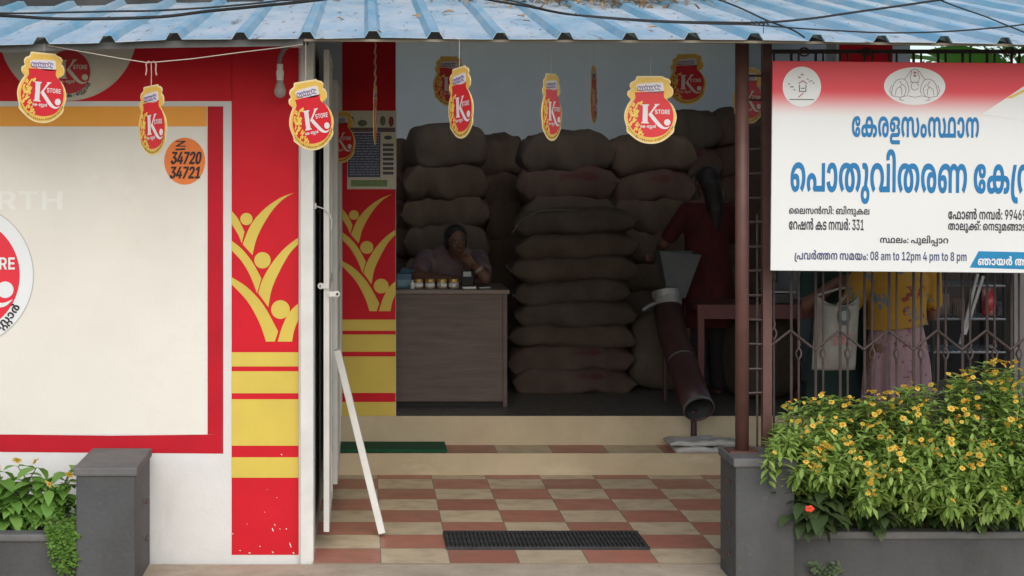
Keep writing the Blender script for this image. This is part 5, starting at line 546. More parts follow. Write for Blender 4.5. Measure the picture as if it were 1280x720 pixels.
def k_outlines(cx, cy, r):
    """big serif letter with a long tail and a ball, design drawn for a disc of radius 190 at (298, 420)"""
    D = [
        [(222,315),(285,315),(285,324),(274,328),(274,465),(285,469),(285,478),(222,478),(222,469),(232,465),(232,328),(222,324)],
        smooth_poly([(280,404),(312,360),(336,322),(330,312),(374,310),(370,318),(352,330),(300,400)], (0, 2, 3, 4, 5, 7)),
        smooth_poly([(280,404),(303,384),(350,440),(395,492),(428,510),(466,498),(440,521),(405,523),(366,503),(322,455)], (0, 1, 5)),
    ]
    return [[(cx + (x - 298) * r / 190, cy + (y - 420) * r / 190) for x, y in p] for p in D] + [circ(cx + 143 * r / 190, cy + 47 * r / 190, 27 * r / 190)]
def k_logo(cx, cy, r, Y, off, parent, m_disc, m_ink, ring=None):
    if ring: decal("emblem_ring", [circ(cx, cy, ring, n=64)], Y, off, m_ink, parent)
    decal("emblem_disc", [circ(cx, cy, r, n=64)], Y, off + 0.0014, m_disc, parent)
    for q in k_outlines(cx, cy, r):
        pass
    bm = BM()
    for i, q in enumerate(k_outlines(cx, cy, r)):
        prism(bm, [(PX(x, Y), PZ(y, Y)) for x, y in q], Y - off - 0.0028 - 0.0003 * i, 0.0012)
    obj("emblem_letter", bm, m_ink, parent)
    s = r / 190
    text("emblem_lettering", "S T O R E", (cx + 40 * s, cy - 62 * s, cx + 164 * s, cy - 24 * s), Y, off + 0.0045, m_ink, parent)
    text("emblem_lettering", GL_K, (cx - 84 * s, cy + 66 * s, cx + 52 * s, cy + 106 * s), Y, off + 0.0045, m_ink, parent)
def arc_text(tokens, cx, cy, r, a_end, h, Y, off, m_ink, parent):
    g = glyph_layout(tokens)
    k = h / 700.0
    xmax = max(p[0] for c, _ in g for p in c)
    cs = []
    for c, gx in g:
        q = []
        for x, y in c:
            a = R(a_end) - (xmax - x) * k / r          # runs anticlockwise along the lower rim, upright inside
            rr = r - y * k
            q.append((PX(cx + rr * math.cos(a), Y), PZ(cy - rr * math.sin(a), Y)))
        cs.append(q)
    me = fill_mesh(cs, "lettering"); me.transform(Matrix.Translation((0, Y - off, 0)))
    return obj("emblem_lettering", me, m_ink, parent)
GL_K = 'െ ക - േ സ്റ്റ ാ ർ'
M_emcream = MATS["emblem_cream_paint"]
k_logo(86, 90, 27.2, YF, 0.0042, front_wall, mat("emblem_red_paint", (0.50, 0.02, 0.03), rough=0.5), M_emcream, 30)
arc_text(GL_K, 86, 90, 31.5, -28, 5, YF, 0.0046, M_black, front_wall)
# painted-over letters still showing through
text("faded_lettering", "R T H", (-3, 239, 78, 262), YF, 0.0024, mat("patched_cream_paint", (0.81, 0.782, 0.70), (0.80, 0.772, 0.69), rough=0.7), front_wall)

# corner post and return wall of the projecting room
bm = BM(); box(bm, PX(375.3, 7.70), PX(392, 7.70), 7.70, 7.95, -0.02, 2.29); bevel(bm, 0.006)
obj("corner_post", bm, M_white_metal, shop)
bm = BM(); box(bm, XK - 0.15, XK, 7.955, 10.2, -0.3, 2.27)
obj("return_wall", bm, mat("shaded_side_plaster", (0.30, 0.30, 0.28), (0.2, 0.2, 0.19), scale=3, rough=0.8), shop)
# inner front: pilaster left of the opening, pilaster right of it, and the lintel wall above the roof line
bm = BM(); box(bm, -1.6, PX(495, YI), YI, YI + 0.22, 0.0, 2.66)
pil = obj("pilaster", bm, M_inner, shop)
mx = lambda x: 428 + (x - 290) * 0.8
my = lambda y: 243 + (y - 241) * 0.785
def inner_paint(dx, parent, Y):
    decal("red_field", [rect(427.8 + dx, 20, 494.6 + dx, 521.5)], Y, 0.0012, M_red, parent)
    decal("wheat_motif", [[(mx(x) + dx, my(y)) for x, y in p] for p in W_PX], Y, 0.0026, M_yellow, parent)
    decal("yellow_bands", [rect(427.8 + dx, my(a), 494.6 + dx, min(my(b_), 521.5)) for a, b_ in BANDS], Y, 0.0026, M_yellow, parent)
inner_paint(0, pil, YI)
xr0, xr1 = PX(1045, YI), PX(1118, YI)
bm = BM(); box(bm, xr0, xr1, YI, YI + 0.22, 0.286, 2.66)
pil2 = obj("pilaster", bm, M_inner, shop)
inner_paint(1045 - 424, pil2, YI)
bm = BM()
box(bm, -1.6, 3.2, 13.9, 14.15, 0, 3.36)                 # back wall
obj("back_wall", bm, M_inner, shop)
bm = BM()
box(bm, -1.6, -1.4, YI + 0.22, 13.9, 0, 3.36)
obj("side_wall", bm, M_inner, shop)
bm = BM(); box(bm, 2.95, 3.2, YI + 0.22, 13.9, 0.286, 3.36)
obj("side_wall", bm, M_inner, shop)
bm = BM(); box(bm, -1.6, 3.2, YI + 0.002, YI + 0.218, 2.662, 2.74)  # open gap above it added to let sky light reach the back wall
obj("lintel_wall", bm, M_inner, shop)
bm = BM(); box(bm, -4.2, 3.3, YI + 0.1, 14.3, 3.363, 3.5)
obj("roof_slab", bm, mat("slab_concrete", (0.4, 0.39, 0.37), rough=0.85), shop)

# blue trapezoidal sheet roof
def roof_mat():
    m = mat("faded_blue_sheet", (0.26, 0.46, 0.55), (0.36, 0.51, 0.57), scale=1.6, rough=0.42, rough2=0.6, lo=0.3, hi=0.7, bump=0.04, bscale=14, spec=0.45)
    overlay(m, 'noise', 3.2, 0.36, 0.60, (0.60, 0.64, 0.63), (1.0, 0.35, 1))
    overlay(m, 'noise', 14, 0.58, 0.74, (0.34, 0.34, 0.31), (1, 0.3, 1))
    overlay(m, 'noise', 9, 0.60, 0.68, (0.24, 0.22, 0.19), (2.2, 0.25, 1))
    overlay(m, 'noise', 60, 0.66, 0.70, (0.10, 0.085, 0.07), (1, 0.6, 1))
    return m
ribs_px = [466 - 83 * k for k in range(1, 20)][::-1] + [466, 544, 626, 707, 788, 866, 943.6, 1021, 1102, 1180, 1256] + [1256 + 78 * k for k in range(1, 20)]
ribs = [PX(p, 7.05) for p in ribs_px]
ribs = [x for x in ribs if -4.0 < x < 5.0]
prof = []
for i, x in enumerate(ribs):
    if i:
        for t in (0.36, 0.64): prof.append((ribs[i - 1] + (x - ribs[i - 1]) * t, 0.0))
    prof += [(x - 0.034, 0.0), (x - 0.017, 0.027), (x + 0.017, 0.027), (x + 0.034, 0.0)]
bm = BM(); rows = []
NY = 26
for j in range(NY + 1):
    y = 7.05 + 3.22 * j / NY
    row = []
    for x, h in prof:
        w = 0.004 * noise.noise((x * 3.1, y * 1.7, 0.3)) + (0.006 * noise.noise((x * 2.3, 5.5, 0)) if j == 0 else 0)
        yy = y + (0.012 * noise.noise((x * 1.9, 9, 0)) if j == 0 else 0)
        row.append(bm.verts.new((x, yy, roof_z(x, y) + h + w)))
    rows.append(row)
for j in range(NY):
    for i in range(len(prof) - 1):
        f = bm.faces.new((rows[j][i], rows[j][i + 1], rows[j + 1][i + 1], rows[j + 1][i])); f.material_index = 1 if prof[i][1] + prof[i + 1][1] > 0 else 0
roof = obj("roof", bm, [roof_mat(), overlay(mat("blue_sheet_rib", (0.17, 0.41, 0.54), (0.27, 0.49, 0.58), scale=2.2, rough=0.42), 'noise', 6, 0.40, 0.66, (0.44, 0.54, 0.57), (1, .3, 1))], shop)
sm = roof.modifiers.new("sheet", 'SOLIDIFY'); sm.thickness = 0.0025; sm.offset = -1
bm = BM(); box(bm, -4.2, -0.25, 9.36, 9.5, 2.45, 3.1)
obj("dark_band_box", bm, mat("dark_band_tone", (0.07, 0.065, 0.06), (0.03, 0.03, 0.028), scale=5, rough=0.9), shop)  # dark box added to give the black band above the left roof
# eave beams under the sheet
M_beam = mat("grey_channel_paint", (0.17, 0.17, 0.16), (0.11, 0.11, 0.105), scale=7, rough=0.6)
M_timber = mat("weathered_timber", (0.34, 0.29, 0.21), (0.24, 0.20, 0.15), scale=9, rough=0.8, stretch=(0.4, 3, 3), bump=0.2)
def beam(px0, px1, y, hgt, dep, m, nm, drop):
    bm = BM(); n_ = 14
    x0, x1 = PX(px0, 7.1), PX(px1, 7.1)
    prev = None
    for i in range(n_ + 1):
        x = x0 + (x1 - x0) * i / n_
        z = roof_z(x, y) - drop
        cur = [bm.verts.new(p) for p in ((x, y, z - hgt), (x, y + dep, z - hgt + 0.004), (x, y + dep, z + 0.004), (x, y, z))]
        if prev:
            for k in range(4): bm.faces.new((prev[k], prev[(k + 1) % 4], cur[(k + 1) % 4], cur[k]))
        else: bm.faces.new(cur[::-1])
        prev = cur
    bm.faces.new(prev)
    bmesh.ops.recalc_face_normals(bm, faces=bm.faces)
    return obj(nm, bm, m, roof)
beam(-900, 379, 7.10, 0.028, 0.05, M_beam, "eave_beam", 0.008)
beam(380, 1800, 7.08, 0.010, 0.05, M_timber, "eave_batten", 0.006)
beam(-900, 1800, 7.60, 0.05, 0.04, M_beam, "purlin", 0.012)  # dark strip added behind the rib ends so their hollows look dark
beam(380, 1800, 8.6, 0.06, 0.05, M_beam, "purlin", 0.012)
beam(380, 1800, 9.9, 0.06, 0.05, M_beam, "purlin", 0.012)
# brown pole on the planter pillar carrying the roof
x = PX(927.5, 7.45)
pz = thing("roof_post", (x, 7.45, 0.5), "round brown iron pole standing on the right grey pillar under the eave", "post")
bm = BM(); tube(bm, [(x, 7.45, 0.515), (x, 7.45, 1.4), (x, 7.45, roof_z(x, 7.45) - 0.01)], 0.0285, 20); obj("pole", bm, M_brown, pz, smooth=True)
bm = BM(); box(bm, x - 0.06, x + 0.06, 7.40, 7.52, 0.513, 0.521); obj("base_plate", bm, M_brown, pz)

# ------------------------------------------------------------------ grey planters
def pillar(px0, px1, py_top, Yf, Yb, name, label):
    x0, x1 = PX(px0, Yf), PX(px1, Yf)
    zt_ = PZ(py_top, Yf)
    t = thing(name, ((x0 + x1) / 2, (Yf + Yb) / 2, -0.03), label, "pillar")
    bm = BM(); box(bm, x0 + 0.004, x1 - 0.004, Yf + 0.004, Yb, -0.2, zt_ - 0.035); bevel(bm, 0.008)
    obj("shaft", bm, M_grey, t)
    bm = BM(); box(bm, x0 - 0.006, x1 + 0.006, Yf - 0.006, Yb + 0.001, zt_ - 0.037, zt_); bevel(bm, 0.009)
    obj("cap", bm, mat("grey_cap_paint", (0.15, 0.145, 0.135), (0.10, 0.098, 0.094), scale=6, rough=0.7, bump=0.3, bscale=60), t)
    return t, x0, x1, zt_
pl, lx0, lx1, lz = pillar(93.5, 170, 584, 7.19, 7.69, "planter_pillar", "square dark grey pillar against the white wall beside the left planter")
bm = BM()
for z in (0.30, 0.145):
    tube(bm, [(lx1 + 0.004, 7.46, z), (lx1 + 0.016, 7.46, z)], 0.007, 8); tube(bm, [(lx1 + 0.012, 7.42, z), (lx1 + 0.012, 7.49, z + 0.008)], 0.0035, 6)
obj("hinge_pin", bm, M_brown, pl)
pr, rx0, rx1, rz = pillar(918.5, 995, 573, 7.27, 7.59, "planter_pillar", "square dark grey pillar under the brown pole beside the flowering bushes")
bm = BM()
for z in (0.40, 0.23, 0.10):
    tube(bm, [(rx0 - 0.004, 7.37, z), (rx0 - 0.014, 7.37, z)], 0.006, 8); tube(bm, [(rx0 - 0.011, 7.34, z), (rx0 - 0.011, 7.40, z + 0.006)], 0.003, 6)
obj("hinge_pin", bm, M_brown, pr)

def planter(x0, x1, Yf, Yb, zt_, label):
    t = thing("planter", ((x0 + x1) / 2, (Yf + Yb) / 2, -0.03), label, "planter")
    bm = BM()
    box(bm, x0, x1, Yf, Yf + 0.07, -0.2, zt_ - 0.03); box(bm, x0, x1, Yb - 0.06, Yb, -0.2, zt_ - 0.03)
    obj("planter_wall", bm, M_grey, t)
    bm = BM(); box(bm, x0, x1, Yf - 0.012, Yf + 0.078, zt_ - 0.032, zt_); bevel(bm, 0.01)
    box(bm, x0, x1, Yb - 0.065, Yb + 0.004, zt_ - 0.032, zt_)
    obj("lip", bm, mat("grey_cap_paint", ()), t)
    bm = BM(); n_ = 30
    rows = [[bm.verts.new((x0 + (x1 - x0) * i / n_, y, zt_ - 0.05 + 0.02 * noise.noise((i * .7, y * 9, 0)))) for i in range(n_ + 1)] for y in (Yf + 0.068, (Yf + Yb) / 2, Yb - 0.058)]
    for j in range(2):
        for i in range(n_): bm.faces.new((rows[j][i], rows[j][i + 1], rows[j + 1][i + 1], rows[j + 1][i]))
    obj("soil", bm, M_soil, t)
    return t
planter(-2.6, lx0 + 0.002, 7.24, 7.68, 0.212, "low dark grey planter trough with leafy plants left of the grey pillar")
planter(rx1 - 0.002, 4.4, 7.36, 7.72, 0.197, "low dark grey planter trough under the yellow flowering bushes")

# ------------------------------------------------------------------ folding gate leaves at the left of the entrance
def gate_leaf(x0, y0, y1, z0, z1, w, label):
    t = thing("gate_leaf", (x0, (y0 + y1) / 2, z0), label, "gate")
    bm = BM()
    box(bm, x0, x0 + w, y0, y0 + 0.035, z0, z1); box(bm, x0, x0 + w, y1 - 0.035, y1, z0, z1)
    for z in (z0, (z0 + z1) / 2, z1 - 0.035): box(bm, x0 + 0.001, x0 + w - 0.001, y0 + 0.035, y1 - 0.035, z, z + 0.035)
    obj("leaf_frame", bm, M_white_metal, t)
    bm = BM(); n_ = 24
    xx = x0 + w * 0.5
    prev = None
    for i in range(n_ + 1):
        y = y0 + 0.034 + (y1 - y0 - 0.068) * i / n_
        d = 0.006 if i % 2 else -0.006
        cur = (bm.verts.new((xx + d, y, z0 + 0.034)), bm.verts.new((xx + d, y, z1 - 0.034)))
        if prev: bm.faces.new((prev[0], cur[0], cur[1], prev[1]))
        prev = cur
    o = obj("leaf_sheet", bm, M_white_metal, t)
    return t
g1 = gate_leaf(PX(404.6, 7.9), 7.9, 8.75, 0.085, PZ(62, 7.9), 0.0245, "tall white folding gate leaf opened inward with steel hasp on its front edge")
bm = BM()
def hasp(bm, px, py, y, flip):
    x, z = PX(px, y), PZ(py, y)
    prism(bm, [(x + dx, z + dz) for dx, dz in circ(0, 0, 0.014, n=14)], y, 0.003)
    xa, xb = (x, x - 0.035) if flip else (x, x + 0.035)
    prism(bm, rect(min(xa, xb), z - 0.011, max(xa, xb), z + 0.011), y - 0.0032, 0.003)
hasp(bm, 401, 357.5, 7.888, False); hasp(bm, 421, 367.5, 7.88, True)
obj("hasp", bm, M_white_metal, g1)
bm = BM()
for px, py, y in ((401, 357.5, 7.886), (421.5, 367.5, 7.873)):
    x, z = PX(px, y), PZ(py, y); prism(bm, circ(x, z, 0.0055, n=12), y - 0.001, 0.002)
obj("hasp_hole", bm, M_black, g1)
bm = BM(); tube(bm, [P(393, 257, 7.86), P(399, 259, 7.87), P(405, 261, 7.885), P(411, 266, 7.89), P(415, 276, 7.895), P(414, 286, 7.9)], 0.003, 6)
bmx = BM(); box(bm, PX(391, 7.85), PX(395.5, 7.85), 7.85, 7.865, PZ(261, 7.85), PZ(254, 7.85))
bmx.free()
obj("latch_wire", bm, M_white_metal, g1)
g2 = gate_leaf(PX(416.3, 8.85) , 8.85, 10.1, 0.13, PZ(100, 8.85), 0.022, "shorter white folding gate leaf standing behind the tall gate leaf")
# leaning prop
a, b_ = P(477.5, 669, 8.19), P(416, 438, 8.45)
b_.x = -0.132
bm = BM()
d = (b_ - a).normalized(); s1 = Vector((d.z, 0, -d.x)).normalized() * 0.0165; s2 = Vector((0, 1, 0)) * 0.07
vs = []
for p in (a + Vector((0, 0, 0.006)), b_):
    vs.append([bm.verts.new(p + u * s1 + v * s2) for u, v in ((-1, 0), (1, 0), (1, 1), (-1, 1))])
for k in range(4): bm.faces.new((vs[0][k], vs[0][(k + 1) % 4], vs[1][(k + 1) % 4], vs[1][k]))
bm.faces.new(vs[0][::-1]); bm.faces.new(vs[1]); bmesh.ops.recalc_face_normals(bm, faces=bm.faces); bevel(bm, 0.002, 1)
tag(obj("leaning_plank", bm, M_white_metal), "narrow white painted plank leaning from the tiles against the folding gate", "plank")

# bulb on its bent conduit under the eave
t = thing("bulb_lamp", P(350, 122, 7.6), "unlit round bulb in a white holder on a bent grey conduit beside the corner post", "lamp")
bm = BM(); tube(bm, [P(384, 54, 7.66), P(372, 55, 7.62), P(361, 57, 7.6), P(354, 63, 7.6), P(350, 72, 7.6), P(349, 82, 7.6)], 0.0095, 10); obj("conduit", bm, mat("grey_conduit", (0.2, 0.18, 0.17), rough=0.5), t, smooth=True)
bm = BM(); box(bm, PX(358, 7.6), PX(377, 7.6), 7.58, 7.66, PZ(58.5, 7.6), PZ(53.5, 7.6)); obj("bracket", bm, M_white_metal, t)
c0 = P(350, 80, 7.6)
bm = BM(); tube(bm, [c0, c0 - Vector((0, 0, .028)), c0 - Vector((0, 0, .0285)), c0 - Vector((0, 0, .052)), c0 - Vector((0, 0, .0525)), c0 - Vector((0, 0, .07))], [.013, .0135, .0165, .0165, .0145, .015], 16); obj("bulb_holder", bm, M_white_metal, t, smooth=False)
bm = BM(); c1 = c0 - Vector((0, 0, .066))
tube(bm, [c1 - Vector((0, 0, z)) for z in (0, .02, .035, .048, .062, .074, .08)], [.013, .017, .022, .0255, .025, .016, .004], 18)
obj("bulb", bm, mat("dusty_bulb_glass", (0.42, 0.36, 0.33), (0.3, 0.25, 0.23), rough=0.3), t, smooth=True)

# ------------------------------------------------------------------ round number sticker, poster, big round sticker
t = thing("number_sticker", P(231, 231, YF - 0.003), "round orange sticker with two hand painted black numbers on the cream wall", "sticker")
decal("disc", [circ(231, 201.5, 25.6, 29.3)], YF, 0.003, overlay(mat("orange_sticker", (0.85, 0.22, 0.045), (0.78, 0.19, 0.04), scale=20, rough=0.6), 'noise', 70, 0.66, 0.74, (0.85, 0.36, 0.18)), t)
M_ink = mat("black_marker_ink", (0.03, 0.012, 0.008), rough=0.5)
text("lettering", "Z", (219.5, 176, 232.5, 183.3), YF, 0.0045, M_ink, t, 0.0004)
decal("lettering", [[(219.5, 186), (231.5, 185.2), (231.5, 187.4), (219.5, 188)]], YF, 0.0045, M_ink, t)
for dxy in (0, 0.9):
    text("lettering", "3 4 7 2 0", (213 + dxy, 189.5, 250 + dxy, 205.5 - dxy * .5), YF, 0.0045 + dxy * .0004, M_ink, t, 0, 0.003)
    text("lettering", "3 4 7 2 1", (211.5 + dxy, 208, 249 + dxy, 223.5 - dxy * .5), YF, 0.0045 + dxy * .0004, M_ink, t, 0, 0.003)

t = thing("round_sticker", P(-48, 434, YF - 0.003), "large white and red round emblem sticker cut by the left edge of the view", "sticker")
M_stw = mat("glossy_sticker_white", (0.76, 0.77, 0.75), (0.73, 0.74, 0.72), rough=0.35); M_str = mat("glossy_sticker_red", (0.72, 0.02, 0.04), (0.7, 0.02, 0.04), rough=0.35)
decal("sticker_rim", [circ(-48, 344, 90.6, n=72)], YF, 0.0030, mat("sticker_edge", (0.5, 0.5, 0.46), rough=0.6), t)
decal("disc", [circ(-48, 344, 89.4, n=72)], YF, 0.0042, M_stw, t)
decal("emblem_disc", [circ(-48, 344, 73, n=72)], YF, 0.0055, M_str, t)
bm = BM()
for i, q in enumerate(k_outlines(-48, 344, 73)): prism(bm, [(PX(x, YF), PZ(y, YF)) for x, y in q], YF - 0.0068 - 0.0003 * i, 0.0012)
obj("emblem_letter", bm, M_stw, t)
text("lettering", "S T O R E", (-36, 321.5, 19, 337), YF, 0.0082, M_stw, t)
text("lettering", GL_K, (-80, 369, -28, 384), YF, 0.0082, M_stw, t)
arc_text(GL_K, -48, 344, 83.5, -28, 10, YF, 0.0070, M_black, t)

t = thing("poster", P(464, 237, YI - 0.004), "cream information poster with a dark blue text panel on the red pilaster", "poster")
YP = YI - 0.002
decal("sheet", [rect(434, 138.5, 495.4, 236.5)], YP, 0.0024, mat("poster_cream", (0.62, 0.60, 0.50), (0.55, 0.53, 0.44), rough=0.55), t)
decal("title_band", [rect(434.5, 159.5, 494, 165)], YP, 0.0036, mat("poster_maroon", (0.16, 0.10, 0.10), (0.08, 0.07, 0.09), scale=30, rough=0.5), t)
decal("text_panel", [rect(434.8, 166, 475.5, 221.5)], YP, 0.0036, mat("poster_blue", (0.055, 0.07, 0.17), (0.07, 0.085, 0.16), scale=8, rough=0.5), t)
bm = BM(); rnd = random.Random(5)
for i in range(16):
    y = 169 + i * 3.25; x = 437
    while x < 473:
        w = rnd.uniform(2, 8); prism(bm, [(PX(a, YP), PZ(b2, YP)) for a, b2 in rect(x, y, min(x + w, 474), y + 1.0)], YP - 0.0044, 0.0006); x += w + 1.2
obj("printed_lines", bm, mat("poster_pale_text", (0.33, 0.35, 0.42), rough=0.5), t)
bm = BM()
for i in range(7):
    y = 179.5 + i * 5.85; prism(bm, [(PX(a, YP), PZ(b2, YP)) for a, b2 in rect(478.5, y, 492, y + 3.6)], YP - 0.0036, 0.001)
for (x, y, rx_, ry_) in ((485, 172, 5, 2.6),): prism(bm, [(PX(a, YP), PZ(b2, YP)) for a, b2 in circ(x, y, rx_, ry_, 18)], YP - 0.0036, 0.001)
obj("side_buttons", bm, mat("poster_navy", (0.07, 0.075, 0.1), rough=0.5), t)
bm = BM(); prism(bm, [(PX(a, YP), PZ(b2, YP)) for a, b2 in rect(438.5, 225, 484, 233)], YP - 0.0036, 0.001); obj("green_strip", bm, mat("poster_green", (0.22, 0.32, 0.12), (0.12, 0.2, 0.08), scale=40, rough=0.5), t)
for nm, lst, m in (("portrait", [(439, 152, 3.4, 7), (489, 152, 3.2, 6.5)], mat("poster_portrait_red", (0.28, 0.05, 0.05), (0.10, 0.05, 0.04), scale=40)), ("vegetable_picture", [(453, 154, 6, 4.2), (478.5, 151, 3.6, 6)], mat("poster_picture_green", (0.10, 0.13, 0.06), (0.2, 0.2, 0.14), scale=40))):
    for (x, y, rx_, ry_) in lst:
        decal(nm, [circ(x, y, rx_, ry_, 20)], YP, 0.0036, m, t)

# ------------------------------------------------------------------ the big sign
YS = 7.36
sl = PX(963.3, YS); sz0, sz1 = PZ(338.2, YS), PZ(76, YS)
sg = thing("sign_board", (sl, YS, sz0), "white sign board with a red top and blue Malayalam lettering fixed to the grille", "sign")
def sign_mat():
    m = mat("sign_print", (0.75, 0.75, 0.71), (0.72, 0.72, 0.68), scale=2, rough=0.42)
    ns, ls, b = nodes(m); src = base_socket(m)
    geo = ns.new("ShaderNodeTexCoord"); sp = ns.new("ShaderNodeSeparateXYZ"); ls.new(geo.outputs["Object"], sp.inputs[0])
    nz = ns.new("ShaderNodeTexNoise"); nz.inputs["Scale"].default_value = 260
    mr = ns.new("ShaderNodeMapRange"); mr.interpolation_type = 'SMOOTHSTEP'
    H_ = sz1 - sz0
    mr.inputs["From Min"].default_value = H_ - 72 * YS / F; mr.inputs["From Max"].default_value = H_ - 34 * YS / F
    ls.new(sp.outputs["Z"], mr.inputs["Value"])
    mx = ns.new("ShaderNodeMix"); mx.data_type = 'RGBA'; ls.new(mr.outputs["Result"], mx.inputs[0]); ls.new(src, mx.inputs[6]); mx.inputs[7].default_value = (0.72, 0.05, 0.07, 1)
    ls.new(mx.outputs[2], b.inputs["Base Color"])
    return m
bm = BM(); box(bm, sl, PX(1346, YS), YS, YS + 0.012, sz0, sz1); bevel(bm, 0.0015, 1)
obj("panel", bm, sign_mat(), sg)
bm = BM()
for x0_, x1_ in ((sl + 0.002, sl + 0.027), (PX(1340, YS) - 0.02, PX(1346, YS) - 0.002)): box(bm, x0_, x1_, YS + 0.0122, YS + 0.035, sz0 + 0.002, sz1 - 0.002)
for z in (sz0 + 0.003, (sz0 + sz1) / 2, sz1 - 0.028): box(bm, sl + 0.027, PX(1340, YS) - 0.02, YS + 0.0122, YS + 0.035, z, z + 0.025)
obj("frame", bm, M_grille, sg)
M_blue = mat("blue_sign_print", (0.003, 0.155, 0.36), (0.005, 0.18, 0.40), scale=9, rough=0.4)
M_bluet = mat("cyan_sign_print", (0.005, 0.22, 0.42), rough=0.4)
M_blk = mat("grey_black_sign_print", (0.045, 0.045, 0.055), rough=0.4)
M_navy = mat("navy_sign_print", (0.06, 0.085, 0.19), rough=0.4)
M_sw = mat("white_sign_print", (0.75, 0.75, 0.71), (0.72, 0.72, 0.68), scale=2, rough=0.4)
decal("white_corner", [[(1226, 140), (1280, 103), (1346, 59 + 17), (1346, 150), (1290, 150)]], YS, 0.0012, M_sw, sg)
decal("gold_edge", [[(1255, 120), (1346, 75.8), (1346, 78), (1262, 120)]], YS, 0.0018, mat("gold_sign_print", (0.75, 0.5, 0.1), rough=0.4), sg)
tl = lambda x: 0.0
text("lettering", 'േ ക ര ള സ ം സ്ഥ ാ ന', (1063, 144, 1222, 179), YS, 0.0014, M_blue, sg, 0.0008)
text("lettering", 'െ പ ാ ത ു വ ി ത ര ണ _ േ ക ്ര ന്ദ ം', (987, 185, 1309, 254), YS, 0.0014, M_blue, sg, 0.0022)
text("lettering", 'ൈ ല സ ൻ സ ി : _ ബ ി ന്ദ ു ക ല', (985.5, 256.5, 1086, 270), YS, 0.0014, M_blk, sg)
text("lettering", 'േ റ ഷ ൻ _ ക ട _ ന മ്പ ർ : _ 3 3 1', (985.5, 272, 1079, 287), YS, 0.0014, M_blk, sg)
text("lettering", 'േ ഫ ാ ൺ _ ന മ്പ ർ : _ 9 9 4 6 9', (1184.5, 258, 1282, 272), YS, 0.0014, M_blk, sg)
text("lettering", 'ത ാ ല ൂ ക്ക ് : _ െ ന ട ു മ ങ്ങ ാ ട ്', (1184.5, 273, 1283, 289), YS, 0.0014, M_blk, sg)
text("lettering", 'സ്ഥ ല ം : _ പ ു ല ി പ്പ ാ റ', (1099.5, 292.5, 1185, 306), YS, 0.0014, M_blk, sg)
text("lettering", '്ര പ വ ർ ത്ത ന _ സ മ യ ം : _ 0 8 _ a m _ t o _ 1 2 p m _ 4 _ p m _ t o _ 8 _ p m', (993, 312, 1208, 327), YS, 0.0014, M_navy, sg)
decal("blue_label", [[(1212, 332), (1223, 311.5), (1346, 313), (1346, 335)]], YS, 0.0012, M_bluet, sg)
text("lettering", 'ഞ ാ യ ർ _ അ വ ധ ി', (1222, 316.5, 1309, 329), YS, 0.0026, M_sw, sg, 0.0005)
# round emblem: house between three arrows of small marks; oval emblem: two elephants beside a column
decal("emblem_disc", [circ(1000, 108, 24, 25, 48)], YS, 0.0013, M_sw, sg)
decal("emblem_disc", [circ(1141, 106, 38.3, 23.6, 60)], YS, 0.0013, M_sw, sg)
def strokes(nm, lines, w, Y, off, m, parent):
    bm = BM()
    for ln in lines:
        pts = [(PX(x, Y), PZ(y, Y)) for x, y in ln]
        for (x0, z0), (x1, z1) in zip(pts, pts[1:]):
            d = Vector((x1 - x0, z1 - z0))
            if d.length < 1e-6: continue
            nrm = Vector((-d.y, d.x)).normalized() * w / 2; e = d.normalized() * w * 0.3
            prism(bm, [(x0 - e.x + nrm.x, z0 - e.y + nrm.y), (x1 + e.x + nrm.x, z1 + e.y + nrm.y), (x1 + e.x - nrm.x, z1 + e.y - nrm.y), (x0 - e.x - nrm.x, z0 - e.y - nrm.y)], Y - off, 0.0005)
    return obj(nm, bm, m, parent)
dsh = lambda p, q, n_: [[(p[0] + (q[0] - p[0]) * (k + .15) / n_, p[1] + (q[1] - p[1]) * (k + .15) / n_ + (1 if k % 2 else -1)), (p[0] + (q[0] - p[0]) * (k + .75) / n_, p[1] + (q[1] - p[1]) * (k + .75) / n_ + (1 if k % 2 else -1))] for k in range(n_)]
strokes("emblem_marks", dsh((995, 98), (1002, 91), 4) + [[(996, 104), (1001, 100.5), (1006, 104)]] + [[(996, 121), (1002, 116)]], 0.004, YS, 0.0024, mat("emblem_pink_ink", (0.45, 0.12, 0.12), rough=0.5), sg)
strokes("emblem_marks", dsh((1006, 99), (1016, 103), 4) + dsh((983, 105), (992, 112), 4) + [[(985, 124), (1015, 124)]] + [[(997, 106), (997, 114), (1005, 114), (1005, 106)], [(999, 110), (1003, 110)]], 0.0035, YS, 0.0024, mat("emblem_green_ink", (0.09, 0.12, 0.07), rough=0.5), sg)
el = []
def mir(l): return [l, [(2282 - x, y) for x, y in l]]
el += mir([(1112, 117), (1113, 110), (1114.5, 104), (1118, 99), (1123, 97), (1128, 97.5), (1131, 101), (1133, 106), (1134, 112), (1132, 116)])
el += mir([(1128, 97.5), (1132, 93), (1135, 88), (1137, 86)])
el += mir([(1117, 117), (1118, 110), (1122, 107), (1125, 110), (1125, 117)])
el += mir([(1122, 100), (1125, 104), (1123, 108)])
el += mir([(1113, 117), (1109.5, 112), (1112, 105)])
el += mir([(1126, 104), (1130, 108), (1130, 113), (1128, 118), (1125, 119.5)])
el += mir([(1137, 86), (1137, 90), (1135, 95), (1137, 101)])
el += [[(1137, 86), (1141, 84.5), (1145, 86)], [(1135, 101), (1147, 101)], circ(1141, 106, 4.6, 5, 12) , [(1112, 118), (1122, 120), (1132, 118), (1141, 120), (1150, 118), (1160, 120), (1170, 118)], [(1124, 120), (1122, 123), (1127, 124)], [(1158, 120), (1160, 123), (1155, 124)]]
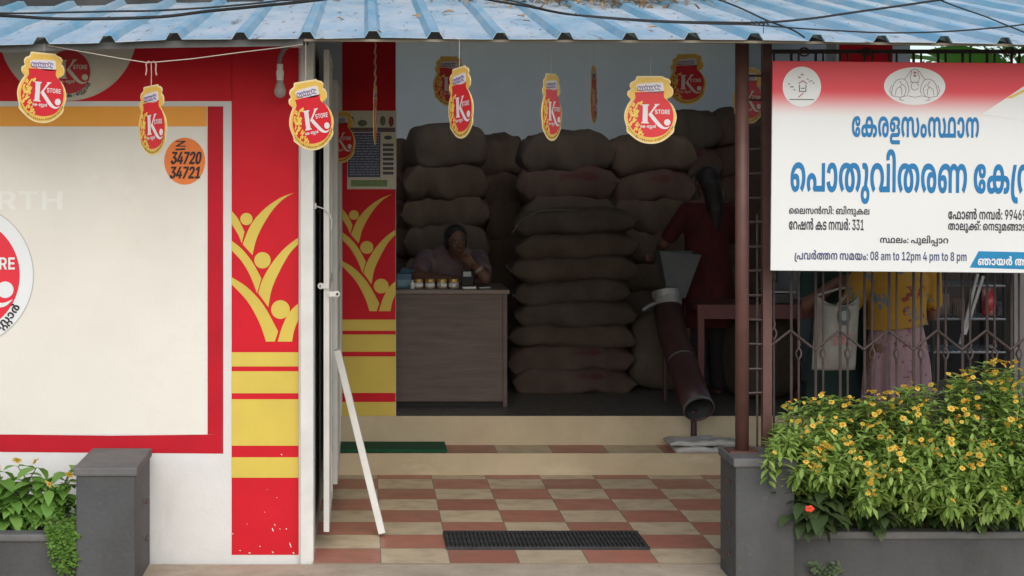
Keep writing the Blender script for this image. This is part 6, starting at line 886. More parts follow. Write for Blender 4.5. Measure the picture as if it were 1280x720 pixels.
strokes("emblem_drawing", el, 0.0024, YS, 0.0024, mat("emblem_mauve_ink", (0.34, 0.22, 0.24), rough=0.5), sg)
strokes("emblem_marks", [[(1140, 89), (1142, 89)], [(1140, 93), (1142, 93)]], 0.008, YS, 0.0026, mat("emblem_pink_ink", ()), sg)
sg.rotation_euler = (0, R(0.55), 0)

# ------------------------------------------------------------------ iron grille on the right planter
YG = 7.62
gx = lambda p: PX(p, YG)
gr = thing("metal_grille", (gx(1140), YG, 0.2), "dark brown iron grille of twisted bars and zigzag braces behind the sign board", "grille")
bm = BM()
box(bm, gx(953), gx(1560), YG - 0.012, YG + 0.012, PZ(67, YG), PZ(62, YG))
box(bm, gx(953), gx(1560), YG - 0.012, YG + 0.012, 0.2, 0.225)
obj("rail", bm, M_grille, gr)
bm = BM(); box(bm, gx(952.5), gx(963.5), YG - 0.022, YG + 0.022, 0.197, roof_z(gx(958), YG) - 0.01); obj("end_post", bm, M_brown, gr)
bm = BM()
for k in range(14):
    z = PZ(94.5 + 30.5 * k, YG)
    if 94.5 + 30.5 * k > 545: break
    bm = BM(); tube(bm, [(gx(935), YG - 0.006, z + random.uniform(-.002, .002)), (gx(954), YG - 0.006, z + random.uniform(-.002, .002))], 0.0055, 6)
    obj("rung", bm, M_grille, gr)
bm = BM(); tube(bm, [(gx(946.5), YG, PZ(268, YG)), (gx(946.5), YG, 0.2)], 0.005, 6); obj("bar", bm, M_grille, gr)
def twist(bm, x, z):
    for s in (0, 1):
        pts = []
        for k in range(17):
            u = k / 16; rr = 0.011 * math.sin(math.pi * u); an = 2 * math.pi * 1.0 * u + math.pi * s
            pts.append((x + rr * math.cos(an), YG - 0.004 + rr * math.sin(an), z + 0.055 * (u - 0.5) * 2))
        tube(bm, pts, 0.0042, 6)
k = 0
for i in range(-1, 19):
    p = 989 + 30.6 * i
    if p > 960:
        bm = BM(); tube(bm, [(gx(p), YG, 0.2), (gx(p), YG, PZ(64, YG))], 0.0062, 6); obj("bar", bm, M_grille, gr)
    q = p + 9 if i >= 0 else 967
    zc = PZ(416 if i == -1 else 441, YG)
    bm = BM(); tube(bm, [(gx(q), YG - 0.004, 0.2), (gx(q), YG - 0.004, zc - 0.055)], 0.0048, 6); tube(bm, [(gx(q), YG - 0.004, zc + 0.055), (gx(q), YG - 0.004, PZ(64, YG))], 0.0048, 6); twist(bm, gx(q), zc)
    obj("twisted_bar", bm, M_grille, gr)
bm = BM(); pts = []
for i in range(-1, 19):
    p = 989 + 30.6 * i
    pts.append(P(p - 1, 413 if i % 2 == 0 else 437, YG - 0.012))
for a_, c_ in zip(pts, pts[1:]):
    tube(bm, [a_, c_], 0.0055, 6)
obj("zigzag_brace", bm, M_grille, gr)
for p in (1005, 1082, 1262, 1340):
    bm = BM(); c_ = P(p, 65, YG - 0.014)
    tube(bm, [c_ + Vector((0.022 * math.cos(a_), -0.004 * a_ / 6, 0.018 * math.sin(a_))) for a_ in [2 * math.pi * k_ / 12 * 1.6 for k_ in range(13)]], 0.004, 6)
    obj("wire_knot", bm, M_brown, gr)

# ------------------------------------------------------------------ mats
def mat_strip(name, x0, x1, y0, y1, z, h, m, ridges, label, cat):
    bm = BM(); box(bm, x0, x1, y0, y1, z + 0.0005, z + h * 0.5)
    if ridges:
        n_ = int((x1 - x0) / 0.019)
        for i in range(n_):
            xx = x0 + 0.006 + (x1 - x0 - 0.012) * i / n_
            for j in range(3):
                ya = y0 + 0.012 + j * (y1 - y0 - 0.02) / 3
                box(bm, xx, xx + 0.0125, ya, ya + (y1 - y0) / 3 - 0.02, z + h * 0.5 - 0.0005, z + h)
        box(bm, x0, x1, y0, y0 + 0.008, z + h * .5 - 0.0005, z + h * .9); box(bm, x0, x1, y1 - 0.008, y1, z + h * .5 - 0.0005, z + h * .9)
    return tag(obj(name, bm, m), label, cat)
mat_strip("rubber_mat", PX(558, 7.92), PX(813, 7.92), 7.92, 8.28, 0, 0.016, mat("black_rubber", (0.026, 0.027, 0.028), (0.042, 0.042, 0.041), scale=14, rough=0.65), True, "long black ribbed rubber doormat lying on the checkered tiles", "doormat")
bm = BM(); x0, x1 = PX(424, 9.9), PX(559, 9.9)
box(bm, x0, x1, 9.892, 10.18, 0.1205, 0.142); bevel(bm, 0.006)
mm = mat("green_grass_mat", (0.015, 0.10, 0.045), (0.008, 0.07, 0.03), scale=60, rough=0.9, bump=0.8, bscale=220)
tag(obj("green_mat", bm, mm), "green doormat on the lower step in front of the red pilaster", "doormat")

# ------------------------------------------------------------------ counter desk and what stands on it
M_desk = mat("dark_walnut_laminate", (0.135, 0.092, 0.075), (0.085, 0.058, 0.048), scale=3.2, rough=0.5, stretch=(1, 1, 9), detail=7, bump=0.03)
YD = 10.6
ft = 0.286
dx1 = PX(636, YD); dz = PZ(362, YD)
dk = thing("counter_desk", (0.35, YD + .3, ft), "dark walnut counter desk beside the red pilaster with jars on top", "desk")
bm = BM(); box(bm, -0.25, dx1 + .005, YD - 0.015, YD + 0.62, dz - 0.026, dz); bevel(bm, 0.003, 1); obj("desk_top", bm, mat("desk_top_laminate", (0.20, 0.15, 0.125), (0.15, 0.11, 0.09), scale=3, rough=0.4, stretch=(1, 9, 9)), dk)
bm = BM(); box(bm, -0.2, dx1 - 0.036, YD + 0.004, YD + 0.022, ft + 0.03, dz - 0.027); obj("front_panel", bm, M_desk, dk)
bm = BM(); box(bm, dx1 - 0.034, dx1 - 0.01, YD, YD + 0.6, ft, dz - 0.027); obj("side_panel", bm, M_desk, dk)
bm = BM(); box(bm, -0.24, -0.202, YD, YD + 0.6, ft, dz - 0.027); obj("side_panel", bm, M_desk, dk)
bm = BM(); box(bm, -0.2, dx1 - 0.036, YD + 0.03, YD + 0.045, ft, ft + 0.06); obj("plinth", bm, M_dark, dk)
M_jarg = mat("pale_jar_glass", (0.58, 0.52, 0.43), (0.35, 0.24, 0.15), scale=30, rough=0.25)
M_gold = mat("gold_lid", (0.55, 0.36, 0.10), rough=0.35, metal=0.6)
jar0 = None
for i, (px, lab) in enumerate(((523, "first gold lidded jar on the desk beside the blue box"), (537.5, "second gold lidded jar from the blue box on the desk"), (552.5, "third gold lidded jar from the blue box on the desk"), (567, "last gold lidded jar on the desk farthest from the blue box"))):
    loc = Vector((PX(px, YD + .12), YD + .12, dz))
    if jar0 is None:
        jar0 = thing("jar", loc, lab, "jar", "small jars on the desk")
        c_ = loc
        bm = BM(); tube(bm, [c_ + Vector((0, 0, z)) for z in (0.001, .004, .034, .04)], [.026, .029, .029, .025], 20); obj("glass_body", bm, M_jarg, jar0, smooth=True)
        bm = BM(); tube(bm, [c_ + Vector((0, 0, z)) for z in (.041, .055, .057)], [.029, .029, .026], 20); obj("lid", bm, M_gold, jar0, smooth=False)
        bm = BM(); tube(bm, [c_ + Vector((0, -.0006, z)) for z in (.012, .03)], [.0296, .0296], 20, False); obj("paper_label", bm, M_offwhite, jar0)
    else: dup(jar0, loc, (0, 0, i * 1.3), lab)
t = thing("blue_box", P(505, 358, YD + .2), "small blue carton with its flap open on the left of the desk", "box")
bx = PX(496, YD + .2); bx2 = PX(514, YD + .2); M_bb = mat("blue_carton", (0.05, 0.13, 0.20), (0.08, 0.17, 0.24), scale=18, rough=0.6)
bm = BM(); box(bm, bx, bx2, YD + .14, YD + .26, dz + .001, dz + .085); obj("carton", bm, M_bb, t)
bm = BM(); vs = [bm.verts.new(p) for p in ((bx + .01, YD + .14, dz + .086), (bx2, YD + .14, dz + .086), (bx2 + .02, YD + .1, dz + .105), (bx + .03, YD + .1, dz + .125))]; bm.faces.new(vs); o = obj("flap", bm, M_bb, t); o.modifiers.new("s", 'SOLIDIFY').thickness = 0.002
bm = BM(); box(bm, bx + .004, bx2 - .004, YD + .1385, YD + .1395, dz + .012, dz + .05); obj("pale_panel", bm, mat("carton_pale_print", (0.2, 0.35, 0.42), rough=0.6), t)
t = thing("glue_bottle", P(516, 358, YD + .05), "tiny white bottle between the blue box and the jars", "bottle")
bm = BM(); c_ = Vector((PX(515.5, YD + .05), YD + .05, dz)); tube(bm, [c_ + Vector((0, 0, z)) for z in (.001, .035, .042, .055)], [.012, .012, .005, .004], 12); obj("bottle_body", bm, M_offwhite, t, smooth=True)
t = thing("card_machine", P(584, 358, YD + .2), "small dark payment terminal with pale screen leaning on the desk", "machine")
c_ = Vector((PX(584, YD + .25), YD + .25, dz))
bm = BM(); vs = box(bm, -.035, .035, -.015, .015, 0, .095); bevel(bm, .004); bm.transform(Matrix.Translation(c_ + Vector((0, 0, .006))) @ Matrix.Rotation(R(-18), 4, 'X')); obj("terminal_body", bm, M_black, t)
bm = BM(); box(bm, -.024, .024, -.0165, -.0155, .055, .085); bm.transform(Matrix.Translation(c_ + Vector((0, 0, .006))) @ Matrix.Rotation(R(-18), 4, 'X')); obj("screen", bm, mat("pale_screen", (0.5, 0.52, 0.5), rough=0.2), t)
bm = BM(); box(bm, PX(578, YD + .08), PX(595, YD + .08), YD + .06, YD + .14, dz + .001, dz + .012); bevel(bm, .003); tag(obj("notebook", bm, M_offwhite), "thin white notebook lying on the desk in front of the payment terminal", "notebook")
bm = BM(); tube(bm, [Vector((PX(599, YD + .1), YD + .06, dz + .005)), Vector((PX(613, YD + .1), YD + .12, dz + .005))], .005, 8); tag(obj("pen", bm, mat("pale_pen", (0.5, 0.5, 0.48), rough=0.4)), "pale pen lying on the desk to the right of the notebook", "pen")
# chair for the shopkeeper
ch = thing("plastic_chair", (PX(568, 11.35), 11.38, ft), "dark plastic chair behind the counter desk under the seated woman", "chair")
cx_ = PX(568, 11.35); M_ch = mat("maroon_plastic", (0.10, 0.03, 0.03), rough=0.4)
bm = BM(); box(bm, cx_ - .21, cx_ + .21, 11.2, 11.62, ft + .42, ft + .45); bevel(bm, .012); obj("seat", bm, M_ch, ch)
bm = BM(); box(bm, cx_ - .2, cx_ + .2, 11.62, 11.645, ft + .46, ft + .8); bevel(bm, .01); obj("backrest", bm, M_ch, ch)
for sx in (-1, 1):
    for yy in (11.23, 11.6):
        bm = BM(); tube(bm, [(cx_ + sx * .2, yy, ft), (cx_ + sx * .185, yy, ft + .425)], [.017, .022], 8); obj("leg", bm, M_ch, ch)

# ------------------------------------------------------------------ hanging pot-shaped cards
M_card = mat("yellow_card", (0.78, 0.50, 0.10), (0.70, 0.43, 0.08), scale=30, rough=0.4)
M_cardedge = mat("pale_card_edge", (0.80, 0.66, 0.36), (0.76, 0.6, 0.3), scale=30, rough=0.45)
M_cardred = mat("red_card_print", (0.66, 0.02, 0.03), (0.60, 0.018, 0.028), scale=12, rough=0.35)
M_cardwhite = mat("white_card_print", (0.78, 0.74, 0.70), rough=0.4)
M_cardpurple = mat("purple_card_print", (0.22, 0.13, 0.33), rough=0.4)
M_cardgrain = mat("grain_card_print", (0.82, 0.60, 0.12), (0.72, 0.45, 0.07), scale=60, rough=0.4)
M_cardbrown = mat("brown_card_print", (0.30, 0.19, 0.04), rough=0.5)
CS = 0.215 / 445
def cpt(x, y): return ((x - 292) * CS, (72 - y) * CS)
OUTL = smooth_poly([(172,82),(186,74),(290,72),(398,70),(412,84),(446,94),(466,120),(456,148),(478,170),(488,206),(476,242),(438,262),(440,276),(480,315),(508,365),(520,420),(512,470),(500,505),(499,545),(460,588),(415,622),(360,645),(300,652),(240,644),(185,620),(130,578),(97,548),(98,515),(84,470),(75,420),(82,370),(104,318),(128,280),(122,266),(100,240),(102,206),(126,188),(116,156),(130,126),(164,108)], (0, 3, 11, 17, 26, 33), 3)
def shrink(pts, k, cx=298, cy=370): return [(cx + (x - cx) * k, cy + (y - cy) * k) for x, y in pts]
def build_card():
    t = thing("hanging_card", (0, 0, 0), "", "card")
    bm = BM(); prism(bm, [cpt(*p) for p in OUTL], -0.001, 0.002); obj("card_sheet", bm, M_cardedge, t)
    bm = BM(); prism(bm, [cpt(*p) for p in shrink(OUTL, 0.955)], -0.0018, 0.001); obj("yellow_field", bm, M_card, t)
    bm = BM()
    prism(bm, [cpt(*p) for p in smooth_poly([(160,214),(290,206),(412,200),(410,250),(455,295),(485,360),(492,430),(478,490),(440,548),(385,582),(300,596),(215,580),(155,540),(118,480),(106,420),(116,360),(145,300),(168,262)], (0, 2))], -0.0026, 0.001)
    obj("red_field", bm, M_cardred, t)
    bm = BM()
    for i, q in enumerate(k_outlines(298, 420, 190)): prism(bm, [cpt(*p) for p in q], -0.0034 - 0.0003 * i, 0.0008)
    obj("letter", bm, M_cardwhite, t)
    def ctext(tokens, x0, yt, x1, yb, m):
        g = [c for c, _ in glyph_layout(tokens)]
        xs = [p[0] for c in g for p in c]; ys = [p[1] for c in g for p in c]
        A, B, C_, D = min(xs), max(xs), min(ys), max(ys)
        me = fill_mesh([[cpt(x0 + (x1 - x0) * (x - A) / (B - A), yb + (yt - yb) * (y - C_) / (D - C_)) for x, y in c] for c in g], "lettering")
        me.transform(Matrix.Translation((0, -0.0045, 0))); obj("lettering", me, m, t)
    ctext("S T O R E", 336, 358, 462, 397, M_cardwhite)
    ctext(GL_K, 214, 486, 346, 528, M_cardwhite)
    # grains climbing the left side of the red field
    rn = random.Random(3); bm = BM()
    for i in range(46):
        v = rn.random(); y = 292 + 285 * v
        half = 190 * math.sqrt(max(0.02, 1 - ((y - 420) / 192) ** 2))
        x = 298 - half + 8 + rn.random() ** 1.2 * (72 if y < 520 else 95)
        if x > 222 - (y > 540) * -20: continue
        a = rn.uniform(0.2, 1.4); L, W = rn.uniform(13, 21), rn.uniform(7, 10)
        q = []
        for k in range(10):
            th = 2 * math.pi * k / 10; ex, ey = L * math.cos(th), W * math.sin(th)
            q.append(cpt(x + ex * math.cos(a) - ey * math.sin(a), y - ex * math.sin(a) - ey * math.cos(a)))
        prism(bm, q, -0.0036 - 0.00003 * i, 0.0006)
    obj("grain_print", bm, M_cardgrain, t)
    # purple brush lettering on a pale banner
    bm = BM()
    prism(bm, [cpt(*p) for p in smooth_poly([(172,160),(205,140),(300,130),(392,128),(402,160),(402,205),(330,216),(262,208),(200,196)], ())], -0.0026, 0.0008)
    obj("banner_print", bm, M_cardwhite, t)
    bm = BM()
    x = 184
    for i in range(9):
        w = rn.uniform(14, 23); y0 = 178 - i * 1.5 + rn.uniform(-4, 4)
        for a0 in (0, 160):
            pts = [(x + w * .5 + w * .5 * math.cos(R(a0 + q * 34)), y0 - 17 * math.sin(R(a0 + q * 34)) + (6 if a0 else 0)) for q in range(6)]
            for (xa, ya), (xb, yb) in zip(pts, pts[1:]):
                d = Vector((xb - xa, yb - ya)); nn = Vector((-d.y, d.x)).normalized() * 3.4
                prism(bm, [cpt(xa + nn.x, ya + nn.y), cpt(xb + nn.x, yb + nn.y), cpt(xb - nn.x, yb - nn.y), cpt(xa - nn.x, ya - nn.y)], -0.0034 - i * .00002, 0.0006)
        x += w + 3
    obj("brush_print", bm, M_cardpurple, t)
    # small line of print along the lower rim
    bm = BM()
    for i in range(26):
        a = R(205 + 130 * i / 25)
        for rr, hh in ((207, 8),):
            xa, ya = 298 + rr * math.cos(a), 418 - rr * 1.0 * math.sin(a)
            d = Vector((-math.sin(a), -math.cos(a))) * rn.uniform(4, 8); nn = Vector((math.cos(a), -math.sin(a))) * rn.uniform(4, 9)
            prism(bm, [cpt(xa - d.x - nn.x, ya - d.y - nn.y), cpt(xa + d.x - nn.x, ya + d.y - nn.y), cpt(xa + d.x + nn.x, ya + d.y + nn.y), cpt(xa - d.x + nn.x, ya - d.y + nn.y)], -0.0026 - i * .00002, 0.0006)
    obj("rim_print", bm, M_cardbrown, t)
    return t
card0 = build_card()
# (px of centre, px of top, depth, turn about the thread, lean, label)
CARDS = [
    (55, 66, 7.09, 36, 4, "hanging pot-shaped card in front of the half-round emblem, leftmost under the eave"),
    (189, 107, 7.09, -52, -3, "hanging card tied by a bow to the cord above the orange number sticker"),
    (382, 101, 7.09, 36, -9, "bright hanging card in front of the white corner post"),
    (561, 70, 9.9, 30, 0, "dim hanging card half hidden behind a nearer turned card at the entrance"),
    (574, 84, 6.95, -66, -4, "narrow turned card hanging in front of a dim card over the desk"),
    (689, 92, 7.4, 61, 0, "narrow turned card hanging alone between the two frontal cards over the entrance middle"),
    (813, 95, 7.34, -6, 1, "large hanging card squarely facing the street over the entrance"),
    (859, 67, 9.75, -26, 1, "shaded hanging card behind and above the large frontal card"),
    (936, 84, 8.8, 34, 2, "hanging card seen behind the brown pole and its rungs"),
    (742, 82, 8.55, 74, 0, "edge-on hanging card deep in the entrance between two bright cards"),
    (469, 106, 8.3, 85, 2, "edge-on hanging card on a thick twisted cord in front of the poster"),
    (425, 139, 9.6, -40, 0, "shaded hanging card half hidden behind the white gate leaves"),
]
for i, (px, py, Y, rz_, lean, lab) in enumerate(CARDS):
    top = P(px, py, Y)
    c = card0 if i == 0 else dup(card0, top, None, lab)
    c.location = top; c["label"] = lab; c["group"] = "hanging promotional cards"
    c.rotation_euler = (0, R(lean), R(rz_))
    ORI[c.name] = top.copy()
for i, (px, py, Y, rz_, lean, lab) in enumerate(CARDS):
    c = [o for o in C.objects if o.get("label") == lab][0]
    top = Vector(c.location)
    zt_ = roof_z(top.x, max(Y, 7.06)) - 0.004 if Y < 10.1 else top.z + .2
    if i == 1: zt_ = PZ(78.5, 7.09)
    if i == 10: zt_ = PZ(52, 8.3)
    rot = Matrix.Rotation(R(rz_), 4, 'Z') @ Matrix.Rotation(R(lean), 4, 'Y')
    inv = rot.inverted()
    pts = [Vector((0, 0, -0.006)), Vector((0.001, 0, (zt_ - top.z) * 0.5)), Vector((0, 0, zt_ - top.z))]
    bm = BM()
    if i in (10,):
        pts = [Vector((0.004 * math.sin(k * 2.1), 0.004 * math.cos(k * 1.7), -0.03 + (zt_ - top.z + .03) * k / 14)) for k in range(15)]
        tube(bm, [inv @ p for p in pts], [0.006 - 0.0025 * k / 14 for k in range(15)], 6)
    else: tube(bm, [inv @ p for p in pts], 0.0022 if i == 1 else 0.0009, 5)
    if i == 1:
        for s in (-1, 1): tube(bm, [inv @ (Vector((0, -.002, zt_ - top.z)) + Vector((s * a_, 0, b2))) for a_, b2 in ((0, 0), (.012, .006), (.02, -.006), (.018, -.03), (.022, -.05))], 0.003, 5)
    bm.transform(Matrix.Translation(ORI[c.name]))
    obj("thread", bm, M_thread if i in (1, 10) else M_thread_pale, c)
bm = BM(); pts = []
for px, py in ((60, 57), (114, 66.5), (150, 73), (185, 78.5), (240, 73.5), (300, 65.5), (358, 58.5), (378, 55.5)): pts.append(P(px, py, 7.09))
tube(bm, pts, 0.0018, 5)
tag(obj("bunting_string", bm, M_thread_pale), "thin pale cord sagging under the left eave with a bow on it", "cord")

# ------------------------------------------------------------------ grain sacks
def jute(name, c1, c2, band):
    m = mat(name, c1, c2, scale=5, rough=0.95, detail=8, spec=0.1)
    ns, ls, b = nodes(m)
    tc = ns.new("ShaderNodeTexCoord")
    hs = []
    for d, k in (('X', 170), ('DIAGONAL', 150)):
        w = ns.new("ShaderNodeTexWave"); w.bands_direction = d; w.inputs["Scale"].default_value = k; w.inputs["Distortion"].default_value = 1.5
        ls.new(tc.outputs["Object"], w.inputs["Vector"]); hs.append(w.outputs["Fac"])
    ad = ns.new("ShaderNodeMath"); ad.operation = 'ADD'; ls.new(hs[0], ad.inputs[0]); ls.new(hs[1], ad.inputs[1])
    bp = ns.new("ShaderNodeBump"); bp.inputs["Strength"].default_value = 0.8; bp.inputs["Distance"].default_value = 0.004
    ls.new(ad.outputs[0], bp.inputs["Height"]); ls.new(bp.outputs["Normal"], b.inputs["Normal"])
    if band: overlay(m, 'noise', 2.2, 0.56, 0.62, band, (0.5, 3, 3))
    return m
M_jute = [jute("brown_jute", (0.215, 0.165, 0.125), (0.155, 0.118, 0.088), None), jute("reddish_jute", (0.22, 0.155, 0.122), (0.16, 0.112, 0.09), (0.17, 0.07, 0.062)), jute("grey_jute", (0.205, 0.165, 0.13), (0.15, 0.12, 0.095), None)]
def sack_mesh(seed, L, D, H, bulge=1.0):
    rn = random.Random(seed); ox = rn.uniform(0, 50)
    me = bpy.data.meshes.new("grain_sack"); V = []; Fc = []
    NU, NV = 32, 34
    for j in range(NV + 1):
        v = -1 + 2 * j / NV; av = abs(v)
        hgt = H / 2 * max(0.10, (1 - av ** 7) ** 0.6) * bulge
        wid = D / 2 * (1 - 0.22 * av ** 6)
        x = L / 2 * v
        for i in range(NU):
            th = 2 * math.pi * i / NU; c, s = math.cos(th), math.sin(th)
            e = 0.62
            yy = wid * math.copysign(abs(c) ** e, c); zz = hgt * math.copysign(abs(s) ** 0.48, s)
            p = Vector((x + 0.02 * noise.noise((yy * 7 + ox, zz * 9, 2)) * (1 - av), yy, zz))
            n1 = noise.noise((p.x * 4.5 + ox, p.y * 5, p.z * 9)); n2 = noise.noise((p.x * 14, p.y * 15 + ox, p.z * 18))
            n3 = abs(noise.noise((p.x * 8 + ox, p.y * 3, 4.4)))
            p.z += (0.020 * n1 + 0.009 * n2 - 0.014 * (1 - n3 * 3 if n3 < .33 else 0) * (0.4 + av)); p.y += 0.034 * noise.noise((p.x * 5, ox, p.z * 8)) + 0.010 * n2
            p.z -= 0.02 * av ** 3 * (0.5 + rn.random() * 0.02)
            V.append(p)
    for j in range(NV):
        for i in range(NU): Fc.append((j * NU + i, j * NU + (i + 1) % NU, (j + 1) * NU + (i + 1) % NU, (j + 1) * NU + i))
    Fc.append(tuple(range(NU))[::-1]); Fc.append(tuple(NV * NU + i for i in range(NU)))
    me.from_pydata([tuple(p) for p in V], [], Fc); me.update()
    bm = BM(); bm.from_mesh(me); bmesh.ops.recalc_face_normals(bm, faces=bm.faces); bm.to_mesh(me); bm.free()
    for p in me.polygons: p.use_smooth = True
    return me
SK = [(sack_mesh(s, 0.80, 0.50, 0.185, 1.0)) for s in range(6)]
for k, me in enumerate(SK): me.materials.append(M_jute[(0, 1, 2, 0, 2, 1)[k]])
ORDN = ["lowest", "second", "third", "fourth", "fifth", "sixth", "seventh", "eighth", "ninth", "tenth", "eleventh", "twelfth", "thirteenth"]
seams = {}
def seam_mesh(k):
    if k in seams: return seams[k]
    me = SK[k]; bm = BM(); pts = []
    rn = random.Random(k)
    top = [v.co for v in me.vertices]
    # stitched mouth: a thick thread across the end of the sack
    end = sorted([p.copy() for p in top if p.x > 0.385], key=lambda p: p.y)
    tube(bm, [Vector((0.405, p.y, p.z)) for p in end[::3]], 0.005, 6)
    m2 = bpy.data.meshes.new("stitched_mouth"); bm.to_mesh(m2); bm.free(); m2.materials.append(mat("pale_stitch_thread", (0.14, 0.12, 0.095), rough=0.9)); seams[k] = m2
    return m2
nsk = 0
def stack(x0, x1, ytop, Y, n_, where, D=0.5, jitter=0.02, leave=0, top_label=None, hs=1.0, floor=0.286):
    global nsk
    rn = random.Random(int(x0 * 7 + Y * 31))
    zt_ = PZ(ytop, Y); h = (zt_ - floor) / n_
    L = (x1 - x0) * Y / F; xc = PX((x0 + x1) / 2, Y)
    for i in range(n_):
        k = rn.randrange(6)
        if i == n_ - 1: hh = h * (1.35 if n_ < 8 or Y > 11.5 else 1.12)
        else: hh = h * 1.34
        z = floor + h * (i + 0.5) + (0.006 if i == n_ - 1 else 0) + (0.012 if i == 0 else 0)
        o = bpy.data.objects.new("grain_sack", SK[k]); C.objects.link(o)
        o.location = (xc + rn.uniform(-jitter, jitter), Y + D / 2 + rn.uniform(-jitter, jitter), z)
        o.scale = (L / 0.8 * rn.uniform(0.94, 1.05), D / 0.5, hh / 0.185 * rn.uniform(.95, 1.12))
        o.rotation_euler = (R(rn.uniform(-2, 2)), R(rn.uniform(-2.4, 2.4)), R(rn.uniform(-5, 5)) + (math.pi if rn.random() < 0.4 else 0))
        nm = "topmost" if i == n_ - 1 else ORDN[i] + ("" if i == 0 else " from the floor")
        tag(o, f"jute sack, {nm} {where}", "sack", "stacked grain sacks")
        s = bpy.data.objects.new("stitched_mouth", seam_mesh(k)); C.objects.link(s); s.parent = o
stack(644, 798, 264, 11.2, 8, "in the front stack beside the desk")
stack(652, 776, 172, 11.85, 8, "in the tall stack behind the front stack")
stack(750, 874, 176, 12.0, 8, "in the tall stack left of the woman in red")
stack(814, 908, 144, 12.9, 8, "in the far stack above the woman in red")
stack(886, 985, 142, 13.1, 8, "in the far right stack behind the brown pole")
stack(578, 666, 176, 12.7, 7, "in the stack behind the woman at the desk")
stack(506, 616, 208, 12.1, 7, "in the stack at the seated woman's back")
stack(430, 524, 180, 12.6, 8, "in the corner stack behind the red pilaster")
# filled sacks with tied mouths standing or lying on top of the back-left stack
def tied_sack(loc, L, D, H, rot, label):
    t = thing("tied_sack", loc, label, "sack", "loose grain sacks")
    me = sack_mesh(int(loc[0] * 97) % 90 + 20, L, D, H, 1.0)
    me.transform(Matrix.Translation((0, 0, H / 2)))
    me.transform(Matrix.Translation(Vector(loc)))
    obj("sack_body", me, M_jute[2], t, smooth=True)
    bm = BM()
    e = Vector(loc) + Vector((L / 2 - 0.02, 0, H * 0.42))
    tube(bm, [e + Vector((-.03, 0, 0)), e + Vector((.0, 0, -.002)), e + Vector((.02, 0, 0.002)), e + Vector((.05, 0, 0.012))], [.05, .022, .018, .034], 10)
    obj("tied_mouth", bm, M_jute[2], t, smooth=True)
    t.rotation_euler = rot
    return t
tied_sack((PX(556, 12.35), 12.35, PZ(214, 12.1) - .005), 0.52, 0.5, 0.34, (0, 0, R(12)), "bulging round grain sack lying on top of the stack at the seated woman's back")
tied_sack((PX(822, 11.6), 11.5, ft + 0.001), 0.36, 0.4, 0.5, (0, 0, R(80)), "short full grain sack on the floor between the front stack and the grain chute")
tied_sack((PX(958, 10.9), 11.1, ft + 0.001), 0.44, 0.4, 0.52, (0, 0, R(10)), "pale full grain sack standing under the maroon table")
# black garment or cloth heap between stacks: a folded tarpaulin edge along the front stack
bm = BM()
tube(bm, [P(640, 292, 11.18), P(650, 276, 11.2), P(672, 264, 11.22), P(700, 262, 11.24), P(735, 267, 11.25), P(765, 271, 11.28)], 0.0045, 6)
tag(obj("jute_rope", bm, mat("pale_stitch_thread", ())), "pale rope lying over the top sack of the front stack", "rope")

# ------------------------------------------------------------------ grain chute, table, scale, folded cloth
t = thing("grain_chute", P(850, 500, 10.3), "grain chute with steel hopper, silver collar and sloping maroon pipe at the step", "chute")
M_maroon = mat("maroon_pipe_paint", (0.062, 0.025, 0.025), (0.045, 0.02, 0.02), scale=9, rough=0.45)
M_hop = mat("dull_hopper_sheet", (0.13, 0.15, 0.155), (0.10, 0.115, 0.12), scale=8, rough=0.4, metal=0.3)
HY = 10.75
bm = BM()
def ring4(x0, x1, y0, y1, z): return [bm.verts.new(p) for p in ((x0, y0, z), (x1, y0, z), (x1, y1, z), (x0, y1, z))]
a_ = ring4(PX(822, HY), PX(872, HY), HY - 0.10, HY + 0.16, PZ(315, HY)); b_ = ring4(PX(835, HY), PX(855, HY), HY - .03, HY + .06, PZ(372, HY))
bm.verts.ensure_lookup_table(); a_[0].co.z = PZ(313, HY); a_[1].co.z = PZ(317.5, HY)
for k in range(4): bm.faces.new((a_[k], a_[(k + 1) % 4], b_[(k + 1) % 4], b_[k]))
o = obj("hopper", bm, M_hop, t); o.modifiers.new("s", 'SOLIDIFY').thickness = 0.004
top, mid, end = P(833, 365, HY - .02), P(842, 420, 10.5), P(874, 512, 9.99)
up = (top - mid).normalized()
bm = BM(); tube(bm, [P(832, 364, HY), P(833, 371, HY - .01), P(834, 372, HY - .012), P(834.5, 380, HY - .025), P(835, 381, HY - .026), P(836, 391, HY - .04)], [.084, .086, .082, .086, .082, .086], 28); obj("silver_collar", bm, mat("bright_aluminium", (0.50, 0.50, 0.49), (0.34, 0.34, 0.33), scale=12, rough=0.35, metal=0.6), t, smooth=False)
path = [P(835, 386, HY - .03), P(841, 420, 10.55), P(853, 455, 10.3), P(865, 488, 10.12), end]
bm = BM(); tube(bm, path, [.081, .081, .08, .08, .08], 28, caps=False)
o = obj("pipe", bm, M_maroon, t, smooth=True); sm = o.modifiers.new("s", 'SOLIDIFY'); sm.thickness = 0.006; sm.offset = -1
d = (path[3] - path[2]).normalized(); m_ = path[2]
for s in (-.018, .012):
    bm = BM(); tube(bm, [m_ + d * (s - .006), m_ + d * (s + .006)], .085, 28); obj("clamp_ring", bm, M_steel, t, smooth=False)
bm = BM(); dd = (end - path[3]).normalized(); tube(bm, [end - dd * 0.02, end - dd * .001], .0845, 28, caps=False)
o = obj("mouth_rim", bm, M_steel, t); o.modifiers.new("s", 'SOLIDIFY').thickness = 0.004
bm = BM(); tube(bm, [end - dd * .26, end - dd * .004], .0735, 28, caps=False); obj('mouth_lining', bm, mat('dark_pipe_lining', (0.06, 0.065, 0.065), rough=0.6), t, smooth=True)
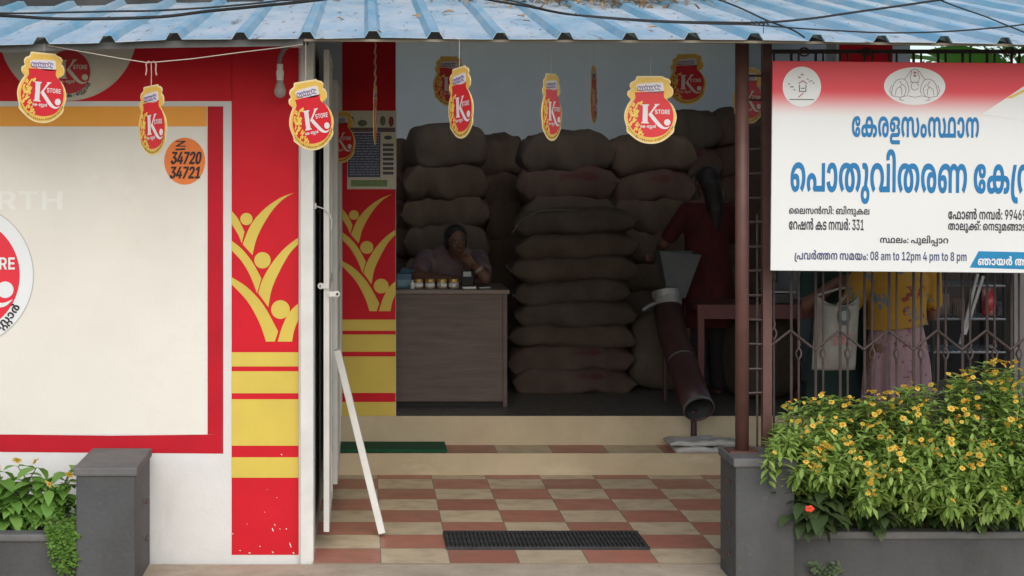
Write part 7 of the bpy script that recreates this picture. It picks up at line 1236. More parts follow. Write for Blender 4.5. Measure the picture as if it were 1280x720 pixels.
bm = BM(); tube(bm, [end - dd * .14, end - dd * .02], .0822, 28, caps=False); obj('end_sleeve', bm, mat('dull_dark_steel', (0.09, 0.08, 0.08), rough=0.5, metal=.3), t, smooth=True)
bm = BM(); q = end - dd * 0.12; tube(bm, [q + Vector((0, 0, -.085)), Vector((q.x, q.y + .0, 0.121))], .018, 10); box(bm, q.x - .06, q.x + .06, q.y - .05, q.y + .05, .1205, .128); obj("leg", bm, M_maroon, t)
bm = BM(); tube(bm, [P(822, 378, HY - .05), P(812, 382, HY - .06), P(803, 388, HY - .07)], .012, 8); obj("handle", bm, M_steel, t)
bm = BM()
for sx in (-1, 1): tube(bm, [Vector((PX(845, HY) + sx * .045, HY + .12, ft)), Vector((PX(845, HY) + sx * .045, HY + .12, PZ(350, HY)))], .014, 8)
tube(bm, [Vector((PX(845, HY) - .05, HY + .12, PZ(362, HY))), Vector((PX(845, HY) + .05, HY + .12, PZ(362, HY)))], .012, 8)
obj("stand", bm, M_maroon, t)

TY = 10.58
tb = thing("maroon_table", P(945, 500, TY), "low maroon iron table behind the brown pole", "table")
tx0, tx1, tz = PX(872, TY), PX(1024, TY), PZ(381, TY)
bm = BM(); box(bm, tx0, tx1, TY, TY + .5, tz - .04, tz); obj("table_top", bm, mat("maroon_table_paint", (0.15, 0.05, 0.045), (0.11, 0.04, 0.036), scale=6, rough=0.5), tb)
bm = BM(); box(bm, tx0 + .04, tx1 - .04, TY + .01, TY + .03, tz - .085, tz - .041); obj("apron_rail", bm, MATS["maroon_table_paint"], tb)
for xx in (tx0 + .002, tx1 - .04):
    for yy in (TY + .002, TY + .46):
        bm = BM(); box(bm, xx, xx + .038, yy, yy + .038, ft, tz - .041); obj("leg", bm, MATS["maroon_table_paint"], tb)
sc = thing("weighing_scale", P(975, 381, TY + .1), "dark electronic weighing scale on the maroon table", "scale")
bm = BM(); box(bm, PX(962, TY), PX(996, TY), TY + .08, TY + .38, tz + .001, tz + .06); bevel(bm, .006); obj("scale_body", bm, mat("dark_grey_plastic", (0.06, 0.06, 0.065), rough=0.5), sc)
bm = BM(); box(bm, PX(960, TY), PX(999, TY), TY + .07, TY + .4, tz + .066, tz + .076); obj("weighing_plate", bm, M_steel, sc)
bm = BM(); tube(bm, [Vector((PX(979, TY), TY + .39, tz + .03)), Vector((PX(979, TY), TY + .39, tz + .2))], .012, 8); box(bm, PX(967, TY), PX(990, TY), TY + .36, TY + .385, tz + .11, tz + .19); obj("display_head", bm, MATS["dark_grey_plastic"], sc)
bm = BM(); box(bm, PX(970, TY), PX(987, TY), TY + .358, TY + .3595, tz + .13, tz + .17); obj("display_window", bm, mat("grey_display", (0.25, 0.28, 0.27), rough=0.2), sc)
# folded white cloth on the step
bm = BM(); n_ = 18
x0, x1 = PX(836, 9.95), PX(935, 9.95)
def cloth_layer(x0, x1, y0, y1, z, th, seed):
    vs = {}
    for i in range(n_ + 1):
        for j in range(9):
            x = x0 + (x1 - x0) * i / n_; y = y0 + (y1 - y0) * j / 8
            w = 0.022 * noise.noise((x * 9 + seed, y * 11, seed)) + 0.012 * noise.noise((x * 25, y * 22 + seed, 1))
            ed = min(i, n_ - i, 4) / 4
            x += 0.02 * noise.noise((y * 9, seed, 4)); y += 0.015 * noise.noise((x * 8, seed, 7))
            vs[i, j, 1] = bm.verts.new((x, y, z + th * (0.55 + 0.45 * ed ** .5) + w * ed)); vs[i, j, 0] = bm.verts.new((x, y, z + (0 if seed < 2 else w * ed * .5)))
    for i in range(n_):
        for j in range(8):
            bm.faces.new((vs[i, j, 1], vs[i + 1, j, 1], vs[i + 1, j + 1, 1], vs[i, j + 1, 1])); bm.faces.new((vs[i, j, 0], vs[i, j + 1, 0], vs[i + 1, j + 1, 0], vs[i + 1, j, 0]))
    for i in range(n_):
        for j, r_ in ((0, 0), (8, 1)):
            q = (vs[i, j, 0], vs[i + 1, j, 0], vs[i + 1, j, 1], vs[i, j, 1]); bm.faces.new(q if r_ == 0 else q[::-1])
    for j in range(8):
        for i, r_ in ((0, 1), (n_, 0)):
            q = (vs[i, j, 0], vs[i, j + 1, 0], vs[i, j + 1, 1], vs[i, j, 1]); bm.faces.new(q if r_ == 0 else q[::-1])
cloth_layer(x0 + .03, x1, 9.89, 10.15, 0.121, 0.030, 1); cloth_layer(x0, x1 - .05, 9.91, 10.12, 0.158, 0.024, 4)
tag(obj("folded_sack_cloth", bm, mat("white_woven_plastic", (0.55, 0.54, 0.50), (0.42, 0.41, 0.38), scale=9, rough=0.6, bump=0.3, bscale=160), smooth=True), "folded white woven sack lying on the lower step beside the pillar", "cloth")

# ------------------------------------------------------------------ people: one continuous remeshed body each, clothing as children
def capsule(bm, p0, r0, p1, r1, n=14):
    p0, p1 = Vector(p0), Vector(p1)
    d = p1 - p0
    L = d.length
    if L < 1e-6: d = Vector((0, 0, 1))
    d = d.normalized(); a, b_ = frame_axes(d)
    pts, rs = [], []
    for k in range(6):
        t_ = math.pi / 2 * k / 5; pts.append(p0 - d * r0 * math.cos(t_)); rs.append(max(1e-4, r0 * math.sin(t_)))
    for k in range(6):
        t_ = math.pi / 2 * k / 5; pts.append(p1 + d * r1 * math.sin(t_)); rs.append(max(1e-4, r1 * math.cos(t_)))
    if L < 1e-5: pts = pts[:6] + pts[7:]; rs = rs[:6] + rs[7:]
    rings = [[bm.verts.new(p + (a * math.cos(q) + b_ * math.sin(q)) * r) for q in [2 * math.pi * i / n for i in range(n)]] for p, r in zip(pts, rs)]
    for i in range(len(rings) - 1):
        for k in range(n): bm.faces.new((rings[i][k], rings[i][(k + 1) % n], rings[i + 1][(k + 1) % n], rings[i + 1][k]))
    bm.faces.new(rings[0][::-1]); bm.faces.new(rings[-1])
def ellipsoid(bm, c, rx, ry, rz, rot=None):
    m = Matrix.Translation(Vector(c)) @ (rot if rot is not None else Matrix.Identity(4)) @ Matrix.Diagonal((rx, ry, rz, 1))
    bmesh.ops.create_uvsphere(bm, u_segments=18, v_segments=12, radius=1.0, matrix=m)
def grow(bm, voxel=0.009, smooth=4, factor=0.5):
    """union of the shapes as one continuous surface"""
    bmesh.ops.recalc_face_normals(bm, faces=bm.faces)
    me = bpy.data.meshes.new("tmp"); bm.to_mesh(me); bm.free()
    o = bpy.data.objects.new("tmp", me); C.objects.link(o)
    r = o.modifiers.new("r", 'REMESH'); r.mode = 'VOXEL'; r.voxel_size = voxel; r.use_smooth_shade = True
    s = o.modifiers.new("s", 'SMOOTH'); s.iterations = smooth; s.factor = factor
    dg = bpy.context.evaluated_depsgraph_get(); dg.update()
    m2 = bpy.data.meshes.new_from_object(o.evaluated_get(dg))
    bpy.data.objects.remove(o); bpy.data.meshes.remove(me)
    for p in m2.polygons: p.use_smooth = True
    return m2
def hand(bm, wrist, direction, palm_n, size=0.17, curl=0.5, thumb_side=1):
    """palm, four unequal bent fingers and a thumb leaving the side of the palm"""
    d = Vector(direction).normalized(); nrm = Vector(palm_n); nrm = (nrm - d * nrm.dot(d)).normalized(); side = d.cross(nrm) * thumb_side
    w = Vector(wrist); k = size / 0.17
    pc = w + d * 0.045 * k
    for s in (-0.022, -0.008, 0.008, 0.022): capsule(bm, w + d * .012 * k + side * s * .6 * k, .013 * k, w + d * .082 * k + side * s * 1.25 * k, .0105 * k, 10)
    for s, L in ((0.029, .070), (0.010, .078), (-0.010, .073), (-0.028, .057)):
        p = w + d * .082 * k + side * s * k; dirn = d.copy()
        for seg, r0 in ((.45, .0092), (.31, .0085), (.24, .0078)):
            dirn = (Matrix.Rotation(-curl * 0.75, 3, side * thumb_side) @ dirn).normalized() if curl else dirn
            q = p + dirn * L * seg * k; capsule(bm, p, r0 * k, q, r0 * .92 * k, 10); p = q
    p = w + d * .022 * k + side * .026 * k
    q = p + (d * .6 + side * .75 + nrm * .25).normalized() * .036 * k; capsule(bm, p, .0125 * k, q, .0105 * k, 10)
    q2 = q + (d * .95 + side * .2 + nrm * .3 * (1 + curl)).normalized() * .034 * k; capsule(bm, q, .0105 * k, q2, .0085 * k, 10)
def head_shapes(bm, c, h, face, up=Vector((0, 0, 1))):
    """skull, jaw, nose, lips, brow and ears; h is the full head height"""
    f = Vector(face).normalized(); up = (Vector(up) - f * f.dot(Vector(up))).normalized(); s = f.cross(up)
    rot = Matrix((s, f, up)).transposed().to_4x4(); c = Vector(c)
    ellipsoid(bm, c + up * .10 * h - f * .04 * h, .335 * h, .40 * h, .39 * h, rot)
    ellipsoid(bm, c - up * .16 * h + f * .08 * h, .265 * h, .27 * h, .33 * h, rot)
    ellipsoid(bm, c - up * .40 * h + f * .20 * h, .10 * h, .09 * h, .075 * h, rot)
    capsule(bm, c + up * .02 * h + f * .345 * h, .03 * h, c - up * .12 * h + f * .42 * h, .055 * h, 10)
    for q in (-1, 1):
        ellipsoid(bm, c - up * .14 * h + f * .375 * h + s * q * .055 * h, .04 * h, .04 * h, .03 * h, rot)
        ellipsoid(bm, c - up * .02 * h - f * .02 * h + s * q * .335 * h, .035 * h, .075 * h, .12 * h, rot)
        ellipsoid(bm, c - up * .11 * h + f * .24 * h + s * q * .15 * h, .09 * h, .09 * h, .09 * h, rot)
        capsule(bm, c + up * .075 * h + f * .335 * h + s * q * .05 * h, .028 * h, c + up * .075 * h + f * .27 * h + s * q * .2 * h, .024 * h, 8)
    ellipsoid(bm, c - up * .245 * h + f * .345 * h, .10 * h, .045 * h, .022 * h, rot); ellipsoid(bm, c - up * .285 * h + f * .335 * h, .085 * h, .045 * h, .024 * h, rot)
    return c, f, s, up, rot
def face_parts(t, hd, h, m_lip):
    c, f, s, up, rot = hd
    for q in (-1, 1):
        bm = BM(); ellipsoid(bm, c + f * .315 * h + s * q * .135 * h, .055 * h, .035 * h, .028 * h, rot); obj("eye", bm, M_eyew, t, smooth=True)
        bm = BM(); ellipsoid(bm, c + f * .343 * h + s * q * .135 * h, .026 * h, .012 * h, .026 * h, rot); obj("iris", bm, M_hair, t, smooth=True)
        bm = BM(); tube(bm, [c + up * .085 * h + f * .362 * h + s * q * .05 * h, c + up * .105 * h + f * .345 * h + s * q * .13 * h, c + up * .085 * h + f * .29 * h + s * q * .21 * h], .011 * h, 6); obj("eyebrow", bm, M_hair, t, smooth=True)
    bm = BM(); ellipsoid(bm, c - up * .262 * h + f * .362 * h, .095 * h, .034 * h, .03 * h, rot); obj("lips", bm, m_lip, t, smooth=True)
M_skin = mat("brown_skin", (0.155, 0.078, 0.052), (0.125, 0.062, 0.042), scale=10, rough=0.5)
M_lip = mat("dark_lip", (0.18, 0.06, 0.05), rough=0.45)
M_hair = mat("black_hair", (0.012, 0.010, 0.010), (0.022, 0.018, 0.016), scale=70, rough=0.45, stretch=(1, 1, .1))
M_eyew = mat("eye_white", (0.3, 0.28, 0.26), rough=0.3)

# --- woman seated behind the counter, chin resting on her raised hand
hY = 11.22
hc = P(570, 302, hY); h = 0.195
t = thing("person", (hc.x, 11.35, ft), "person in a mauve top seated behind the counter desk, chin on hand", "person")
bx_ = hc.x - .02
bm = BM()
face = Vector((0.30, -1, -0.06))
hd = head_shapes(bm, hc, h, face)
neck = Vector((hc.x - .005, hY + .055, hc.z - .115)); chest = Vector((bx_, 11.33, ft + .82)); belly = Vector((bx_, 11.40, ft + .60)); pel = Vector((bx_, 11.43, ft + .53))
capsule(bm, hc + Vector((0, .02, -.04)), .052, neck + Vector((0, .02, -.05)), .055)
ls, rs_ = Vector((bx_ - .165, 11.33, ft + .845)), Vector((bx_ + .165, 11.30, ft + .845))
capsule(bm, neck + Vector((0, .02, -.04)), .06, ls, .06); capsule(bm, neck + Vector((0, .02, -.04)), .06, rs_, .06)
ellipsoid(bm, chest - Vector((0, 0, .03)), .165, .105, .15); ellipsoid(bm, belly, .15, .115, .14); ellipsoid(bm, pel, .17, .14, .09)
# raised arm: elbow on the desk, hand at the chin
el = Vector((PX(606, 11.02), 11.02, dz + .045)); wr = Vector((PX(595, 11.05), 11.03, hc.z - .15))
capsule(bm, rs_, .054, el, .041); capsule(bm, el, .042, wr, .027)
hand(bm, wr, Vector((-.72, .12, .62)), Vector((.1, 1, .1)), .155, .7, 1)
# resting arm along the desk
el2 = Vector((bx_ - .235, 11.12, dz + .045)); wr2 = Vector((bx_ - .02, 11.0, dz + .035))
capsule(bm, ls, .054, el2, .041); capsule(bm, el2, .041, wr2, .026); hand(bm, wr2, Vector((1, -.1, -.03)), Vector((0, .1, -1)), .155, .35, -1)
# legs under the desk
for s in (-1, 1):
    hip, kn, an = Vector((bx_ + s * .09, 11.38, ft + .53)), Vector((bx_ + s * .11, 10.98, ft + .5)), Vector((bx_ + s * .1, 11.05, ft + .08))
    capsule(bm, hip, .085, kn, .06); capsule(bm, kn, .058, an, .035); capsule(bm, an - Vector((0, 0, .04)), .035, an + Vector((0, -.15, -.05)), .028)
obj("body", grow(bm, .008, 4), M_skin, t)
face_parts(t, hd, h, M_lip)
c, f, s_, up, rot = hd
bm = BM()
ellipsoid(bm, c + up * .175 * h - f * .10 * h, .385 * h, .40 * h, .39 * h, rot); ellipsoid(bm, c - s_ * .29 * h - f * .06 * h - up * .02 * h, .085 * h, .2 * h, .26 * h, rot); ellipsoid(bm, c + s_ * .29 * h - f * .06 * h - up * .02 * h, .085 * h, .2 * h, .26 * h, rot); ellipsoid(bm, c - f * .26 * h - up * .05 * h, .33 * h, .25 * h, .36 * h, rot); ellipsoid(bm, c - f * .42 * h - up * .22 * h, .2 * h, .17 * h, .2 * h, rot)
obj("hair", grow(bm, .009, 3), M_hair, t)
bm = BM()
ellipsoid(bm, chest - Vector((0, 0, .03)), .18, .118, .16); ellipsoid(bm, belly, .168, .132, .15); ellipsoid(bm, pel, .19, .16, .1)
for a_, e_ in ((ls, el2), (rs_, el)): capsule(bm, a_, .068, a_.lerp(e_, .62), .062)
capsule(bm, neck + Vector((0, .03, -.075)), .055, ls, .066); capsule(bm, neck + Vector((0, .03, -.075)), .055, rs_, .066)
for s in (-1, 1):
    hip, kn, an = Vector((bx_ + s * .09, 11.38, ft + .53)), Vector((bx_ + s * .11, 10.98, ft + .5)), Vector((bx_ + s * .1, 11.05, ft + .12))
    capsule(bm, hip, .1, kn, .075); capsule(bm, kn, .073, an, .06)
obj("top_and_trousers", grow(bm, .011, 3), mat("dull_mauve_cotton", (0.17, 0.115, 0.12), (0.12, 0.08, 0.09), scale=16, rough=0.9, bump=0.3, bscale=40), t)
bm = BM(); dv = (wr - el).normalized()
for k in (.02, .03):
    q = wr - dv * k; a_, b2 = frame_axes(dv); tube(bm, [q + (a_ * math.cos(th) + b2 * math.sin(th)) * .031 for th in [2 * math.pi * i / 20 for i in range(21)]], .0035, 6)
obj("bangle", bm, mat("pale_gold", (0.75, 0.66, 0.5), rough=0.25, metal=0.5), t)

# --- standing figures
def standing(loc, H, heading, label, top_col, bottom_col, hair_long, arms, tunic_z, floor_z, hem=0.0, shirt_name="tunic", trouser="trousers", face=True, wide=1.0, skirt=False):
    """H total height; heading = direction the body faces (degrees, 0 = away from the street)"""
    t = thing("person", (loc[0], loc[1], floor_z), label, "person")
    o = Vector((loc[0], loc[1], floor_z)); fz = Matrix.Rotation(R(heading), 3, 'Z')
    W = lambda x, y, z: o + fz @ Vector((x * H, y * H, z * H))
    bm = BM()
    h = H * .133
    hc = W(0, .012, .928); fwd = fz @ Vector((0, 1, -.05))
    hd = head_shapes(bm, hc, h, fwd)
    capsule(bm, W(0, 0, .895), .031 * H, W(0, -.005, .825), .034 * H)
    for s in (-1, 1): capsule(bm, W(0, -.005, .825), .036 * H, W(s * .105, -.005, .808), .036 * H)
    ellipsoid(bm, W(0, 0, .74), .105 * H, .068 * H, .095 * H, fz.to_4x4()); ellipsoid(bm, W(0, 0, .62), .088 * H, .062 * H, .09 * H, fz.to_4x4()); ellipsoid(bm, W(0, -.006, .525), .103 * H, .074 * H, .07 * H, fz.to_4x4())
    for s in (-1, 1):
        hip, kn, an = W(s * .052, 0, .5), W(s * .056, .008, .28), W(s * .056, -.008, .045)
        capsule(bm, hip, .056 * H, kn, .036 * H); capsule(bm, kn, .036 * H, an, .022 * H); capsule(bm, an - Vector((0, 0, .02 * H)), .022 * H, W(s * .064, .075, .016), .016 * H)
    A = []
    for s, (ex, ey, ez, wx, wy, wz, dx, dy, dz_, curl) in zip((-1, 1), arms):
        sh, e, w = W(s * .108, -.005, .80), W(ex, ey, ez), W(wx, wy, wz)
        capsule(bm, sh, .032 * H, e, .025 * H); capsule(bm, e, .025 * H, w, .017 * H)
        hand(bm, w, fz @ Vector((dx, dy, dz_)), fz @ Vector((-s * .8, .2, -.5)), .1 * H, curl, s); A.append((sh, e, w))
    obj("body", grow(bm, .009, 4), M_skin, t)
    if face: face_parts(t, hd, h, M_lip)
    c, f, s_, up, rot = hd
    bm = BM()
    ellipsoid(bm, c + up * .15 * h - f * .1 * h, .38 * h, .41 * h, .39 * h, rot); ellipsoid(bm, c - f * .25 * h - up * .08 * h, .35 * h, .26 * h, .4 * h, rot)
    if hair_long:
        capsule(bm, c - f * .34 * h - up * .2 * h, .3 * h, c - f * .5 * h - up * .9 * h, .3 * h); capsule(bm, c - f * .5 * h - up * .9 * h, .29 * h, c - f * .5 * h - up * 1.5 * h, .16 * h)
    else: ellipsoid(bm, c - f * .5 * h - up * .12 * h, .2 * h, .18 * h, .2 * h, rot)
    obj("hair", grow(bm, .009, 3), M_hair, t)
    # tunic with sleeves, flaring to its hem
    bm = BM()
    ellipsoid(bm, W(0, 0, .74), .117 * H * min(1, wide + .1), .08 * H, .1 * H, fz.to_4x4())
    for s in (-1, 1): capsule(bm, W(0, -.006, .815), .04 * H, W(s * .105, -.005, .803), .041 * H)
    for (sh, e, w) in A: capsule(bm, sh, .041 * H, sh.lerp(e, .75), .036 * H)
    n_ = 36; rings = []
    for z, rx, ry in ((.74, .112 * min(1, wide + .12), .078), (.66, .105 * min(1, wide + .12), .075), (.62, .107 * min(1, wide + .12), .078), (.6 + (tunic_z - .6) * .3, .123 * wide, .092), (.6 + (tunic_z - .6) * .65, .13 * wide, .1), (tunic_z, .136 * wide, .108)):
        rg = []
        for k in range(n_):
            th = 2 * math.pi * k / n_; fold = 1 + (0.045 * math.sin(9 * th + z * 3) + .025 * math.sin(5 * th + 1)) * max(0, (.62 - z) / .3)
            rg.append(bm.verts.new(W(rx * fold * math.cos(th), ry * fold * math.sin(th), z + hem * math.cos(th) * (z == tunic_z))))
        rings.append(rg)
    for i in range(len(rings) - 1):
        for k in range(n_): bm.faces.new((rings[i][k], rings[i][(k + 1) % n_], rings[i + 1][(k + 1) % n_], rings[i + 1][k]))
    bm.faces.new(rings[0][::-1]); bm.faces.new(rings[-1])
    obj(shirt_name, grow(bm, .009, 2), top_col, t)
    bm = BM()
    if skirt:
        rings = []
        for z, rx, ry in ((.645, .075, .06), (.58, .092, .07), (.48, .108, .085), (.3, .116, .092), (.15, .122, .097), (.04, .126, .1)):
            rg = []
            for k in range(64):
                th = 2 * math.pi * k / 64; fold = 1 + (.07 * math.sin(11 * th + 1.5 * z) + .04 * math.sin(17 * th + 2)) * min(1, max(0, .6 - z) * 4)
                rg.append(bm.verts.new(W(rx * max(wide, .97) * fold * math.cos(th), ry * 1.12 * fold * math.sin(th), z)))
            rings.append(rg)
        for i in range(len(rings) - 1):
            for k in range(64): bm.faces.new((rings[i][k], rings[i][(k + 1) % 64], rings[i + 1][(k + 1) % 64], rings[i + 1][k]))
        bm.faces.new(rings[0][::-1]); bm.faces.new(rings[-1])
        obj(trouser, grow(bm, .008, 1), bottom_col, t)
    else:
        for s in (-1, 1):
            hip, kn, an = W(s * .052, 0, .5), W(s * .058, .006, .28), W(s * .06, -.008, .06)
            capsule(bm, hip, .058 * H, kn, .05 * H); capsule(bm, kn, .054 * H, an, .046 * H)
        ellipsoid(bm, W(0, -.006, .525), .108 * H, .079 * H, .06 * H, fz.to_4x4())
        obj(trouser, grow(bm, .01, 2), bottom_col, t)
    return t, W, A
M_redcloth = mat("dark_red_cotton", (0.085, 0.010, 0.013), (0.05, 0.007, 0.009), scale=9, rough=0.85, bump=0.3, bscale=30)
M_blackcloth = mat("black_cotton", (0.03, 0.022, 0.024), (0.02, 0.016, 0.018), scale=9, rough=0.9)
tunic_red = standing((PX(884, 11.14), 11.14), 1.44, 24, "person in a dark red tunic with long black hair working behind the grain chute", M_redcloth, M_blackcloth, True,
    [(-.17, .08, .66, -.12, .21, .60, .2, 1, -.3, .7), (.16, .06, .65, .10, .2, .60, -.2, 1, -.2, .7)], .3, ft)
def floral(name, base, base2, spots, scale, size):
    m = mat(name, base, base2, scale=5, rough=0.85, bump=0.25, bscale=35)
    for k, (col, off) in enumerate(spots): overlay(m, 'voronoi', scale, size, size - 0.05, col, (1, 1, 1), (off, off * 1.7, off * .3))
    return m
M_yel = floral("yellow_floral_cotton", (0.36, 0.20, 0.022), (0.29, 0.15, 0.017), [((0.12, 0.14, 0.15), 0.3), ((0.17, 0.03, 0.02), 2.7)], 9.0, 0.30)  # yellow darkened to carry the shade of the porch
M_pink = floral("dusty_pink_floral_cotton", (0.30, 0.19, 0.20), (0.22, 0.135, 0.15), [((0.13, 0.03, 0.05), 0.9)], 14.0, 0.24)
def ragged(m, lvl):
    return m
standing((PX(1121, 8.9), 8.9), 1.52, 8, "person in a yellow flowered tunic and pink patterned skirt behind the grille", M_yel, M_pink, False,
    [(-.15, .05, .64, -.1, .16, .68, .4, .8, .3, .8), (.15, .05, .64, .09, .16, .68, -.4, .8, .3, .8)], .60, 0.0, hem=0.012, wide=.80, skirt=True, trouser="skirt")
M_green = mat("dark_green_cotton", (0.018, 0.045, 0.035), (0.012, 0.03, 0.025), scale=7, rough=0.9)
M_teal = floral("dark_teal_floral_cotton", (0.05, 0.075, 0.08), (0.035, 0.05, 0.06), [((0.33, 0.36, 0.34), 0.3), ((0.25, 0.28, 0.28), 1.9)], 26, 0.3)
p2, W2, A2 = standing((PX(1056, 9.3), 9.3), 1.55, 188, "person in dark green clothes with a floral scarf holding the white rice bag", M_green, M_green, False,
    [(-.15, .05, .645, -.02, .16, .735, .7, .5, -.25, 1.0), (.15, .05, .645, .085, .16, .735, -.3, .8, -.25, 1.0)], .30, 0.0)
bm = BM(); n_ = 20
cols_ = []
for i in range(n_ + 1):
    z = 0.78 - 0.45 * i / n_
    cols_.append([bm.verts.new(W2(-.03 - .085 * j / 7 + .006 * math.sin(i * .5 + j), .105 + .012 * math.sin(j * 2.2 + i * .15), z)) for j in range(8)])
for i in range(n_):
    for j in range(7): bm.faces.new((cols_[i][j], cols_[i + 1][j], cols_[i + 1][j + 1], cols_[i][j + 1]))
o = obj("scarf", bm, M_teal, p2, smooth=True); o.modifiers.new("s", 'SOLIDIFY').thickness = 0.004

# white rice bag with a round dark emblem and a pink band, hanging from the hand
BY = 8.82
t = thing("rice_bag", P(1045, 462, BY), "white woven rice bag with a dark round emblem and red band held behind the grille", "bag")
M_bag = mat("white_woven_bag", (0.32, 0.30, 0.25), (0.23, 0.215, 0.18), scale=7, rough=0.6, bump=0.4, bscale=30)  # white bag toned down, porch shade put into its colour
def bag_pt(u, v):
    x0_ = 1019 + 0 * v - 4 * v; x1_ = 1075 - 6 * v
    px = x0_ + (x1_ - x0_) * u; py = 372 + 90 * v + (0 if v > .05 else 10 * math.sin(math.pi * u)) - 4 * (1 - v) * (abs(u - .5) * 2) ** 2
    return px, py
bm = BM(); n_ = 22; fr, bk = [], []
for j in range(n_ + 1):
    v = j / n_; r1_, r2_ = [], []
    for i in range(n_ + 1):
        u = i / n_; px, py = bag_pt(u, v); th = .075 * math.sin(math.pi * min(1, max(0, u))) ** .6 * (.35 + .65 * math.sin(math.pi * (.15 + .8 * v)))
        wv = .012 * noise.noise((u * 5, v * 4, 1.5)) + .006 * noise.noise((u * 11, v * 5, 3))
        p = P(px, py, BY); r1_.append(bm.verts.new((p.x, BY - th - wv, p.z))); r2_.append(bm.verts.new((p.x, BY + th + .002 + wv, p.z)))
    fr.append(r1_); bk.append(r2_)
for j in range(n_):
    for i in range(n_):
        bm.faces.new((fr[j][i], fr[j + 1][i], fr[j + 1][i + 1], fr[j][i + 1])); bm.faces.new((bk[j][i], bk[j][i + 1], bk[j + 1][i + 1], bk[j + 1][i]))
    for i, q in ((0, 0), (n_, 1)): bm.faces.new((fr[j][i], bk[j][i], bk[j + 1][i], fr[j + 1][i]))
for i in range(n_): bm.faces.new((fr[n_][i], fr[n_][i + 1], bk[n_][i + 1], bk[n_][i]))
bmesh.ops.recalc_face_normals(bm, faces=bm.faces)
def bagmat():
    m = M_bag; ns, ls, b = nodes(m); return m
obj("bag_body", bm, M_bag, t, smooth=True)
def on_bag(nm, pts, m, off):
    """print following the bulge of the bag front"""
    bm = BM(); vs = []
    for u, v in pts:
        px, py = bag_pt(u, v); th = .075 * math.sin(math.pi * u) ** .6 * (.35 + .65 * math.sin(math.pi * (.15 + .8 * v))) + .012 * noise.noise((u * 5, v * 4, 1.5)); p = P(px, py, BY)
        vs.append(bm.verts.new((p.x, BY - th - off, p.z)))
    c_ = Vector((0, 0, 0))
    for q in vs: c_ += q.co
    c_ /= len(vs); u = sum(p[0] for p in pts) / len(pts); v = sum(p[1] for p in pts) / len(pts)
    c_.y = BY - .075 * math.sin(math.pi * u) ** .6 * (.35 + .65 * math.sin(math.pi * (.15 + .8 * v))) - .012 * noise.noise((u * 5, v * 4, 1.5)) - off
    cv = bm.verts.new(c_)
    for k in range(len(vs)): bm.faces.new((vs[k], cv, vs[(k + 1) % len(vs)]))
    return obj(nm, bm, m, t)
on_bag("emblem_disc", [(.58 + .155 * math.cos(a_), .24 + .13 * math.sin(a_)) for a_ in [2 * math.pi * k / 20 for k in range(20)]], mat("bag_dark_green", (0.07, 0.10, 0.085), rough=0.6), .004)
on_bag("emblem_disc", [(.58 + .085 * math.cos(a_), .235 + .07 * math.sin(a_)) for a_ in [2 * math.pi * k / 14 for k in range(14)]], mat("bag_mid_green", (0.3, 0.34, 0.3), rough=0.6), .006)
on_bag("red_band", [(.38 + .5 * k / 8, .52 - .025 * math.sin(math.pi * k / 8)) for k in range(9)] + [(.88 - .5 * k / 8, .655 - .025 * math.sin(math.pi * k / 8)) for k in range(9)], mat("bag_faded_red", (0.34, 0.12, 0.12), (0.4, 0.25, 0.22), scale=60, rough=0.6), .004)
bm = BM()
hp = (A2[0][2] + A2[1][2]) / 2 + Vector((0, -.09, -.03))
for u in (.06, .5):
    px, py = bag_pt(u, 0.0); p = P(px, py - 2, BY); q = P(px, py + 14, BY)
    tube(bm, [q, p, p.lerp(hp, .5) + Vector((0, 0, .01)), hp], .007, 6)
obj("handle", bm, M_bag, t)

# ------------------------------------------------------------------ plants
def leaf_mat(name, c1, c2, trans=0.35, rough=0.5):
    m = bpy.data.materials.new(name); m.use_nodes = True
    ns, ls, b = nodes(m)
    at = ns.new("ShaderNodeAttribute"); at.attribute_name = "tint"
    mx = ns.new("ShaderNodeMix"); mx.data_type = 'RGBA'; ls.new(at.outputs["Fac"], mx.inputs[0]); mx.inputs[6].default_value = (*c1, 1); mx.inputs[7].default_value = (*c2, 1)
    ls.new(mx.outputs[2], b.inputs["Base Color"]); b.inputs["Roughness"].default_value = rough; b.inputs["Specular IOR Level"].default_value = 0.35
    tr = ns.new("ShaderNodeBsdfTranslucent"); ls.new(mx.outputs[2], tr.inputs["Color"])
    ms = ns.new("ShaderNodeMixShader"); ms.inputs[0].default_value = trans
    ls.new(b.outputs[0], ms.inputs[1]); ls.new(tr.outputs[0], ms.inputs[2]); ls.new(ms.outputs[0], ns["Material Output"].inputs["Surface"])
    return m
class Leaves:
    def __init__(s): s.v, s.f, s.t = [], [], []
    def leaf(s, p, d, up, L, W, droop=0.4, tint=0.5, fold=0.25, seg=4, shape=(0, .72, 1, .66, 0)):
        d = d.normalized(); side = d.cross(up)
        if side.length < 1e-4: side = d.cross(Vector((1, 0, 0)))
        side.normalize(); n = side.cross(d).normalized()
        b0 = len(s.v); p = p.copy(); cur = d.copy()
        for k in range(seg + 1):
            w = W * .5 * shape[k * (len(shape) - 1) // seg] + .0006
            s.v += [tuple(p - side * w + n * w * fold), tuple(p), tuple(p + side * w + n * w * fold)]
            cur = (cur - n * (droop / seg)).normalized(); nn = side.cross(cur).normalized(); n = nn
            p += cur * L / seg
        for k in range(seg):
            a = b0 + 3 * k
            s.f += [(a, a + 1, a + 4, a + 3), (a + 1, a + 2, a + 5, a + 4)]; s.t += [tint, tint]
    def build(s, name, m, parent):
        me = bpy.data.meshes.new(name); me.from_pydata(s.v, [], s.f); me.update()
        at = me.attributes.new("tint", 'FLOAT', 'FACE'); at.data.foreach_set("value", s.t)
        return obj(name, me, m, parent, smooth=True)
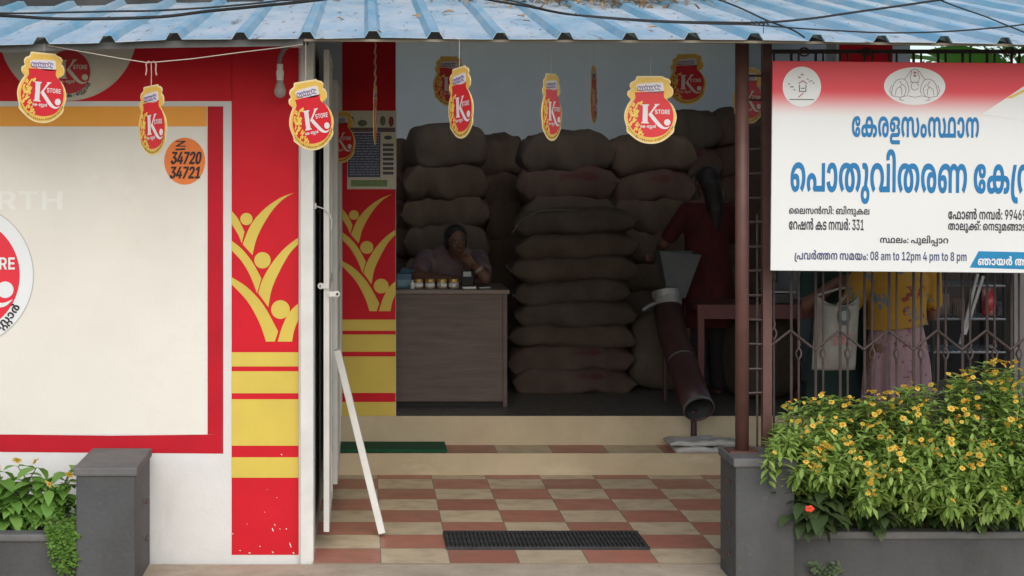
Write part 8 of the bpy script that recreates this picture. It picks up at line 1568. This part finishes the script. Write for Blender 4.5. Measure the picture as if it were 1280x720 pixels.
M_leaf = leaf_mat("bright_bush_leaf", (0.23, 0.37, 0.065), (0.42, 0.56, 0.15))
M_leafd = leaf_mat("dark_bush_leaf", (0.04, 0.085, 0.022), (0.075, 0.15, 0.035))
M_leafl = leaf_mat("broad_soft_leaf", (0.14, 0.30, 0.05), (0.26, 0.46, 0.10))
M_vine = leaf_mat("small_vine_leaf", (0.11, 0.23, 0.035), (0.19, 0.34, 0.06))
M_stem = mat("green_stem", (0.10, 0.13, 0.04), (0.07, 0.08, 0.03), rough=0.7)
M_petal = leaf_mat("yellow_petal", (0.90, 0.60, 0.06), (0.92, 0.72, 0.16), 0.35)
M_fcen = mat("orange_flower_centre", (0.68, 0.27, 0.012), (0.52, 0.17, 0.01), scale=200, rough=0.8)
def flower_mesh(seed):
    rn = random.Random(seed); L = Leaves()
    n_ = 8 + seed % 3
    for k in range(n_):
        a = 2 * math.pi * (k + rn.uniform(-.15, .15)) / n_; d = Vector((math.cos(a), math.sin(a), rn.uniform(.05, .3)))
        L.leaf(Vector((0, 0, 0)) + d * .003, d, Vector((0, 0, 1)), rn.uniform(.0105, .0135), .0085, .3, rn.random(), .1, 2, (0.5, 1, 0.35))
    me = bpy.data.meshes.new("flower"); 
    bm = BM(); bm.from_mesh(me)
    vs = [bm.verts.new(v) for v in L.v]
    for f in L.f:
        fc = bm.faces.new([vs[i] for i in f]); fc.material_index = 0
    q = len(bm.faces)
    ellipsoid(bm, (0, 0, .003), .005, .005, .0036)
    bm.faces.ensure_lookup_table()
    for fc in bm.faces[q:]: fc.material_index = 1
    bm.to_mesh(me); bm.free()
    at = me.attributes.new("tint", 'FLOAT', 'FACE'); at.data.foreach_set("value", [rn.random() for _ in me.polygons])
    me.materials.append(M_petal); me.materials.append(M_fcen)
    return me
FL = [flower_mesh(s) for s in range(5)]
def profile(px):
    ks = [(958, 560), (966, 530), (985, 494), (1005, 489), (1040, 486), (1080, 490), (1105, 486), (1125, 474), (1150, 466), (1175, 463), (1200, 455), (1222, 447), (1250, 449), (1285, 446), (1330, 455), (1420, 450), (1500, 470)]
    for (a, ya), (b_, yb) in zip(ks, ks[1:]):
        if px <= b_: return ya + (yb - ya) * max(0, (px - a)) / (b_ - a)
    return 470
def bush(i, px, Yc, label, nst, nfl, spread):
    rn = random.Random(100 + i)
    base = P(px, 650, Yc); base.z = 0.16
    t = thing("flowering_bush", base, label, "bush", "yellow flowering bushes")
    Lb, Ld = Leaves(), Leaves(); st = BM(); tips = []
    for k in range(nst):
        tpx = px + rn.uniform(-1, 1) * spread * 1.1
        yt = profile(tpx) + 7; lvl = rn.random() ** 0.85
        bot = rn.choice((612, 625, 650)) if tpx > 1075 else (598 if tpx > 988 else 560)
        py = yt + (bot - yt) * lvl * .98
        py = max(py, yt + rn.uniform(-9, 16))
        Y = Yc + .10 + rn.uniform(-.13, .09) - .42 * lvl
        tip = P(tpx, py, Y)
        b0 = base + Vector((rn.uniform(-.09, .09) + .5 * (tip.x - base.x), rn.uniform(-.05, .05), 0))
        if tip.z < b0.z + .05: b0.z = tip.z
        c1 = b0.lerp(tip, .5); c1.z = max(b0.z, tip.z) - (tip.z - b0.z) * .35 + .05
        pts = [((1 - u) ** 2) * b0 + 2 * u * (1 - u) * c1 + u * u * tip for u in [q / 9 for q in range(10)]]
        tube(st, pts, [.0032 - .0018 * q / 9 for q in range(10)], 5, False)
        L_ = sum((pts[q + 1] - pts[q]).length for q in range(9)); ang = rn.uniform(0, 6.3)
        npair = max(3, int(L_ * .8 / .032))
        for q in range(npair):
            u = 1 - (q + .25) / (npair + .6) * .85
            fi = u * 9; i0 = min(8, int(fi)); p = pts[i0].lerp(pts[i0 + 1], fi - i0); d = (pts[i0 + 1] - pts[i0]).normalized()
            ang += math.pi / 2 + rn.uniform(-.3, .3); ax, bx2 = frame_axes(d)
            for sgn in (0, math.pi):
                a_ = ang + sgn; out = ax * math.cos(a_) + bx2 * math.sin(a_); dirn = out + d * rn.uniform(.15, .7) + Vector((0, 0, rn.uniform(-.1, .25)))
                Ln = rn.uniform(.042, .072) * (.75 + .5 * (1 - u)); low_on_stem = u < .45
                (Ld if low_on_stem and rn.random() < .8 else Lb).leaf(p, dirn, Vector((0, 0, 1)), Ln, Ln * rn.uniform(.30, .40), rn.uniform(.1, .7), rn.random())  # mostly the darker leaf tone on the lower part of each stem
        # a terminal rosette
        for q in range(4):
            a_ = rn.uniform(0, 6.3); Lb.leaf(tip, Vector((math.cos(a_), math.sin(a_), .5)), Vector((0, 0, 1)), rn.uniform(.025, .045), .013, .4, rn.random())
        tips.append((tip, lvl))
    Lb.build("foliage", M_leaf, t); Ld.build("lower_stem_foliage", M_leafd, t); obj("stems", st, M_stem, t)
    n_ = 0
    rn.shuffle(tips)
    for tip, lvl in sorted(tips, key=lambda q: q[0].y - Yc + .42 * q[1] + .10 * q[1] + rn.uniform(0, .26)):
        for _ in range(rn.choice((1, 2, 2, 3))):
            if n_ >= nfl: break
            o = bpy.data.objects.new("flower", FL[rn.randrange(5)]); C.objects.link(o); o.parent = t
            o.location = tip - base + Vector((rn.uniform(-.028, .028), rn.uniform(-.075, -.02), rn.uniform(.012, .045)))
            o.rotation_euler = (rn.uniform(.25, .9) + .35 * lvl, rn.uniform(-.4, .4), rn.uniform(0, 6.3)); s_ = rn.uniform(.5, 1.08); o.scale = (s_,) * 3
            n_ += 1
    return t
BU = [(1008, 7.50, "yellow flowering bush nearest the right grey pillar, spilling over the planter corner", 130, 46, 44),
      (1062, 7.52, "yellow flowering bush under the white rice bag, second from the grey pillar", 135, 52, 42),
      (1118, 7.50, "yellow flowering bush in front of the pink skirt", 145, 56, 40),
      (1170, 7.53, "yellow flowering bush in front of the dark wire rack", 155, 64, 40),
      (1222, 7.50, "tallest yellow flowering bush, in front of the red packet on the rack", 165, 70, 40),
      (1278, 7.53, "yellow flowering bush cut by the right edge of the view", 155, 66, 42),
      (1345, 7.50, "yellow flowering bush beyond the right end of the sign", 60, 30, 45)]
for i, a in enumerate(BU): bush(i, *a)

def broad_plant(name, label, px, py_base, Y, stems, Lr, mats, seed, cat, flowers=0, group=None, z0=None, tilt=0.5, extra=None):
    rn = random.Random(seed); base = P(px, py_base, Y)
    if z0 is not None: base.z = z0
    t = thing(name, base, label, cat, group); Lb = Leaves(); st = BM(); tips = []
    for k in range(stems):
        a_ = rn.uniform(0, 6.3); r_ = rn.uniform(.02, .13); hgt = rn.uniform(.3, 1.0) * tilt
        tip = base + Vector((math.cos(a_) * r_ * 1.2, math.sin(a_) * r_ * .7 - .03, hgt * .3 + .02))
        pts = [base.lerp(tip, q / 6) + Vector((0, 0, .03 * math.sin(math.pi * q / 6))) for q in range(7)]
        tube(st, pts, [.004 - .002 * q / 6 for q in range(7)], 5, False)
        ang = rn.uniform(0, 6.3)
        for q in range(5):
            u = 1 - q * .19; fi = u * 6; i0 = min(5, int(fi)); p = pts[i0].lerp(pts[i0 + 1], fi - i0)
            ang += math.pi / 2 + rn.uniform(-.3, .3)
            for sgn in (0, math.pi):
                d = Vector((math.cos(ang + sgn), math.sin(ang + sgn), rn.uniform(-.1, .55))); Ln = rn.uniform(*Lr)
                Lb.leaf(p, d, Vector((0, 0, 1)), Ln, Ln * rn.uniform(.42, .55), rn.uniform(.5, 1.4), rn.random(), .2, 4, (0, .8, 1, .62, 0))
        tips.append(tip)
    Lb.build("foliage", mats, t); obj("stems", st, M_stem, t)
    tips.sort(key=lambda q: q.y - q.z)
    for tip in tips[:flowers]:
        o = bpy.data.objects.new("flower", FL[rn.randrange(5)]); C.objects.link(o); o.parent = t
        o.location = tip - base + Vector((0, -.02, .03)); o.rotation_euler = (.8, rn.uniform(-.3, .3), rn.uniform(0, 6)); o.scale = (1.3,) * 3
    return t
broad_plant("leafy_plant", "broad leaved plant with a few yellow flowers beside the left grey pillar", 62, 650, 7.42, 15, (.075, .125), M_leafl, 3, "plant", 3, "leafy plants in the left planter", 0.17, .95)
broad_plant("leafy_plant", "broad leaved plant at the left edge of the view in the left planter", 12, 655, 7.42, 15, (.085, .14), M_leafl, 8, "plant", 2, "leafy plants in the left planter", 0.17, .9)
broad_plant("leafy_plant", "broad leaved plant beyond the left edge of the view", -45, 655, 7.44, 14, (.07, .12), M_leafl, 15, "plant", 2, "leafy plants in the left planter", 0.17, .95)
M_dleaf = leaf_mat("dull_broad_leaf", (0.05, 0.085, 0.03), (0.10, 0.14, 0.05), .25)
q = broad_plant("red_flower_plant", "low dark leaved plant with one red flower at the planter corner by the pillar", 1020, 650, 7.32, 15, (.085, .14), M_dleaf, 21, "plant", 0, None, 0.19, .55)
broad_plant("broad_leaf_plant", "low dull green plant hanging over the planter lip under the middle bushes", 1100, 655, 7.36, 9, (.06, .10), M_dleaf, 33, "plant", 0, None, 0.19, .42)
broad_plant("broad_leaf_plant", "low dull green plant hanging over the planter lip at the right end", 1225, 655, 7.36, 13, (.07, .11), M_dleaf, 39, "plant", 0, None, 0.19, .5)
bm = BM(); c_ = P(1012, 636, 7.12)
for k in range(5):
    a_ = 2 * math.pi * k / 5; ellipsoid(bm, c_ + Vector((.011 * math.cos(a_), 0, .008 * math.sin(a_))), .009, .004, .007)
obj("red_flower", bm, mat("red_petal", (0.75, 0.06, 0.02), rough=0.5), q, smooth=True)
bm = BM(); tube(bm, [P(1016, 652, 7.33), P(1014, 646, 7.2), c_ + Vector((0, .003, 0))], .002, 5); obj("flower_stalk", bm, M_stem, q)
# creeping vine spilling over the left planter
rn = random.Random(12); t = thing("creeping_vine", P(78, 669, 7.22), "bright green small leaved creeper spilling over the left planter beside the pillar", "creeper")
Lv = Leaves(); st = BM()
for k in range(34):
    x0 = rn.uniform(60, 97); p0 = P(x0, 650 + rn.uniform(-6, 8), 7.30); drop = rn.uniform(10, 78) * (1 - abs(x0 - 82) / 40)
    p1 = P(x0 + rn.uniform(-6, 5), 662, 7.215); p2 = P(min(96, x0 + rn.uniform(-4, 8)), 664 + drop, 7.205 + rn.uniform(-.02, .01))
    pts = [p0, p0.lerp(p1, .5) + Vector((0, 0, .02)), p1] + [p1.lerp(p2, q / 5) for q in range(1, 6)]
    tube(st, pts, .0015, 4, False)
    for q in range(len(pts) - 1):
        for _ in range(4):
            p = pts[q].lerp(pts[q + 1], rn.random()); Lv.leaf(p, Vector((rn.uniform(-1, 1), rn.uniform(-1, .1), rn.uniform(-.5, .7))), Vector((0, -.6, 1)), rn.uniform(.014, .024), .013, .5, rn.random(), .15, 2, (0, 1, 0))
for k in range(160):
    p = P(rn.uniform(25, 98), 650 + rn.uniform(-22, 10), 7.36 + rn.uniform(-.08, .1)); Lv.leaf(p, Vector((rn.uniform(-1, 1), rn.uniform(-1, .3), rn.uniform(.0, .8))), Vector((0, -.3, 1)), rn.uniform(.014, .026), .014, .5, rn.random(), .15, 2, (0, 1, 0))
Lv.build("foliage", M_vine, t); obj("stems", st, M_stem, t)
# dry weed at the foot of the right planter
t = thing("dry_weed", P(1030, 722, 7.33), "dark dry weed growing at the foot of the right planter", "weed"); Lw = Leaves()
for k in range(90):
    p = P(1030 + rn.uniform(-18, 22), 714 + rn.uniform(-10, 14), 7.335 + rn.uniform(-.03, .01)); Lw.leaf(p, Vector((rn.uniform(-1, 1), rn.uniform(-1, 0), rn.uniform(-.3, 1))), Vector((0, -1, .5)), rn.uniform(.015, .03), .012, .6, rn.random(), .1, 2, (0, 1, 0))
Lw.build("foliage", M_dleaf, t)

# ------------------------------------------------------------------ yard beyond the porch: low wall, rack, banana plants, trees
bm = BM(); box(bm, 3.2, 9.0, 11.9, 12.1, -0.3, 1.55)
tag(obj("boundary_wall", bm, mat("shade_dark_wall", (0.075, 0.06, 0.05), (0.04, 0.034, 0.03), scale=4, rough=0.9, bump=0.3, bscale=40)), "added boundary wall, coloured dark for the shade behind the wire rack at the right", "wall")  # added wall; the shade behind the rack is put into its colour
bm = BM(); box(bm, PX(1264, 10.7), PX(1264, 10.7) + 1.4, 10.65, 10.8, 0.0, 1.9)
tag(obj("screen_wall", bm, mat("grey_rendered_wall", (0.24, 0.23, 0.22), (0.19, 0.185, 0.175), scale=4, rough=0.85)), "short pale grey rendered wall at the right edge behind the grille", "wall")
RY = 10.7
rk = thing("wire_rack", P(1210, 560, RY), "dark wire rack of goods behind the grille right of the woman in yellow", "rack")
fz_ = 0.286
x0, x1 = PX(1166, RY), PX(1256, RY)
bm = BM()
for xx in (x0, x1):
    for yy in (RY, RY + .4): tube(bm, [(xx, yy, fz_), (xx, yy, 1.25)], .014, 8)
obj("post", bm, M_dark, rk)
for z in (.36, .60, .80, 1.0, 1.2):
    bm = BM()
    for yy in [RY + .4 * k / 5 for k in range(6)]: tube(bm, [(x0, yy, z), (x1, yy, z)], .004, 5)
    tube(bm, [(x0, RY - .01, z), (x1, RY - .01, z)], .007, 6)
    for k in range(15): xx = x0 + (x1 - x0) * k / 14; tube(bm, [(xx, RY, z + .006), (xx, RY + .4, z + .006)], .003, 5)
    obj("shelf", bm, M_steel, rk)
for a_, c2 in (((1222, 342), (1200, 430)), ((1229, 345), (1206, 418))):
    bm = BM(); tube(bm, [P(*a_, RY - .06), P(*c2, RY - .05)], .011, 8); obj("diagonal_brace", bm, MATS["bright_aluminium"], rk)
bm = BM()
for k in range(20): xx = x0 + .02 + (PX(1216, RY) - x0) * k / 20; tube(bm, [(xx, RY - .022, .82), (xx, RY - .022, 1.24)], .0028, 5)
obj("mesh_front", bm, M_grille, rk)
def packet(px0, px1, py0, py1, m, nm, lab, cat, dpt=.1):
    z0_, z1_ = PZ(py1, RY + .05), PZ(py0, RY + .05); bm = BM(); n_ = 8; x0, x1 = PX(px0, RY + .05), PX(px1, RY + .05)
    rings = []
    for j in range(n_ + 1):
        v = j / n_; th = dpt / 2 * max(.06, math.sin(math.pi * min(.93, .08 + v * .9))); z = z0_ + (z1_ - z0_) * v
        rings.append([bm.verts.new(((x0 + x1) / 2 + (x1 - x0) / 2 * math.copysign(abs(math.cos(a_)) ** .5, math.cos(a_)), RY + .1 + th * math.copysign(abs(math.sin(a_)) ** .8, math.sin(a_)), z)) for a_ in [2 * math.pi * k / 20 for k in range(20)]])
    for i in range(n_):
        for k in range(20): bm.faces.new((rings[i][k], rings[i][(k + 1) % 20], rings[i + 1][(k + 1) % 20], rings[i + 1][k]))
    bm.faces.new(rings[0][::-1]); bm.faces.new(rings[-1])
    return tag(obj(nm, bm, m, smooth=True), lab, cat)
s66, s97 = .977, .977
def pz_(z): return CY + (CAM_H - z) * F / (RY + .05)
packet(1231, 1248, 360, pz_(.812), mat("red_packet_film", (0.42, 0.03, 0.035), (0.5, 0.3, 0.28), scale=14, lo=.5, hi=.6, rough=0.35), "goods_packet", "shiny red and white packet on the wire rack", "packet")
packet(1172, 1190, 368, pz_(.812), mat("pale_packet_film", (0.32, 0.29, 0.26), (0.2, 0.16, 0.14), scale=12, rough=0.4), "goods_packet", "pale packet behind the mesh at the left of the wire rack", "packet")
packet(1193, 1209, 374, pz_(.812), mat("brown_packet_film", (0.16, 0.11, 0.07), (0.3, 0.25, 0.2), scale=12, rough=0.4), "goods_packet", "brown packet behind the crossed silver braces on the wire rack", "packet")
packet(1249, 1256, 378, pz_(.812), mat("blue_white_packet", (0.12, 0.12, 0.25), (0.45, 0.45, 0.46), scale=10, rough=0.4), "goods_packet", "slim blue and white packet beside the red packet on the rack", "packet", .06)
packet(1188, 1202, 440, pz_(.612), mat("teal_packet_film", (0.05, 0.13, 0.19), (0.04, 0.07, 0.1), scale=10, rough=0.4), "goods_packet", "teal packet on the middle shelf of the wire rack", "packet")
packet(1236, 1250, 432, pz_(.612), mat("white_tub_plastic", (0.5, 0.5, 0.5), (0.1, 0.1, 0.1), scale=10, rough=0.4), "goods_packet", "black and white packet on the middle shelf under the red packet", "packet")

M_ban = leaf_mat("banana_leaf", (0.06, 0.16, 0.02), (0.14, 0.27, 0.04), .45)
M_bst = mat("banana_stem", (0.14, 0.16, 0.06), (0.1, 0.08, 0.04), scale=3, rough=0.7, stretch=(2, 2, .4))
def banana(x, y, H, seed, label):
    rn = random.Random(seed); t = thing("banana_plant", (x, y, -.03), label, "banana plant", "banana plants behind the shop")
    bm = BM(); tube(bm, [(x, y, -.05), (x + .03, y, H * .3), (x + .05, y, H * .62)], [.12, .1, .06], 12); obj("trunk", bm, M_bst, t, smooth=True)
    top = Vector((x + .05, y, H * .6))
    for k in range(9):
        a_ = 2 * math.pi * k / 9 + rn.uniform(-.3, .3); d = Vector((math.cos(a_), math.sin(a_), rn.uniform(.7, 1.6))); L = Leaves()
        ln = rn.uniform(1.3, 1.8) * H / 3
        L.leaf(top + Vector((math.cos(a_), math.sin(a_), 0)) * .03, d, Vector((0, 0, 1)), ln, .42 * H / 3, rn.uniform(1.0, 2.2), rn.random(), .15, 10, (.08, .25, .8, .95, 1, 1, 1, .95, .8, .5, 0))
        L.build("leaf", M_ban, t)
    return t
banana(4.15, 12.9, 3.1, 1, "banana plant behind the boundary wall nearest the shop")
banana(4.9, 13.3, 3.5, 2, "banana plant behind the boundary wall, second from the shop")
banana(5.8, 13.0, 3.2, 3, "banana plant behind the boundary wall beyond the right edge")
M_tl = leaf_mat("tree_leaf", (0.045, 0.11, 0.02), (0.10, 0.19, 0.035), .35)
def tree(x, y, H, seed, label):
    rn = random.Random(seed); t = thing("broadleaf_tree", (x, y, -.03), label, "tree", "trees behind the shop")
    bm = BM(); tube(bm, [(x, y, -.1), (x + .1, y, H * .3), (x, y + .1, H * .7)], [.2, .15, .06], 10)
    ends = []
    for k in range(9):
        a_ = rn.uniform(0, 6.3); s0 = Vector((x + .06, y, H * rn.uniform(.3, .6))); e = s0 + Vector((math.cos(a_) * H * .25, math.sin(a_) * H * .25, H * rn.uniform(.1, .3))); tube(bm, [s0, s0.lerp(e, .5) + Vector((0, 0, .15)), e], [.07, .05, .02], 7); ends += [e, s0.lerp(e, .6)]
    obj("trunk", bm, mat("tree_bark", (0.12, 0.09, 0.065), (0.07, 0.055, 0.04), scale=8, rough=0.9, bump=0.5), t)
    L = Leaves()
    for k in range(3200):
        c = rn.choice(ends); p = c + Vector((rn.gauss(0, .42), rn.gauss(0, .42), rn.gauss(0, .3))); L.leaf(p, Vector((rn.uniform(-1, 1), rn.uniform(-1, 1), rn.uniform(-.6, .5))), Vector((0, 0, 1)), rn.uniform(.12, .2), .075, .5, rn.random(), .15, 2, (0, 1, 0))
    L.build("crown", M_tl, t)
tree(7.6, 19, 4.6, 5, "broadleaf tree far behind the banana plants at the right")
tree(4.4, 21, 3.9, 6, "low broadleaf tree behind the shop near the banana plants")

# ------------------------------------------------------------------ cables, dry leaves on the roof
M_cable = mat("black_cable", (0.022, 0.021, 0.02), rough=0.6)
def cable(nm, pts, r, label, Y):
    bm = BM(); V = [P(x, y, Y) for x, y in pts]; out = []
    for i in range(len(V) - 1):
        p0, p1, p2, p3 = V[max(0, i - 1)], V[i], V[i + 1], V[min(len(V) - 1, i + 2)]
        for k in range(6):
            u = k / 6; out.append(.5 * ((2 * p1) + (-p0 + p2) * u + (2 * p0 - 5 * p1 + 4 * p2 - p3) * u * u + (-p0 + 3 * p1 - 3 * p2 + p3) * u ** 3))
    out.append(V[-1]); tube(bm, out, r, 7)
    return tag(obj(nm, bm, M_cable, smooth=True), label, "cable")
cable("overhead_cable", [(-1200, -60), (-500, 8), (-150, 16), (0, 19.5), (60, 23), (120, 23.5), (200, 21), (260, 14), (330, 7), (420, -3), (700, -40), (1400, -160)], .0065, "thick black cable sagging low across the left roof", 6.98)
cable("overhead_cable", [(-1200, -60), (-500, 2), (-150, 13), (0, 16.5), (80, 15.5), (150, 14), (200, 13), (290, 7), (400, -6), (700, -50), (1400, -170)], .004, "thin black cable just above the thick one over the left roof", 6.96)
cable("overhead_cable", [(-200, -170), (300, -62), (560, -12), (612, 0), (660, 8), (705, 17), (760, 22), (830, 26.5), (900, 28), (955, 28), (1010, 23.5), (1070, 15), (1160, 2), (1260, -14), (1700, -90)], .0045, "black cable crossing the roof sheets and rising to the right", 6.97)
cable("overhead_cable", [(-200, -175), (300, -68), (600, -8), (700, 15.5), (790, 25.5), (880, 29.5), (940, 31), (1000, 35.5), (1050, 38.5), (1110, 41), (1180, 39.5), (1240, 35), (1285, 30), (1700, -20)], .0032, "thin black cable hanging lowest above the sign over the right roof", 6.95)
t = thing("cable_tie", P(948, 30, 6.94), "knot of wire tying two cables together above the brown pole", "wire")
bm = BM()
tube(bm, [P(936 + k * 1.9, 29 + 2.6 * math.sin(k * 2.1), 6.955 + .006 * math.cos(k * 2.1)) for k in range(14)], .0028, 5); tube(bm, [P(953.5, 30, 6.955), P(954.5, 36, 6.955), P(954, 42, 6.955)], .0015, 5)
obj("wire_wrap", bm, M_cable, t)
cable("service_wire", [(760, -70), (835, -23), (900, 0), (930, 12), (960, 26), (990, 37), (1006, 47)], .0035, "dark wire lying slantwise down the roof above the brown pole", 7.0)
cable("service_wire", [(1110, -30), (1180, 2), (1230, 20), (1262, 33), (1300, 48)], .003, "dark wire lying slantwise down the roof at the right end", 7.0)
rn = random.Random(77)
cols3 = [(0.30, 0.17, 0.08), (0.42, 0.28, 0.15), (0.20, 0.11, 0.06), (0.5, 0.36, 0.2)]
M_dry = leaf_mat("dry_leaf", (0.20, 0.11, 0.055), (0.50, 0.34, 0.18), .1, .8)
Ll = Leaves()
def on_roof(px, d, lift):
    y = 7.05 + d; x = PX(px, y); return Vector((x, y, roof_z(x, y) + lift))
for k in range(650):
    d = rn.uniform(1.75, 2.9); px = rn.gauss(690, 62) if k % 2 else rn.gauss(800, 50)
    thick = .05 * math.exp(-((d - 2.3) / .8) ** 2)
    p = on_roof(px, d, .006 + rn.random() * thick + .012); Ll.leaf(p, Vector((rn.uniform(-1, 1), rn.uniform(-1, 1), rn.uniform(-.25, .4))), Vector((0, 0, 1)), rn.uniform(.04, .1), rn.uniform(.012, .035), rn.uniform(-.6, 1), rn.random(), .3, 4)
Ll_o = Ll.build("leaf_litter", M_dry, None)
tag(Ll_o, kind="stuff", label="heap of dry brown leaves lying on the blue roof sheet", cat="leaf litter")
# single fallen leaves one can point at
for i, (px, d, L, lab) in enumerate(((386, .62, .05, "dry leaf beside the rib above the corner post"), (391, 1.0, .04, "curled dry leaf higher up beside the rib above the corner post"), (478, .12, .05, "dry leaf at the eave above the red pilaster"), (514, 1.1, .07, "dark brown curled dry leaf above the dim hanging card"), (569, 1.3, .07, "pale dry leaf high on the roof above the dim hanging card"), (655, 1.0, .06, "dry leaf in the trough just below the leaf heap"), (663, .75, .045, "lower dry leaf in the trough under the leaf heap"), (822, .45, .05, "dark dry leaf in the trough above the large frontal card"), (886, .75, .05, "dry leaf lying under the cables left of the brown pole"), (875, 1.3, .06, "pale dry leaf right of the leaf heap"), (420, .95, .05, "thin dark dry leaf above the folding gate"))):
    Lx = Leaves(); Lx.leaf(on_roof(px, d, .012), Vector((rn.uniform(-1, 1), rn.uniform(-.5, .5), .15)), Vector((0, -.3, 1)), L, L * .5, rn.uniform(.2, 1.2), rn.random(), .5, 4)
    tag(Lx.build("fallen_leaf", M_dry, None), lab, "leaf", "fallen leaves on the roof")
Lt = Leaves()
for k in range(260):
    d = rn.uniform(.03, 2.4) ; px = rn.uniform(0, 1290); Lt.leaf(on_roof(px, d, .006), Vector((rn.uniform(-1, 1), rn.uniform(-1, 1), .05)), Vector((0, 0, 1)), rn.uniform(.008, .03), rn.uniform(.004, .012), .3, rn.random() * .5, .2, 2, (0, 1, 0))
tag(Lt.build("roof_debris", M_dry, None), kind="stuff", label="specks of dry twig and leaf scattered over the blue roof", cat="debris")
